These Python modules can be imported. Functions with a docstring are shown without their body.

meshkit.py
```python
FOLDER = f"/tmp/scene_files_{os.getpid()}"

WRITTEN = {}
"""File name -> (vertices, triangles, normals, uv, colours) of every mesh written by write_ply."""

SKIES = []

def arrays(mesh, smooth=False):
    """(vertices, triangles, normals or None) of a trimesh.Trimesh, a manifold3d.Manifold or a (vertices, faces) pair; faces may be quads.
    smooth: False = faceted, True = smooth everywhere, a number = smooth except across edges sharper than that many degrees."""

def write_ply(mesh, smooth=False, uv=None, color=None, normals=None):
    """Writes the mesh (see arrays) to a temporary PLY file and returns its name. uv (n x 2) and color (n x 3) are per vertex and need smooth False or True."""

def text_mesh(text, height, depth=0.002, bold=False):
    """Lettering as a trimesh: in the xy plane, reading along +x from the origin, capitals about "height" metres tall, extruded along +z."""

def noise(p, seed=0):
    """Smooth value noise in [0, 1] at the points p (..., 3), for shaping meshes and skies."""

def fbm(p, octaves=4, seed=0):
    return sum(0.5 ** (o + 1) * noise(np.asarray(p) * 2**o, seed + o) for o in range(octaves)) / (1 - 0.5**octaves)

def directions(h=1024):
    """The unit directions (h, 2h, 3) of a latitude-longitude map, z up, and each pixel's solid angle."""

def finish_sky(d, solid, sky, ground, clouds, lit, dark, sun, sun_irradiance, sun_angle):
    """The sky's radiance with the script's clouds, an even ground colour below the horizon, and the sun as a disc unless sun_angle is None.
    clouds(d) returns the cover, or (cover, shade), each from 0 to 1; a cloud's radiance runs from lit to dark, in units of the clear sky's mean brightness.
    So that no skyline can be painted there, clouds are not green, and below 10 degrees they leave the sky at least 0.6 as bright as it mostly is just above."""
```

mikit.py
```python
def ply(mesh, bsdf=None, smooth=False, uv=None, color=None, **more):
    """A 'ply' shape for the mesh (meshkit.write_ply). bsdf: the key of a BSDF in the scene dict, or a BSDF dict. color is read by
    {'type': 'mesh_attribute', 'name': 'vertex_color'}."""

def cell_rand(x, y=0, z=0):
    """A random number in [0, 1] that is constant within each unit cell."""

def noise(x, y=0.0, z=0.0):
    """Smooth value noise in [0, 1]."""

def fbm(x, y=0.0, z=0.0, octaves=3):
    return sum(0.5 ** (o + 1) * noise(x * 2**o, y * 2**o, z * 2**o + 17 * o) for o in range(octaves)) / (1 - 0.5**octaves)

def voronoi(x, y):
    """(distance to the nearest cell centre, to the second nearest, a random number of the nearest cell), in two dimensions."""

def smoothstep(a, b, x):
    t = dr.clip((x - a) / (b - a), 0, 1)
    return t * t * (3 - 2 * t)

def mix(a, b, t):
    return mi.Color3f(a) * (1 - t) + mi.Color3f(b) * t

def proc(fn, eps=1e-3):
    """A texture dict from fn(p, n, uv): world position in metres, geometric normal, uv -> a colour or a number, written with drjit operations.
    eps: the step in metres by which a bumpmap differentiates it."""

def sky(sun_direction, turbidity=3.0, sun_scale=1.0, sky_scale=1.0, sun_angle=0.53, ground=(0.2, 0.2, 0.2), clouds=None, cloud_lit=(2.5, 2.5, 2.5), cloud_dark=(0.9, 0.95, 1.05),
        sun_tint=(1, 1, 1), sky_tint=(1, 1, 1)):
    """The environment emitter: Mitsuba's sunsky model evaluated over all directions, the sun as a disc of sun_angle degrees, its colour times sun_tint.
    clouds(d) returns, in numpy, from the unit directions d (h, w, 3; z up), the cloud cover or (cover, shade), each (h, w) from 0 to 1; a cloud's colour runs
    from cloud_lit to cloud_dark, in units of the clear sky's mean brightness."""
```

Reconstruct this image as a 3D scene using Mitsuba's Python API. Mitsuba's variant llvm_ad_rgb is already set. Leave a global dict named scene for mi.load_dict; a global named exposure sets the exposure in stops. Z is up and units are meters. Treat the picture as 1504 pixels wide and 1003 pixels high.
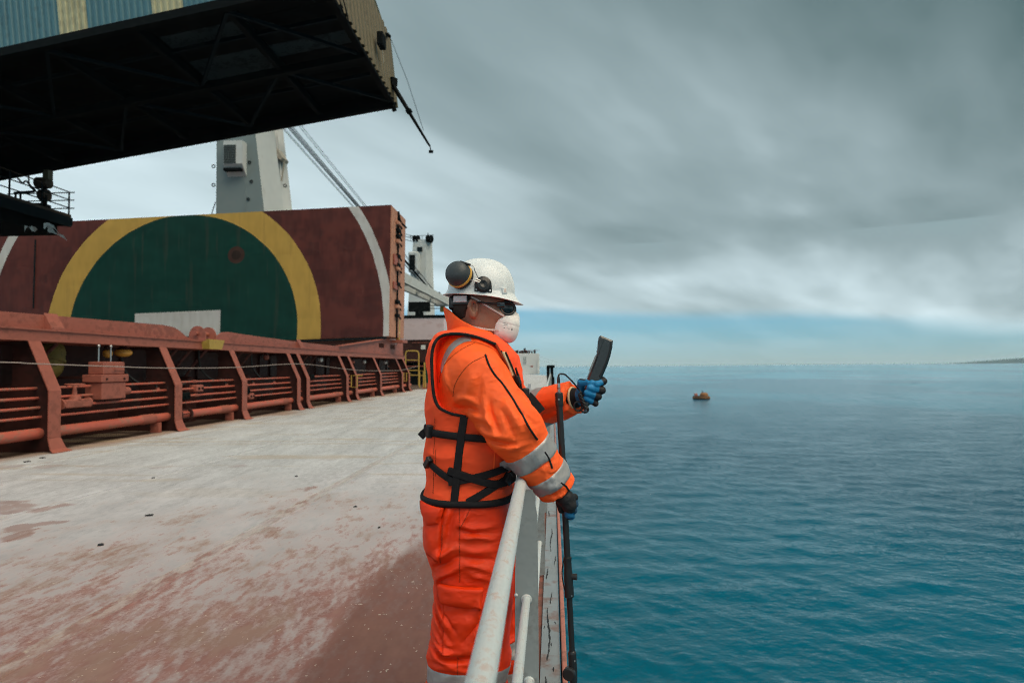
import math
import numpy as np
import trimesh
import manifold3d as m3
import drjit as dr
import mitsuba as mi
import mikit
import meshkit
from mikit import noise, fbm, smoothstep, mix, proc
from shapely.geometry import Polygon

T = mi.ScalarTransform4f
scene, labels = {}, {}

# ------------------------------------------------------------------ camera, sky, exposure
EYE = np.array([0.0, 0.0, 1.45])
FPX, CX, CY = 1003.0, 752.0, 501.5            # a 24 mm lens, in pixels of the 1504 x 1003 photograph
YAW, PITCH, ROLL = math.atan(59 / 1003), math.atan(37 / 1003), math.radians(0.48)
_f = np.array([-math.sin(YAW) * math.cos(PITCH), math.cos(YAW) * math.cos(PITCH), math.sin(PITCH)])
_r0 = np.array([math.cos(YAW), math.sin(YAW), 0.0])
_u0 = np.cross(_r0, _f)
CR = _r0 * math.cos(ROLL) - _u0 * math.sin(ROLL)
CU = _u0 * math.cos(ROLL) + _r0 * math.sin(ROLL)
CF = _f
exposure = 3.15
scene['camera'] = {
    'type': 'thinlens', 'fov': 2 * math.degrees(math.atan(752 / 1003)), 'aperture_radius': 0.0026, 'focus_distance': 2.3,
    'near_clip': 0.05, 'far_clip': 60000.0,
    'to_world': T().look_at(origin=EYE.tolist(), target=(EYE + CF).tolist(), up=CU.tolist())}


def clouds(d):
    el = np.degrees(np.arcsin(np.clip(d[..., 2], -1, 1)))
    az = np.degrees(np.arctan2(d[..., 0], d[..., 1]))            # 0 = ahead, positive to starboard
    k = 1.0 / (d[..., 2] + 0.16)
    q = np.stack([d[..., 0] * k, d[..., 1] * k, 0 * k], -1)
    w = meshkit.fbm(q * 1.1 + 3.7, 4, 5) - 0.5
    c, s = math.cos(0.9), math.sin(0.9)                           # the cloud bands run in from the right
    st = np.stack([(q[..., 0] * c + q[..., 1] * s) * 0.5, (-q[..., 0] * s + q[..., 1] * c) * 1.5, 0 * k], -1)
    big = meshkit.fbm(st * 0.8 + w[..., None] * 0.7 + 11.3, 4, 9)
    fine = meshkit.fbm(st * 2.6 + w[..., None] * 1.0, 5, 21)
    lean = (0.5 + 0.5 * np.cos(np.radians(az - 80))) ** 2.4
    hi = np.clip((el - 12) / 20, 0, 1)
    shade = 0.02 + 1.45 * lean * np.clip(0.25 + el / 14, 0, 1) + hi * (0.46 + 0.42 * lean)
    shade += (big - 0.5) * (0.62 + 1.5 * lean) + (fine - 0.5) * (0.50 + 0.6 * lean)
    shade = shade - 0.10 * np.exp(-((el - 5.5) / 4.0) ** 2)
    shade = np.where(shade > 0.65, 0.65 + (shade - 0.65) * 0.5, shade)
    edge = 4.3 - 2.9 * np.clip((az + 4) / 36, 0, 1) + 2.2 * (meshkit.fbm(np.stack([az * 0.05, el * 0.25, 0 * az], -1), 3, 3) - 0.5)
    t = np.clip((el - edge) / 1.5, 0, 1)
    cover = t * t * (3 - 2 * t)
    veil = np.clip(meshkit.fbm(np.stack([az * 0.06, el * 0.9, 0 * az], -1), 3, 31) * 1.5 - 0.35, 0, 1)
    cover = np.maximum(cover, 0.10 + 0.40 * veil)
    return cover, np.clip(shade, 0, 1)


SKY = dict(sun_direction=(0.46, -0.34, 0.82), turbidity=4, sun_scale=0.30, sky_scale=1.0, sun_angle=56, ground=(0.03, 0.05, 0.055), clouds=clouds,
           cloud_lit=(2.52, 3.06, 3.26), cloud_dark=(0.27, 0.48, 0.51), sky_tint=(0.20, 0.385, 0.39), sun_tint=(0.98, 1.0, 1.0))
scene['sky'] = mikit.sky(**SKY)


# ------------------------------------------------------------------ helpers
def pix(px, py, Y):
    """World point on the upright transverse plane at Y metres ahead, on the sight line of a photograph pixel."""
    d = CF + (px - CX) / FPX * CR - (py - CY) / FPX * CU
    return EYE + d * (Y / d[1])


def pixx(px, py, X):
    d = CF + (px - CX) / FPX * CR - (py - CY) / FPX * CU
    return EYE + d * (X / d[0])


def pixz(px, py, z=0.0):
    d = CF + (px - CX) / FPX * CR - (py - CY) / FPX * CU
    return EYE + d * ((z - EYE[2]) / d[2])


_used = {}


def numbered(key):
    n = _used.get(key, 0)
    _used[key] = n + 1
    return key if n == 0 else f'{key}_{n:03d}'


def thing(name, label, category, group=None):
    key = numbered(name)
    labels[key] = {'label': label, 'category': category}
    if group:
        labels[key]['group'] = group
    return key


def put(key, mesh, mat, smooth=30, **kw):
    scene[key] = mikit.ply(mesh, mat, smooth=smooth, **kw)
    return key


def part(parent, name, mesh, mat, smooth=30, label=None, **kw):
    key = numbered(parent + '__' + name)
    put(key, mesh, mat, smooth, **kw)
    if label:
        labels[key] = {'label': label}
    return key


def structure(name, mesh, mat, smooth=False, label=None, **kw):
    key = numbered(name)
    put(key, mesh, mat, smooth, **kw)
    labels[key] = {'kind': 'structure'}
    if label:
        labels[key]['label'] = label
    return key


def cat(ms):
    return trimesh.util.concatenate([m for m in ms])


def box(lo, hi):
    lo, hi = np.minimum(lo, hi), np.maximum(lo, hi)
    m = trimesh.creation.box(extents=np.maximum(np.asarray(hi, float) - lo, 1e-4))
    m.apply_translation((np.asarray(lo, float) + hi) / 2)
    return m


def rbox(lo, hi, r=0.01, n=2):
    """A box with rounded edges: the hull of eight small balls."""
    lo, hi = np.minimum(lo, hi).astype(float), np.maximum(lo, hi).astype(float)
    s = trimesh.creation.icosphere(subdivisions=n, radius=r)
    pts = np.vstack([s.vertices + [x, y, z] for x in (lo[0] + r, hi[0] - r) for y in (lo[1] + r, hi[1] - r) for z in (lo[2] + r, hi[2] - r)])
    return trimesh.convex.convex_hull(pts)


def frame(d, up=(0, 0, 1)):
    d = np.asarray(d, float) / np.linalg.norm(d)
    s = np.cross(d, up)
    if np.linalg.norm(s) < 1e-6:
        s = np.cross(d, (0, 1, 0))
    s /= np.linalg.norm(s)
    return d, s, np.cross(s, d)


def bar(p0, p1, w, h=None, up=(0, 0, 1)):
    """A straight bar of rectangular section: w across, h along 'up'."""
    h = w if h is None else h
    p0, p1 = np.asarray(p0, float), np.asarray(p1, float)
    d, s, u = frame(p1 - p0, up)
    m = trimesh.creation.box(extents=(np.linalg.norm(p1 - p0), w, h))
    M4 = np.eye(4)
    M4[:3, 0], M4[:3, 1], M4[:3, 2], M4[:3, 3] = d, s, u, (p0 + p1) / 2
    m.apply_transform(M4)
    return m


def tube(pts, r, sides=12, caps=True, closed=False):
    p = np.asarray(pts, float)
    n = len(p)
    r = np.broadcast_to(r, (n,))
    if closed:
        t = np.roll(p, -1, 0) - np.roll(p, 1, 0)
    else:
        t = np.gradient(p, axis=0)
    t /= np.linalg.norm(t, axis=1, keepdims=True) + 1e-12
    a = np.cross(t[0], [0, 0, 1.0] if abs(t[0][2]) < 0.9 else [1.0, 0, 0])
    A = []
    for i in range(n):                                            # carried along without twist
        a = a - t[i] * (a @ t[i])
        a = a / (np.linalg.norm(a) + 1e-12)
        A.append(a)
    A = np.array(A)
    B = np.cross(t, A)
    ang = np.arange(sides) * 2 * np.pi / sides
    v = p[:, None] + r[:, None, None] * (np.cos(ang)[None, :, None] * A[:, None] + np.sin(ang)[None, :, None] * B[:, None])
    m = n if closed else n - 1
    i, j = np.meshgrid(np.arange(m), np.arange(sides), indexing='ij')
    i2, j2 = (i + 1) % n, (j + 1) % sides
    q = np.stack([i * sides + j, i * sides + j2, i2 * sides + j2, i2 * sides + j], -1).reshape(-1, 4)
    f = np.vstack([q[:, [0, 1, 2]], q[:, [0, 2, 3]]])
    v = v.reshape(-1, 3)
    if caps and not closed:
        v = np.vstack([v, p[0], p[-1]])
        k = np.arange(sides)
        f = np.vstack([f, np.stack([k * 0 + n * sides, (k + 1) % sides, k], 1),
                       np.stack([k * 0 + n * sides + 1, (n - 1) * sides + k, (n - 1) * sides + (k + 1) % sides], 1)])
    m = trimesh.Trimesh(v, f, process=False)
    return m


def rod(p0, p1, r, sides=12):
    return tube([p0, p1], r, sides)


def curve(pts, n=40):
    """Catmull-Rom through the points."""
    p = np.asarray(pts, float)
    p = np.vstack([2 * p[0] - p[1], p, 2 * p[-1] - p[-2]])
    out = []
    seg = len(p) - 3
    for i in range(seg):
        t = np.linspace(0, 1, max(2, n // seg), endpoint=(i == seg - 1))[:, None]
        a, b, c, d = p[i:i + 4]
        out.append(0.5 * ((2 * b) + (c - a) * t + (2 * a - 5 * b + 4 * c - d) * t ** 2 + (3 * b - a - 3 * c + d) * t ** 3))
    return np.vstack(out)


def prism(poly, a, b, axis):
    """A polygon of 2-D points extruded from a to b along an axis: 'x' takes (y, z) points, 'y' takes (x, z), 'z' takes (x, y)."""
    g = poly if isinstance(poly, Polygon) else Polygon(poly)
    m = trimesh.creation.extrude_polygon(g.buffer(0), b - a, engine='earcut')
    v = m.vertices.copy()
    if axis == 'x':
        v = np.stack([v[:, 2] + a, v[:, 0], v[:, 1]], 1)
        return trimesh.Trimesh(v, m.faces, process=False)
    if axis == 'y':
        v = np.stack([v[:, 0], v[:, 2] + a, v[:, 1]], 1)
        return trimesh.Trimesh(v, m.faces[:, ::-1], process=False)
    v[:, 2] += a
    return trimesh.Trimesh(v, m.faces, process=False)


def hexa(c):
    """Eight corners: four of the bottom in order, then the four above them."""
    f = [[0, 3, 2, 1], [4, 5, 6, 7], [0, 1, 5, 4], [1, 2, 6, 5], [2, 3, 7, 6], [3, 0, 4, 7]]
    m = trimesh.Trimesh(*[np.asarray(c, float), np.vstack([[q[0], q[1], q[2]] for q in f] + [[q[0], q[2], q[3]] for q in f])], process=False)
    return m


def lathe(profile, p0, axis, sides=32):
    """(distance along the axis, radius) pairs turned round the axis that starts at p0."""
    d, s, u = frame(axis)
    a = np.arange(sides) * 2 * np.pi / sides
    pr = np.asarray(profile, float)
    v = np.asarray(p0, float) + pr[:, None, :1] * d + pr[:, None, 1:] * (np.cos(a)[None, :, None] * s + np.sin(a)[None, :, None] * u)
    n = len(pr)
    i, j = np.meshgrid(np.arange(n - 1), np.arange(sides), indexing='ij')
    j2 = (j + 1) % sides
    q = np.stack([i * sides + j, i * sides + j2, (i + 1) * sides + j2, (i + 1) * sides + j], -1).reshape(-1, 4)[:, ::-1]
    return trimesh.Trimesh(v.reshape(-1, 3), np.vstack([q[:, [0, 1, 2]], q[:, [0, 2, 3]]]), process=False)


# ------------------------------------------------------------------ materials
def mat(name, color, rough=0.5, spec=0.5, metallic=0.0, bump=None, **kw):
    """color and rough: a constant, or fn(p, n, uv); bump: (fn, height in metres, step)."""
    b = {'type': 'principled', 'roughness': proc(rough) if callable(rough) else rough, 'specular': spec, 'metallic': metallic, **kw}
    b['base_color'] = proc(color) if callable(color) else {'type': 'rgb', 'value': list(color)}
    if bump:
        b = {'type': 'bumpmap', 'arbitrary': proc(bump[0], bump[2] if len(bump) > 2 else 1e-3), 'scale': bump[1], 'bsdf': b}
    scene[name] = {'type': 'twosided', 'bsdf': b}
    return name


def worn(base, dirt, amount=0.5, scale=1.0, seed=0.0, streak=1.0, grain=0.25):
    """Paint with soft uneven tone and patches and runs of a second colour."""
    def fn(p, n, uv):
        x, y, z = p.x * scale + seed, p.y * scale, p.z * scale * streak
        a = fbm(x * 1.7, y * 1.7, z * 1.7, 3)
        b = fbm(x * 7 + 5, y * 7, z * 7 / max(streak, 0.3), 3)
        m = smoothstep(0.62 - 0.25 * amount, 0.80 - 0.2 * amount, a * 0.5 + b * 0.55)
        c = mix(base, dirt, m * min(1.0, amount + 0.25))
        return c * (1 - grain + 2 * grain * (0.55 * a + 0.45 * b))
    return fn


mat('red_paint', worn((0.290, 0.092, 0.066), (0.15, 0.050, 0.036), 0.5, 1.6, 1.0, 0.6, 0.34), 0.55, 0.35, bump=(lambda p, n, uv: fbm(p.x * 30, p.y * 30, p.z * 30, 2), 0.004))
mat('dark_red_paint', worn((0.040, 0.012, 0.010), (0.020, 0.009, 0.008), 0.5, 1.1, 4.0, 0.5), 0.6, 0.3)  # dark red with the shade of the coaming recess put into it
mat('pipe_paint', worn((0.40, 0.095, 0.065), (0.22, 0.12, 0.09), 0.55, 3.0, 9.0, 1.0), 0.5, 0.4)
mat('yellow_paint', worn((0.40, 0.275, 0.055), (0.25, 0.14, 0.05), 0.35, 4.0, 3.0), 0.5, 0.4)
mat('white_steel', worn((0.56, 0.58, 0.57), (0.34, 0.33, 0.30), 0.25, 0.5, 7.0, 0.25, 0.12), 0.5, 0.4)
mat('rail_paint', worn((0.385, 0.437, 0.455), (0.33, 0.22, 0.18), 0.34, 30.0, 2.0, 1.0, 0.16), 0.38, 0.5, bump=(lambda p, n, uv: fbm(p.x * 110, p.y * 60, p.z * 110, 2), 0.0016, 5e-4))
mat('grey_plate', worn((0.215, 0.245, 0.250), (0.15, 0.15, 0.145), 0.3, 9.0, 3.0, 0.6, 0.12), 0.45, 0.4, bump=(lambda p, n, uv: fbm(p.x * 80, p.y * 80, p.z * 80, 2), 0.0012, 5e-4))
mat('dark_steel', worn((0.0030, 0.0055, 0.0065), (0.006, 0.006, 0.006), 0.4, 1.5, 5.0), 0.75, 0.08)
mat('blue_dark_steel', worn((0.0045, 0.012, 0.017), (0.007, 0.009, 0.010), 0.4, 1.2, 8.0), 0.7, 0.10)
mat('black_plastic', (0.012, 0.0135, 0.015), 0.36, 0.5)
mat('meter_case', lambda p, n, uv: mi.Color3f(0.013, 0.018, 0.020) * (0.8 + 0.4 * fbm(p.x * 160, p.y * 160, p.z * 160, 2)), 0.30, 0.8)
mat('wire_grey', (0.30, 0.25, 0.235), 0.6, 0.3)
mat('olive_paint', worn((0.17, 0.135, 0.035), (0.07, 0.05, 0.02), 0.4, 4.0, 3.0), 0.6, 0.3)
mat('brown_steel', worn((0.055, 0.035, 0.024), (0.03, 0.018, 0.014), 0.4, 3.0, 3.0), 0.6, 0.3)
mat('black_rubber', worn((0.014, 0.016, 0.018), (0.022, 0.024, 0.026), 0.3, 40.0, 1.0), 0.55, 0.4)
mat('black_web', worn((0.010, 0.010, 0.012), (0.018, 0.018, 0.02), 0.3, 60.0, 2.0), 0.75, 0.25,
    bump=(lambda p, n, uv: dr.sin(p.x * 1400) * dr.sin(p.z * 1400 + p.y * 900), 0.0004, 3e-4))
mat('bare_metal', (0.45, 0.46, 0.46), 0.3, 0.5, 0.9)
# ------------------------------------------------------------------ the setting: sea, headland, deck
SEA_Z = -6.6


def sea_mesh():
    ang = np.concatenate([np.linspace(-24, 64, 760), np.linspace(66, 334, 120)])
    ang = np.radians(ang)
    r = np.concatenate([[0.4, 3.0], 6.0 * np.exp(np.arange(0, 1040) * math.log(37000 / 6.0) / 1039)])
    A, R = np.meshgrid(ang, r)
    x, y = R * np.sin(A), R * np.cos(A)
    z = np.zeros_like(x)
    g = np.random.default_rng(11)
    cell = R * 0.0082                                             # spacing of the rings
    dxx, dyy = np.zeros_like(x), np.zeros_like(x)
    for k in range(74):
        lam = 0.22 * (3.6 / 0.22) ** (((k + g.random()) / 74.0) ** 1.25)
        th = math.radians(200) + g.normal(0, 0.85)
        a = 0.0040 * lam ** 0.70 * g.uniform(0.5, 1.3)
        kx, ky, ph = 2 * math.pi / lam * math.sin(th), 2 * math.pi / lam * math.cos(th), g.random() * 6.28
        fade = np.clip(lam / (3.2 * cell) - 0.6, 0, 1)
        f = kx * x + ky * y + ph
        z += a * fade * np.sin(f)
        c = 0.75 * a * fade * np.cos(f)
        dxx -= c * math.sin(th) * -1
        dyy -= c * math.cos(th) * -1
    gust = 0.55 + 0.9 * meshkit.fbm(np.stack([x * 0.03, y * 0.03, 0 * x], -1), 3, 4)
    z *= gust
    v = np.stack([x + dxx, y + dyy, z + SEA_Z], -1)
    nr, na = x.shape
    i, j = np.meshgrid(np.arange(nr - 1), np.arange(na - 1), indexing='ij')
    q = np.stack([i * na + j, i * na + j + 1, (i + 1) * na + j + 1, (i + 1) * na + j], -1).reshape(-1, 4)
    i = np.arange(nr - 1)
    seam = np.stack([i * na + na - 1, i * na, (i + 1) * na, (i + 1) * na + na - 1], -1)
    q = np.vstack([q, seam])[:, ::-1]
    return v.reshape(-1, 3), q


def sea_rough(p, n, uv):
    d = dr.sqrt(dr.square(p.x) + dr.square(p.y))
    slick = smoothstep(0.45, 0.62, fbm(p.x * 0.012 + p.y * 0.004, p.y * 0.004, 0, 3))
    k = (p.x - 33) * 0.872 - (p.y - 422) * 0.489                   # a smooth streak left by a boat, past the buoy
    wake = (1 - smoothstep(3.0, 11.0, dr.abs(k + 14 * (fbm(p.y * 0.01, 3, 0, 2) - 0.5)))) * smoothstep(300.0, 420.0, p.y) * (1 - smoothstep(650.0, 800.0, p.y))
    return dr.maximum(0.06 + 0.07 * smoothstep(20.0, 300.0, d) - 0.03 * slick - 0.10 * wake, 0.02)


def sea_bump(p, n, uv):
    d = dr.sqrt(dr.square(p.x) + dr.square(p.y))
    a = fbm(p.x * 3.4 + p.y * 1.2, p.y * 4.4 - p.x * 1.3, 0, 3)
    b = fbm(p.x * 0.25, p.y * 0.5, 4, 2)
    return a * 0.034 * (0.5 + b) * (1 - smoothstep(60.0, 300.0, d)) + 0.25 * b * smoothstep(40.0, 300.0, d) * (1 - smoothstep(250.0, 700.0, d))


mat('sea_water', lambda p, n, uv: mix((0.000, 0.060, 0.110), (0.000, 0.094, 0.160), smoothstep(0.35, 0.65, fbm(p.x * 0.02, p.y * 0.012, 1, 3))), sea_rough, 0.09, bump=(sea_bump, 1.0, 0.02))
_sv, _sq = sea_mesh()
_far = np.hypot(_sv[_sq, 0], _sv[_sq, 1]).min(1) > 900.0
structure('sea', (_sv, _sq[~_far]), 'sea_water', smooth=True, label='calm teal sea with small wind ripples reaching to the horizon')
mat('sea_far_water', lambda p, n, uv: mix((0.000, 0.060, 0.110), (0.000, 0.094, 0.160), smoothstep(0.35, 0.65, fbm(p.x * 0.02, p.y * 0.012, 1, 3))), 0.11, 0.09)
part('sea', 'far_water', (_sv, _sq[_far]), 'sea_far_water', True)


def headland():
    a = np.radians(np.linspace(27.5, 75, 190))
    u = np.linspace(-1, 1, 25)
    A, U = np.meshgrid(a, u)
    deg = np.degrees(A)
    h = 2 + 92 * np.clip((deg - 28.9) / 6.5, 0, 1) ** 1.25 + 130 * np.clip((deg - 36) / 20, 0, 1)
    h *= 0.86 + 0.28 * meshkit.fbm(np.stack([deg * 0.45, U * 0.7, 0 * U], -1), 4, 8)
    R = 9800 + U * 1500 + 300 * meshkit.noise(np.stack([deg * 0.3, 0 * U, 0 * U], -1), 2)
    z = SEA_Z - 4 + (h + 4) * np.clip(1 - np.abs(U) ** 1.6, 0, 1)
    v = np.stack([R * np.sin(A), R * np.cos(A), z], -1).reshape(-1, 3)
    na = len(a)
    i, j = np.meshgrid(np.arange(len(u) - 1), np.arange(na - 1), indexing='ij')
    q = np.stack([i * na + j, (i + 1) * na + j, (i + 1) * na + j + 1, i * na + j + 1], -1).reshape(-1, 4)[:, ::-1]
    return v, q


mat('far_land', worn((0.010, 0.032, 0.040), (0.02, 0.045, 0.05), 0.5, 0.002), 0.9, 0.1)
structure('headland', headland(), 'far_land', smooth=True, label='low hazy headland on the horizon')

RX = -0.088                                                       # the railing's line
DECK = [(-34, -14), (0.0, -14), (0.0, 92), (-0.5, 104), (-1.5, 114), (-3.2, 124), (-6.0, 134), (-10, 142), (-17, 147), (-24, 142), (-28, 134), (-34, 92)]


def deck_color(p, n, uv):
    x, y = p.x, p.y
    st = fbm(x * 4.6 + 0.25 * y, y * 0.62 - 0.1 * x, 0, 3)                # scuffs run along the ship
    gr = fbm(x * 21 + y * 1.6, y * 8.0, 3, 4)
    grit = fbm(x * 95, y * 70, 9, 2)
    bl = fbm(x * 0.75, y * 0.55, 7, 3)
    mid = fbm(x * 3.1 + 6, y * 2.2, 17, 3)
    fine = fbm(x * 34 + y * 3, y * 11.0, 21, 3)
    pale = mix((0.350, 0.350, 0.376), (0.320, 0.343, 0.366), smoothstep(6.0, 15.0, y + 3 * bl))
    pale = pale * (0.46 + 0.34 * st + 0.30 * gr + 0.14 * grit + 0.22 * fine)
    pink = (0.258, 0.176, 0.168)
    red = mix((0.135, 0.054, 0.045), (0.225, 0.104, 0.091), gr)
    brown = (0.205, 0.155, 0.122)
    t = (8.8 + 0.62 * (x + 2.0) - y) / 6.2
    h = t + (st - 0.5) * 0.50 + (bl - 0.5) * 0.60 + (mid - 0.5) * 0.50 + (gr - 0.5) * 0.50 + (grit - 0.5) * 0.42 + (fine - 0.5) * 0.45
    c = mix(pale, pink, smoothstep(-0.10, 1.0, h) * 0.72)
    c = mix(c, red, smoothstep(0.42, 1.25, h + (gr - 0.5) * 0.45 + (fine - 0.5) * 0.4) * 0.88)
    c = mix(c, brown, smoothstep(0.50, 0.72, mid * 0.6 + gr * 0.4) * smoothstep(0.0, 0.5, h) * 0.45)
    patch = smoothstep(0.73, 0.80, fbm(x * 1.7 + 4, y * 1.3 + 2, 13, 3) + 0.10 * (gr - 0.5)) * (1 - smoothstep(8.0, 12.0, y))
    c = mix(c, (0.165, 0.085, 0.070), patch * 0.6)
    edge = 0.35 * (bl - 0.5) + 0.22 * (st - 0.5) + 0.10 * (gr - 0.5)
    wet = smoothstep(-1.26, -1.08, x + edge) * (1 - smoothstep(5.2, 6.0, y + edge * 1.6))
    c = mix(c, mix((0.098, 0.044, 0.034), (0.150, 0.066, 0.052), gr * 0.7 + grit * 0.3), wet * 0.8)
    chip = smoothstep(0.85, 0.87, fbm(x * 52 + 9, y * 36, 5, 2)) * (1 - smoothstep(5.0, 8.0, y))
    c = mix(c, (0.36, 0.32, 0.28), chip * 0.7)
    seam = (1 - smoothstep(0.0, 0.10, dr.abs(x + 2.70 + 0.05 * (bl - 0.5)))) * (1 - smoothstep(9.0, 16.0, y))
    c = mix(c, mix((0.33, 0.29, 0.25), (0.17, 0.10, 0.08), smoothstep(0.4, 0.6, gr)), seam * 0.35)
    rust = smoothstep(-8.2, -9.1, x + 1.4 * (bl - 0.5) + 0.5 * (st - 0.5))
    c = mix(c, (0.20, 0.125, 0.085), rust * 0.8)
    c = mix(c, (0.035, 0.022, 0.018), smoothstep(-8.95, -9.25, x + 0.1 * (gr - 0.5)) * 0.92)  # shadow beneath the coaming, put into the deck colour
    line = smoothstep(0.60, 0.74, fbm(x * 0.5 + 2, y * 4.0, 4, 3)) * smoothstep(6.5, 10.0, y)
    c = mix(c, (0.27, 0.215, 0.145), line * 0.45)
    ln = (1 - smoothstep(0.0, 0.05, dr.abs(x + 8.02 + 0.06 * (st - 0.5)))) + (1 - smoothstep(0.0, 0.06, dr.abs(y - 13.4 + 0.1 * (bl - 0.5))))
    return mix(c, (0.33, 0.24, 0.13), dr.clip(ln, 0, 1) * 0.4 * smoothstep(8.0, 10.0, y))


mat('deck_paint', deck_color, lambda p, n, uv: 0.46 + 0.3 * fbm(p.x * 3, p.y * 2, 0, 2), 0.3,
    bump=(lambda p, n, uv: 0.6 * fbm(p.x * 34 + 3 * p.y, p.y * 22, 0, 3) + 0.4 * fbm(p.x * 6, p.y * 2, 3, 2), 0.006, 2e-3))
_outline = Polygon(DECK)
_dv, _df = trimesh.creation.triangulate_polygon(_outline, engine='earcut')
_dv = np.c_[_dv, np.zeros(len(_dv))]
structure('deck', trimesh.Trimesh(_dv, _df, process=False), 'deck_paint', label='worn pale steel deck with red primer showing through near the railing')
mat('hull_paint', worn((0.11, 0.030, 0.026), (0.05, 0.02, 0.02), 0.4, 0.4, 6.0), 0.5, 0.4)
structure('hull', prism(_outline.buffer(-0.02), SEA_Z - 3.5, -0.006, 'z'), 'hull_paint', label='rust red side of the ship below the deck')


def weld(p0, p1, w=0.030, h=0.006):
    n = max(8, int(np.linalg.norm(np.subtract(p1, p0)) / 0.25))
    t = np.linspace(0, 1, n)[:, None]
    p = np.asarray(p0) * (1 - t) + np.asarray(p1) * t
    g = np.random.default_rng(int(abs(p0[0]) * 100 + abs(p0[1]) * 7))
    d = np.subtract(p1, p0) / np.linalg.norm(np.subtract(p1, p0))
    s = np.array([-d[1], d[0]])
    prof = np.array([[-w / 2, -0.002], [-w * 0.3, h * 0.75], [0, h], [w * 0.3, h * 0.75], [w / 2, -0.002]])
    wob = g.normal(0, 0.004, n)[:, None, None]
    v = np.concatenate([p[:, None, :] + (prof[None, :, :1] + wob) * s, np.broadcast_to(prof[None, :, 1:], (n, 5, 1))], -1)
    i, j = np.meshgrid(np.arange(n - 1), np.arange(4), indexing='ij')
    q = np.stack([i * 5 + j, (i + 1) * 5 + j, (i + 1) * 5 + j + 1, i * 5 + j + 1], -1).reshape(-1, 4)[:, ::-1]
    return trimesh.Trimesh(v.reshape(-1, 3), np.vstack([q[:, :3], q[:, [0, 2, 3]]]), process=False)


for a, b in [((-2.62, 1.2), (-2.62, 60)), ((-2.74, 1.2), (-2.74, 30)), ((-5.4, 3), (-5.4, 60)), ((-8.0, 5), (-8.0, 60)),
             ((-8.5, 13.4), (-0.2, 13.4)), ((-8.5, 22.6), (-0.2, 22.6)), ((-8.5, 31.8), (-0.2, 31.8))]:
    part('deck', 'weld_seam', weld(a, b), 'deck_paint', 60)

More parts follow.
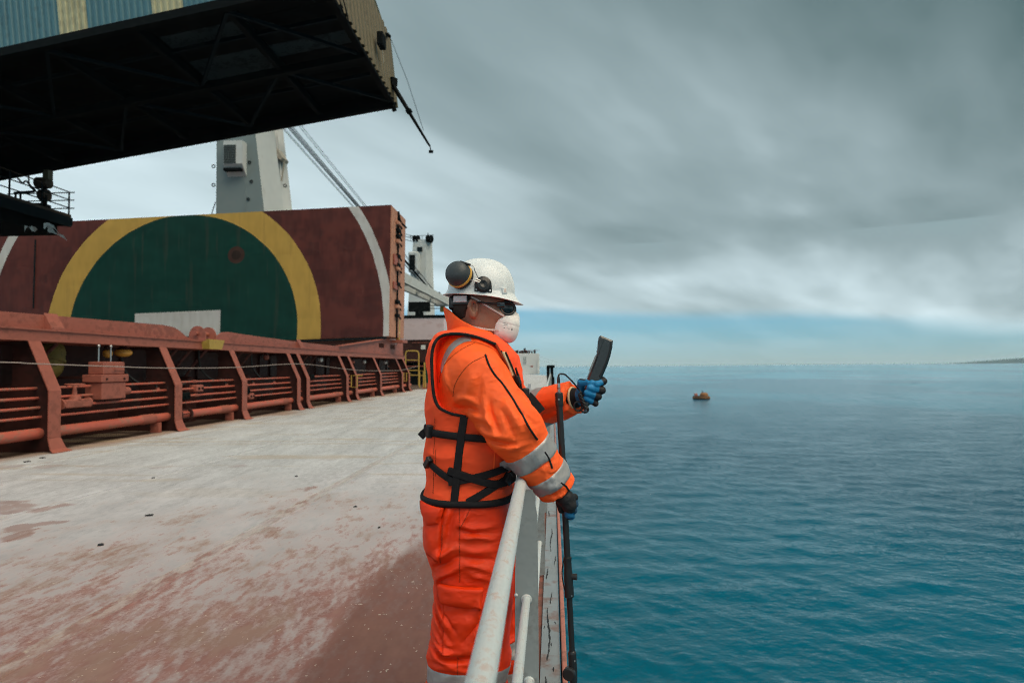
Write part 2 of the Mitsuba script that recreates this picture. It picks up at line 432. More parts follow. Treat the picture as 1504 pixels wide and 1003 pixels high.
# the raised strip along the ship's side that the railing stands on
mat('curb_paint', worn((0.185, 0.222, 0.25), (0.13, 0.07, 0.055), 0.5, 3.2, 1.0, 2.0, 0.3), lambda p, n, uv: 0.3 + 0.4 * fbm(p.x * 9, p.y * 3, 0, 2), 0.5,
    bump=(lambda p, n, uv: fbm(p.x * 40, p.y * 22, p.z * 40, 3), 0.004, 1e-3))
mat('curb_rust', worn((0.20, 0.075, 0.055), (0.10, 0.05, 0.04), 0.6, 3.0), 0.7, 0.3, bump=(lambda p, n, uv: fbm(p.x * 50, p.y * 25, p.z * 50, 3), 0.005, 1e-3))
mat('edge_bar_paint', worn((0.35, 0.135, 0.105), (0.17, 0.08, 0.06), 0.5, 9.0), 0.55, 0.4)
structure('deck_edge', box((-0.058, -14, 0.001), (0.018, 92, 0.300)), 'curb_paint', label='scuffed blue grey steel strip along the side of the ship')
part('deck_edge', 'inner_strip', box((-0.135, -14, 0.001), (-0.0605, 92, 0.286)), 'curb_rust', False)
part('deck_edge', 'outer_bar', rbox((0.024, -14, 0.05), (0.044, 92, 0.318), 0.006, 1), 'edge_bar_paint', 30)
g = np.random.default_rng(5)
def ragged(cx, y0_, y1_, w):
    """A torn strip: two uneven edges along the ship."""
    n = max(4, int((y1_ - y0_) / 0.022))
    t = np.linspace(y0_, y1_, n)
    mid = cx + 0.006 * np.sin(t * 9 + cx * 200) + g.normal(0, 0.0012, n)
    hw = w * (0.25 + 0.75 * g.random(n)) * np.sin(np.linspace(0.15, math.pi - 0.15, n)) ** 0.5
    return np.vstack([np.c_[mid - hw, t], np.c_[mid + hw, t][::-1]])


for cx, y0_, y1_, w in ((-0.030, 2.72, 3.30, 0.0055), (-0.024, 3.36, 3.52, 0.004), (-0.040, 2.50, 2.58, 0.004), (-0.010, 2.86, 2.89, 0.003), (-0.044, 3.75, 3.95, 0.005), (-0.020, 4.3, 4.9, 0.005), (-0.035, 5.3, 5.5, 0.006),
                        (0.002, 3.1, 3.13, 0.003), (-0.046, 3.05, 3.08, 0.003), (-0.012, 2.62, 2.66, 0.0035), (0.004, 4.0, 4.2, 0.003)):   # torn dark flakes of old coating on the strip
    part('deck_edge', 'flake', prism(ragged(cx, y0_, y1_, w), 0.301, 0.3025, 'z'), 'black_rubber', False)

# ------------------------------------------------------------------ the railing beside the man
rail = thing('guard_railing', 'white painted pipe railing along the edge of the deck beside the man in orange', 'railing')
ST_Y = [0.55, 2.17, 3.83, 5.45, 7.1, 8.7, 10.3, 11.9, 13.6, 15.2, 16.8, 18.5, 20.1, 21.7, 23.3, 25.0, 28.2, 31.5, 34.8, 38.0]
TOPZ = 1.078


def railx(y):
    return -0.0885 - 0.0115 * np.clip(y - 0.8, 0, 1.65)


ys = np.concatenate([np.linspace(-1.0, 3, 60), np.linspace(3.2, 39, 40)])
part(rail, 'top_rail', tube(np.stack([railx(ys), ys, 0 * ys + TOPZ], 1), 0.0183, 24), 'rail_paint', True)
for z, x in ((0.722, -0.089), (0.47, -0.083)):
    for y0, y1 in zip(ST_Y[:-1], ST_Y[1:]):
        t = np.linspace(y0 + 0.006, y1 - 0.006, 9)
        part(rail, 'mid_rail' if z > 0.6 else 'lower_rail', tube(np.stack([x + 0 * t, t, z + 0 * t], 1), 0.0128, 16), 'rail_paint', True)
for y in ST_Y:
    prof = [(-0.128, 0.287), (-0.052, 0.3015), (-0.052, 0.98), (-0.066, 1.062), (-0.112, 1.062), (-0.124, 0.80)]
    s = part(rail, 'stanchion', prism(prof, y - 0.006, y + 0.006, 'y'), 'grey_plate', False)
    if y < 9:
        for z, x in ((0.722, -0.089), (0.47, -0.083)):
            k = np.array([x, y, z])
            part(s, 'weld_collar', tube([k - [0, 0.013, 0], k - [0, 0.009, 0], k + [0, 0.009, 0], k + [0, 0.013, 0]], [0.0135, 0.0175, 0.0175, 0.0135], 18), 'rail_paint', True)
        lump = trimesh.creation.icosphere(subdivisions=2, radius=0.0065)
        lump.apply_translation([-0.121, y - 0.004, 0.735])
        part(s, 'weld_lump', lump, 'rail_paint', True)

# ------------------------------------------------------------------ the hatch coaming along the left of the deck
XF = -8.87                                                        # outboard face of the stays
STAYS = [7.5, 11.72, 15.77, 19.27, 23.5, 24.42, 29.2, 30.6, 35.0, 40.1, 42.0]
co = thing('hatch_coaming', 'long rust red hatch coaming on inclined stays along the deck', 'hatch coaming')
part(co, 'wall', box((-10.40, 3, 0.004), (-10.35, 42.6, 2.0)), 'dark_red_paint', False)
part(co, 'beam', box((-10.40, 3, 1.985), (-9.272, 42.6, 2.20)), 'red_paint', False)
part(co, 'beam_lip', box((-9.272, 3, 2.178), (-9.235, 42.6, 2.204)), 'red_paint', False)
top = [(3, 2.206), (17.55, 2.206), (17.25, 2.25), (17.0, 2.31), (16.72, 2.43), (16.45, 2.505), (16.0, 2.53), (11, 2.47), (3, 2.44)]
part(co, 'track_plate', prism(top, -9.43, -9.40, 'x'), 'red_paint', False)
top = [(18.35, 2.206), (29.5, 2.206), (29.5, 2.41), (24.5, 2.44), (20.6, 2.50), (19.3, 2.53), (18.95, 2.50), (18.7, 2.40), (18.5, 2.27)]
part(co, 'track_plate', prism(top, -9.43, -9.40, 'x'), 'red_paint', False)
ramp = Polygon([(29.51, 2.206), (42.6, 2.206), (42.6, 3.10), (38.3, 3.08), (29.51, 2.41)])
for y in (36.6, 39.2):
    ramp = ramp.difference(Polygon([(y, 2.55), (y + 1.2, 2.55), (y + 1.2, 2.80), (y, 2.80)]))
part(co, 'ramp_plate', prism(ramp, -9.43, -9.40, 'x'), 'red_paint', False)
part(co, 'ramp_flange', hexa([(-9.60, 29.6, 2.412), (-9.25, 29.6, 2.412), (-9.25, 38.3, 3.082), (-9.60, 38.3, 3.082), (-9.60, 29.6, 2.44), (-9.25, 29.6, 2.44), (-9.25, 38.3, 3.11), (-9.60, 38.3, 3.11)]), 'red_paint', False)
for y in (12.1, 24.65):
    part(co, 'rib', prism([(-9.402, 2.206), (-9.25, 2.206), (-9.25, 2.25), (-9.402, 2.52)], y, y + 0.34, 'y'), 'red_paint', False)
for y in (17.55, 18.12):
    a = np.linspace(0.1, math.pi - 0.1, 12)
    part(co, 'lug', prism([(-9.62, 2.206), (-9.16, 2.206)] + [(-9.39 + 0.23 * math.cos(t), 2.30 + 0.30 * math.sin(t)) for t in a], y, y + 0.05, 'y'), 'red_paint', False)
part(co, 'lug_pin', rod((-9.39, 17.45, 2.40), (-9.39, 18.25, 2.40), 0.05, 14), 'red_paint', 40)
part(co, 'stop_block', hexa([(-9.35, 17.60, 1.99), (-9.10, 17.66, 1.99), (-9.10, 18.34, 1.99), (-9.35, 18.40, 1.99), (-9.35, 17.55, 2.245), (-9.06, 17.55, 2.245), (-9.06, 18.42, 2.245), (-9.35, 18.42, 2.245)]), 'yellow_paint', False)
web = [(-10.35, 0.004), (-8.765, 0.004), (-8.80, 0.06), (XF - 0.02, 0.26), (XF - 0.02, 1.085), (-9.285, 1.984), (-10.35, 1.984)]
web = Polygon(web).difference(Polygon([(-10.2, 1.25), (-9.75, 1.25), (-9.75, 1.85), (-10.2, 1.85)]).buffer(0.08))
inner = Polygon([(-10.36, 0.5), (-9.9, 0.5), (-9.75, 0.75), (-9.9, 1.1), (-10.36, 1.15)])
web_mesh = prism(web.difference(inner), -0.011, 0.011, 'y')
out = np.array([(-8.70, 0.006), (-8.79, 0.06), (XF, 0.26), (XF, 1.09), (-9.272, 1.984)])
inn = np.array([(-8.72, 0.003), (-8.81, 0.05), (XF - 0.02, 0.25), (XF - 0.02, 1.083), (-9.285, 1.976)])
wd = np.array([0.24, 0.19, 0.15, 0.15, 0.15])
fv, ff = [], []
for i in range(5):
    for (x, z), w in ((out[i], -wd[i]), (out[i], wd[i]), (inn[i], wd[i]), (inn[i], -wd[i])):
        fv.append((x, w, z))
for i in range(4):
    for j in range(4):
        a, b = i * 4 + j, i * 4 + (j + 1) % 4
        ff.append((a, b, b + 4, a + 4))
ff += [(3, 2, 1, 0), (16, 17, 18, 19)]
flange_mesh = trimesh.Trimesh(np.array(fv), np.vstack([[q[:3] for q in ff], [[q[0], q[2], q[3]] for q in ff]]), process=False)
trimesh.repair.fix_normals(flange_mesh)
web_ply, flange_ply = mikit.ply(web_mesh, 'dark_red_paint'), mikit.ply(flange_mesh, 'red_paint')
bead_ply = mikit.ply(box((XF - 0.004, -0.158, 0.262), (XF + 0.008, 0.158, 0.276)), 'red_paint')
for y in STAYS:
    s = numbered(co + '__stay')
    m = T().translate([0, y, 0])
    scene[s] = {**web_ply, 'to_world': m}
    scene[s + '__flange'] = {**flange_ply, 'to_world': m}
    if y < 25:
        scene[s + '__weld_bead'] = {**bead_ply, 'to_world': m}

mat('stiffener_paint', worn((0.13, 0.042, 0.033), (0.05, 0.02, 0.017), 0.5, 2.0, 3.0), 0.6, 0.3)
# curved stiffeners on the wall between the stays
for y in (16.9, 17.6, 18.4, 20.6, 21.3, 26.4, 27.4, 12.6):
    c = curve([(-10.30, y, 0.2), (-10.22, y, 1.1), (-9.95, y + 0.1, 1.62), (-9.7, y + 0.25, 1.98)], 14)
    part(co, 'wall_stiffener', tube(c, 0.035, 6), 'stiffener_paint', 40)
for y in (9.6, 18.4, 22.0, 27.4, 33.0):
    a = np.linspace(0, math.pi, 13)
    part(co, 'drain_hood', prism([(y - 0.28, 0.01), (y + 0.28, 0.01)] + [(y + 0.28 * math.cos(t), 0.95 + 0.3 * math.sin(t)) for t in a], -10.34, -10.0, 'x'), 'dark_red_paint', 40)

# pipes that run through the stays
pipe = thing('deck_pipe', 'thick orange red pipe low along the coaming just above the deck', 'pipe')
yy = np.linspace(3, 43.5, 60)
part(pipe, 'run', tube(np.stack([-9.15 + 0 * yy, yy, 0.335 + 0 * yy], 1), 0.098, 22), 'pipe_paint', True)
for y in (6.4, 14.95, 18.55, 22.85, 28.4, 33.9, 38.9):
    part(pipe, 'coupling', tube([(-9.15, y - 0.26, 0.335), (-9.15, y - 0.24, 0.335), (-9.15, y + 0.24, 0.335), (-9.15, y + 0.26, 0.335)], [0.098, 0.112, 0.112, 0.098], 22), 'red_paint', 40)
    part(pipe, 'support', box((-9.25, y + 0.3, 0.006), (-9.05, y + 0.42, 0.23)), 'red_paint', False)
for y in (16.15, 16.62):
    part(pipe, 'flange_ring', lathe([(0, 0.098), (0, 0.165), (0.045, 0.165), (0.045, 0.098)], (-9.15, y, 0.335), (0, 1, 0), 24), 'dark_red_paint', 30)
for k in range(8):
    a = k * math.pi / 4 + 0.2
    part(pipe, 'clamp_bolt', rod((-9.15 + 0.135 * math.cos(a), 16.10, 0.335 + 0.135 * math.sin(a)), (-9.15 + 0.135 * math.cos(a), 16.72, 0.335 + 0.135 * math.sin(a)), 0.012, 8), 'dark_red_paint', 40)
for k, (z, r, word) in enumerate(((1.135, 0.024, 'uppermost'), (0.96, 0.026, 'second from the top'), (0.79, 0.026, 'third from the top'), (0.625, 0.024, 'lowest'))):
    x = -9.215 + 0.03 * k
    t = thing('service_pipe', f'thin red pipe through the coaming stays, {word} of four', 'pipe', 'thin pipes along the coaming')
    part(t, 'run', tube(np.stack([x + 0 * yy, yy, z + 0 * yy], 1), r, 12), 'pipe_paint', True)
    for y in (17.1, 20.0, 26.2, 32.0, 37.4)[k % 2::2]:
        part(t, 'joint', tube([(x, y - 0.09, z), (x, y - 0.08, z), (x, y + 0.08, z), (x, y + 0.09, z)], [r, r * 1.7, r * 1.7, r], 12), 'red_paint', 40)

g = np.random.default_rng(23)
for i_, y in enumerate((14.9, 16.7, 18.3, 20.2, 21.6)):          # hoses that hang from the beam down to the pipes
    d = g.uniform(0.15, 0.5)
    t = thing('hydraulic_hose', ['black hose looped from the coaming beam down to the pipes beside the control box', 'black hose hanging just past the second stay', 'black hose hanging before the third stay', 'black hose hanging past the third stay', 'black hose hanging before the paired stays',
                                 'black hose hanging in the bay after the first paired stays', 'black hose hanging before the second paired stays', 'black hose hanging past the seventh stay', 'black hose hanging past the eighth stay'][i_], 'hose', 'hoses under the coaming beam')
    part(t, 'line', tube(curve([(-9.75, y, 1.98), (-9.72, y + 0.1, 1.45), (-9.5, y + d, 1.05 + 0.1 * g.random()), (-9.3, y + d + 0.15, 1.15), (-9.23, y + d + 0.2, 0.98)], 18), 0.028, 7), 'black_rubber', True)
    part(t, 'fitting', tube([(-9.23, y + d + 0.2, 0.93), (-9.23, y + d + 0.2, 1.03)], 0.045, 8), 'red_paint', 40)
for i_, (y, k_) in enumerate(((16.35, 2), (17.0, 1), (19.75, 2), (20.05, 3), (25.3, 0), (31.2, 2))):
    t = thing('pipe_clamp', ['dark clamp block on the thin pipes just past the second stay', 'red clamp block on the thin pipes under the yellow stop block', 'dark clamp block on the thin pipes just past the third stay', 'small lower clamp block past the third stay', 'clamp block on the top thin pipe after the paired stays', 'clamp block on the thin pipes past the seventh stay'][i_], 'clamp', 'clamps on the thin pipes')
    zc = (1.135, 0.96, 0.79, 0.625)[k_]
    part(t, 'block', rbox((-9.30, y, zc - 0.09), (-9.08, y + 0.34, zc + 0.09), 0.03, 1), 'dark_steel' if i_ % 2 == 0 else 'red_paint', 30)
    part(t, 'bolt', rod((-9.08, y + 0.08, zc), (-9.05, y + 0.08, zc), 0.03, 6), 'dark_steel', 30)
    part(t, 'bolt', rod((-9.08, y + 0.26, zc), (-9.05, y + 0.26, zc), 0.03, 6), 'dark_steel', 30)

# control box, valve and lamps under the coaming
b = thing('control_box', 'rust red steel control box with bolted lid between the first coaming stays', 'control box')
part(b, 'cabinet', rbox((-9.34, 13.15, 0.86), (-8.98, 13.92, 1.20), 0.02), 'red_paint', 30)
part(b, 'lid', rbox((-9.37, 13.10, 1.205), (-8.95, 13.97, 1.36), 0.02), 'red_paint', 30)
part(b, 'upper_block', rbox((-9.33, 13.22, 1.365), (-9.0, 13.9, 1.62), 0.02), 'red_paint', 30)
part(b, 'cover_plate', box((-9.0, 13.55, 1.44), (-8.985, 13.87, 1.60)), 'red_paint', False)
for y in (13.24, 13.8):
    part(b, 'bolt', rod((-8.952, y, 1.27), (-8.925, y, 1.27), 0.022, 8), 'dark_red_paint', 30)
for y in (13.28, 13.66):
    part(b, 'lever', rod((-9.15, y, 1.6), (-9.15, y, 1.93), 0.016, 10), 'bare_metal', 40)
    ball = trimesh.creation.icosphere(subdivisions=2, radius=0.032)
    ball.apply_translation((-9.15, y, 1.94))
    part(b, 'knob', ball, 'bare_metal', True)
part(b, 'bracket', box((-10.34, 13.2, 1.28), (-9.33, 13.32, 1.33)), 'dark_red_paint', False)
part(b, 'pipe_stub', tube([(-9.2, 13.93, 1.0), (-9.2, 14.1, 1.0), (-9.2, 14.1, 1.0), (-9.2, 14.32, 1.0)], [0.05, 0.05, 0.085, 0.085], 16), 'red_paint', 40)
v = thing('pipe_valve', 'small red gate valve on a service pipe behind the nearest stay', 'valve')
part(v, 'body', rbox((-9.26, 12.25, 0.74), (-9.04, 12.95, 0.90), 0.03), 'red_paint', 30)
part(v, 'bonnet', lathe([(0, 0.12), (0.06, 0.11), (0.10, 0.05), (0.30, 0.025), (0.30, 0.0)], (-9.15, 12.6, 0.89), (0, 0, 1), 16), 'red_paint', 40)
part(v, 'handwheel', tube([(-9.15 + 0.16 * math.cos(a), 12.6 + 0.16 * math.sin(a), 1.18) for a in np.linspace(0, 2 * np.pi, 22)[:-1]], 0.016, 8, closed=True), 'red_paint', True)
part(v, 'end_flange', lathe([(0, 0.0), (0, 0.10), (0.05, 0.10), (0.05, 0.0)], (-9.15, 12.2, 0.82), (0, 1, 0), 18), 'red_paint', 30)
part(v, 'end_flange', lathe([(0, 0.0), (0, 0.10), (0.05, 0.10), (0.05, 0.0)], (-9.15, 12.95, 0.82), (0, 1, 0), 18), 'red_paint', 30)
t = thing('pressure_tank', 'olive yellow rounded tank half hidden under the coaming beam', 'tank')
a = np.linspace(-math.pi / 2, math.pi / 2, 17)
part(t, 'shell', lathe([(0.30 * math.sin(q) + (0.12 if q > 0 else -0.12), 0.27 * math.cos(q)) for q in a], (-9.98, 13.0, 1.66), (0, 0.25, 1), 28), 'olive_paint', True)
part(t, 'rim_band', lathe([(-0.03, 0.272), (-0.03, 0.292), (0.03, 0.292), (0.03, 0.272)], (-9.98, 13.0, 1.66), (0, 0.25, 1), 28), 'olive_paint', 30)
mat('lamp_glass', (0.62, 0.30, 0.05), 0.25, 0.5)
lamp_at = [((181, 517), 'yellow', 'wide orange glass deck lamp hanging beside the red control box'), ((158, 518), 'amber', 'narrow amber deck lamp hanging just left of the wide orange one'),
           ((343, 528), 'white', 'small caged deck lamp hanging past the third coaming stay'), ((391, 524), 'red', 'reddish deck lamp hanging near the paired coaming stays'),
           ((471, 528), 'white', 'pale deck lamp hanging in the bay past the paired stays'), ((518, 531), 'red', 'deck lamp hanging just past the seventh stay'),
           ((535, 531), 'white', 'pale deck lamp hanging just before the eighth stay'), ((566, 532), 'white', 'deck lamp hanging in the last bay of the coaming')]
for (px_, py_), c, lab in lamp_at:
    _, y, z = pixx(px_, py_, -9.62)
    t = thing('deck_lamp', lab, 'lamp', 'lamps hanging under the coaming beam')
    w = 0.19 if c == 'yellow' else 0.10
    part(t, 'stem', rod((-9.62, y, z + 0.2), (-9.62, y, 1.984), 0.018, 8), 'dark_red_paint', 40)
    part(t, 'cap', lathe([(0.22, 0.0), (0.22, 0.05), (0.12, 0.07), (0.05, w * 0.8), (0.05, 0.0)], (-9.62, y, z), (0, 0, 1), 18), 'dark_red_paint', 40)
    part(t, 'globe', lathe([(0.05, w * 0.78), (0.0, w), (-0.06, w * 0.92), (-0.10, w * 0.5), (-0.11, 0.0)], (-9.62, y, z), (0, 0, 1), 18), {'yellow': 'lamp_glass', 'amber': 'lamp_glass', 'white': 'white_steel', 'red': 'red_paint'}[c], True)

t = thing('messenger_wire', 'thin pale wire strung along the outside of the coaming stays', 'wire')
wp = [pixx(0, 532, -8.85) + [0, -4, 0.02]] + [pixx(x, y, -8.85) for x, y in ((0, 532), (48, 534), (160, 538), (247, 540.5), (345, 539.5), (440, 534.5), (500, 541), (530, 544), (560, 544.5), (590, 543.5))] + [pix(614.5, 537.5, 43.6)]
part(t, 'strand', tube(curve(wp, 90), 0.011, 6), 'wire_grey', True)

# yellow hoops and rungs at the end of the coaming
yl = thing('access_ladder', 'yellow hooped access ladder at the forward end of the coaming', 'ladder')
P = lambda x, y, d=44.0: pix(x, y, d)
hoop = [P(595.6, 566), P(595.6, 519), P(597, 516), P(600, 515.3), P(610, 515.3), P(613.4, 516), P(615, 519), P(615, 566)]
part(yl, 'hoop', tube(hoop, 0.045, 8), 'yellow_paint', 40)
for y in (529, 544, 551):
    part(yl, 'rung', rod(P(595.6, y), P(615, y), 0.03, 8), 'yellow_paint', 40)
yf = thing('step_gate', 'low yellow step rail just right of the hooped ladder', 'step rail')
part(yf, 'rail_loop', tube([P(616, 569), P(616, 544.5), P(622, 544.5), P(622, 569)], 0.04, 8), 'yellow_paint', 40)
part(yf, 'post', rod(P(624.5, 569), P(623.2, 532), 0.05, 8), 'yellow_paint', 40)
part(yf, 'rail_bar', rod(P(616, 551), P(624, 552), 0.03, 8), 'yellow_paint', 40)
for c, y, lab in (((516, 551.5, 524.5, 568.5), 30.0, 'small yellow rectangular rung frame between the paired stays of the middle bay'), ((593, 548, 597, 560), 41.2, 'small yellow rung frame between the last two stays')):
    t = thing('rung_frame', lab, 'rung frame', 'yellow rung frames on the stays')
    q = [pix(c[0], c[1], y), pix(c[2], c[1], y), pix(c[2], c[3], y), pix(c[0], c[3], y)]
    part(t, 'loop', tube([q[0], q[1], q[2], q[3]], 0.028, 8, closed=True), 'yellow_paint', 40)
    part(t, 'mount', rod(q[1], q[1] + [0.25, 0, 0], 0.02, 8), 'yellow_paint', 40)
mat('green_paint', (0.015, 0.06, 0.03), 0.5, 0.4)
t = thing('oil_drum', 'dark green drum standing behind the yellow step rail', 'drum')
part(t, 'shell', lathe([(0, 0), (0, 0.29), (0.3, 0.29), (0.31, 0.305), (0.33, 0.305), (0.34, 0.29), (0.62, 0.29), (0.63, 0.305), (0.65, 0.305), (0.66, 0.29), (0.95, 0.29), (0.95, 0)], (-8.35, 46, 0.4), (0, 0, 1), 24), 'green_paint', 30)
part(t, 'pallet', box((-8.75, 45.6, 0.004), (-7.95, 46.4, 0.395)), 'red_paint', False)
# ------------------------------------------------------------------ the upright hatch cover with the painted disc
PA, PB = pix(-60, 333.5, 37.0), pix(574.0, 301.0, 37.0)            # its upper edge
BR = pix(571.0, 493.5, 37.0)
eu = (PB - PA) / np.linalg.norm(PB - PA)
ew = BR - PB
HP = np.linalg.norm(ew)
dn = ew / HP
C0 = pix(267, 488, 37.0)
S37 = np.linalg.norm(pix(437, 488, 37.0) - pix(100, 488, 37.0)) / 337.0
eun, dnn, c0n = [mi.ScalarVector3f(*map(float, q)) for q in (eu, dn, C0)]
A2 = np.linalg.inv(np.array([[eu[0], dn[0]], [eu[2], dn[2]]]))


def emblem(p, n, uv):
    dx, dz = p.x - float(C0[0]), p.z - float(C0[2])
    u = float(A2[0, 0]) * dx + float(A2[0, 1]) * dz                # metres along the cover from the disc's centre
    w = float(A2[1, 0]) * dx + float(A2[1, 1]) * dz                # metres down
    wob = 0.05 * (fbm(p.x * 2.2, p.z * 2.2, 0, 3) - 0.5)
    r = dr.sqrt(dr.square(u) + dr.square(w)) / S37 + wob / S37
    n1, n2 = fbm(p.x * 0.9, p.z * 1.5, 3, 3), fbm(p.x * 4.5, p.z * 1.2, 8, 3)
    red = mix((0.108, 0.030, 0.026), (0.070, 0.020, 0.019), smoothstep(0.35, 0.7, n1 * 0.5 + n2 * 0.5))
    sq = smoothstep(0.72, 0.74, mikit.cell_rand(p.x * 1.4, p.z * 1.3, 2)) * smoothstep(0.4, 0.6, n1)
    red = mix(red, (0.055, 0.018, 0.018), sq * 0.5)
    green = mix((0.0018, 0.042, 0.033), (0.0010, 0.030, 0.024), n1) * (0.88 + 0.24 * n2)
    yellow = mix((0.50, 0.325, 0.080), (0.40, 0.26, 0.062), n2)
    white = mix((0.53, 0.55, 0.56), (0.42, 0.42, 0.41), n2)
    step = lambda a: smoothstep(a - 0.5, a + 0.5, r)  # noqa: E731
    c = mix(green, yellow, step(168.0))
    c = mix(c, red, step(202.0))
    c = mix(c, white, step(291.0))
    c = mix(c, red, step(303.5))
    # a small disc cut through the green, and the white tablet low down
    cu, cw = (344 - 267) * S37, (381 - 488) * S37
    rr = dr.sqrt(dr.square(u - cu) + dr.square(w - cw)) / S37
    c = mix(c, mix((0.060, 0.030, 0.024), (0.040, 0.022, 0.018), n2), 1 - smoothstep(11.8, 12.6, rr))
    c = mix(c, (0.018, 0.014, 0.012), (1 - smoothstep(6.4, 7.2, rr)) * 0.75)
    ins = lambda a, b, x: smoothstep(a - 0.03, a + 0.03, x) * (1 - smoothstep(b - 0.03, b + 0.03, x))  # noqa: E731
    c = mix(c, white, ins((197 - 267) * S37, (323 - 267) * S37, u) * ins(-29.5 * S37, 6 * S37, w))
    run = smoothstep(0.66, 0.85, fbm(p.x * 5.0, p.z * 0.35, 12, 3)) * 0.14
    return mix(c, (0.10, 0.05, 0.035), run)


mat('emblem_paint', emblem, 0.6, 0.22, bump=(lambda p, n, uv: fbm(p.x * 0.8, p.z * 1.2, 2, 3) + 0.1 * fbm(p.x * 9, p.z * 9, 2, 2), 0.05, 0.01))
hc = thing('hatch_cover', 'raised maroon hatch cover painted with a green disc in a yellow ring', 'hatch cover')
TH = 1.75
fwd = np.array([0, 1.0, 0])


def slab(a, b, c, d, y0, y1):
    q = [np.array(p) for p in (a, b, c, d)]
    return hexa([*[p + fwd * y0 for p in (d, c, b, a)], *[p + fwd * y1 for p in (d, c, b, a)]])


PC, PD = PB + dn * HP, PA + dn * HP
m = slab(PA, PB, PC, PD, 0, 0.03)
trimesh.repair.fix_normals(m)
part(hc, 'top_plate', m, 'emblem_paint', False)
mat('rusty_side', worn((0.40, 0.20, 0.135), (0.22, 0.095, 0.065), 0.45, 1.4, 2.5, 2.0, 0.2), 0.65, 0.25)


def cover_body(root, y0, y1):
    for a, b, nm in ((PB, PC, 'side_plate'), (PA, PD, 'side_plate')):
        q = slab(a - eu * (0.06 if a is PB else -0.06), a, b, b - eu * (0.06 if a is PB else -0.06), y0, y1)
        trimesh.repair.fix_normals(q)
        part(root, nm, q, 'rusty_side', False)
    for a, b, s in ((PA, PB, 1), (PD, PC, -1)):
        q = slab(a + dn * 0.002 * s, b + dn * 0.002 * s, b + dn * 0.06 * s, a + dn * 0.06 * s, y0, y1)
        trimesh.repair.fix_normals(q)
        part(root, 'edge_plate', q, 'rusty_side', False)


cover_body(hc, 0.032, TH)
h2 = thing('hatch_cover', 'second hatch cover folded upright behind the disc painted one, its rusty edge showing', 'hatch cover')
q = slab(PA, PB, PC, PD, TH + 2.02, TH + 2.05)
trimesh.repair.fix_normals(q)
part(h2, 'top_plate', q, 'dark_red_paint', False)
q = slab(PA, PB, PC, PD, TH + 0.36, TH + 0.39)
trimesh.repair.fix_normals(q)
part(h2, 'under_plate', q, 'dark_steel', False)
cover_body(h2, TH + 0.392, TH + 2.018)
# hinges, cleats and the seal strip on the edge that faces the sea
part(hc, 'rim_bar', bar(PB + eu * 0.012 + fwd * 0.12, PC + eu * 0.012 + fwd * 0.12, 0.07, 0.05, (1, 0, 0)), 'rusty_side', False)
part(hc, 'rim_bar', bar(PB + eu * 0.03 + fwd * (TH - 0.05), PC + eu * 0.03 + fwd * (TH - 0.05), 0.06, 0.08, (1, 0, 0)), 'dark_steel', False)
for k, f in enumerate((0.10, 0.155, 0.20, 0.245, 0.36, 0.43, 0.46, 0.58, 0.72, 0.76, 0.83)):
    p = PB + dn * HP * f + eu * 0.04 + fwd * (TH - 0.25)
    o = part(hc, 'cleat', rbox(p - [0.02, 0.28, 0.10], p + [0.16, 0.34, 0.10], 0.03, 1), 'dark_steel' if k % 3 else 'rusty_side', 30)
    part(o, 'pin', rod(p + [0.05, 0.3, 0.04], p + [0.05, 0.95, -0.12], 0.05, 8), 'dark_steel', 30)
for f, w in ((0.40, 0.5), (0.60, 0.36)):
    p = PB + dn * HP * f + eu * 0.02 + fwd * (TH - 0.75)
    part(hc, 'hinge_plate', rbox(p - [0.0, 0.35, w * 0.6], p + [0.10, 0.5, w * 0.6], 0.03, 1), 'red_paint', 30)
part(hc, 'top_hook', tube(curve([PB + fwd * (TH + 0.1) - dn * 0.05, PB + fwd * (TH + 0.25) + dn * 0.5 + eu * 0.1, PB + fwd * (TH + 0.9) + dn * 0.75 + eu * 0.3], 12), 0.06, 8), 'dark_steel', 40)
part(hc, 'sealing_strip', bar(PC - eu * 5.2 + dn * 0.09 - fwd * 0.03, PC - eu * 0.1 + dn * 0.09 - fwd * 0.03, 0.08, 0.10), 'blue_dark_steel', False)
t = thing('guide_post', 'yellow guide post at the lower corner of the raised hatch covers', 'post')
part(t, 'post_bar', bar(pix(584.5, 500, 39.6), pix(584.5, 470, 39.6), 0.20, 0.20, (0, 1, 0)), 'yellow_paint', False)
part(t, 'foot_plate', box((-9.25, 38.9, 2.9), (-8.6, 40.2, 3.06)), 'red_paint', False)
part(t, 'strap', bar(pix(581, 505, 39.6), pix(586, 488, 39.5), 0.08, 0.05, (0, 1, 0)), 'white_steel', False)
t = thing('blue_hose', 'thin blue hose hanging down the left of the disc painted hatch cover', 'hose')
part(t, 'line', tube(curve([pix(52, 352, 36.95), pix(50.5, 400, 36.95), pix(49, 452, 36.95)], 10), 0.035, 8), 'blue_dark_steel', True)
for fr in (0.33, 0.66):                                            # welded seams over the plate
    part(hc, 'plate_seam', bar(PA + dn * HP * fr - fwd * 0.003, PB + dn * HP * fr - fwd * 0.003, 0.008, 0.05), 'emblem_paint', False)

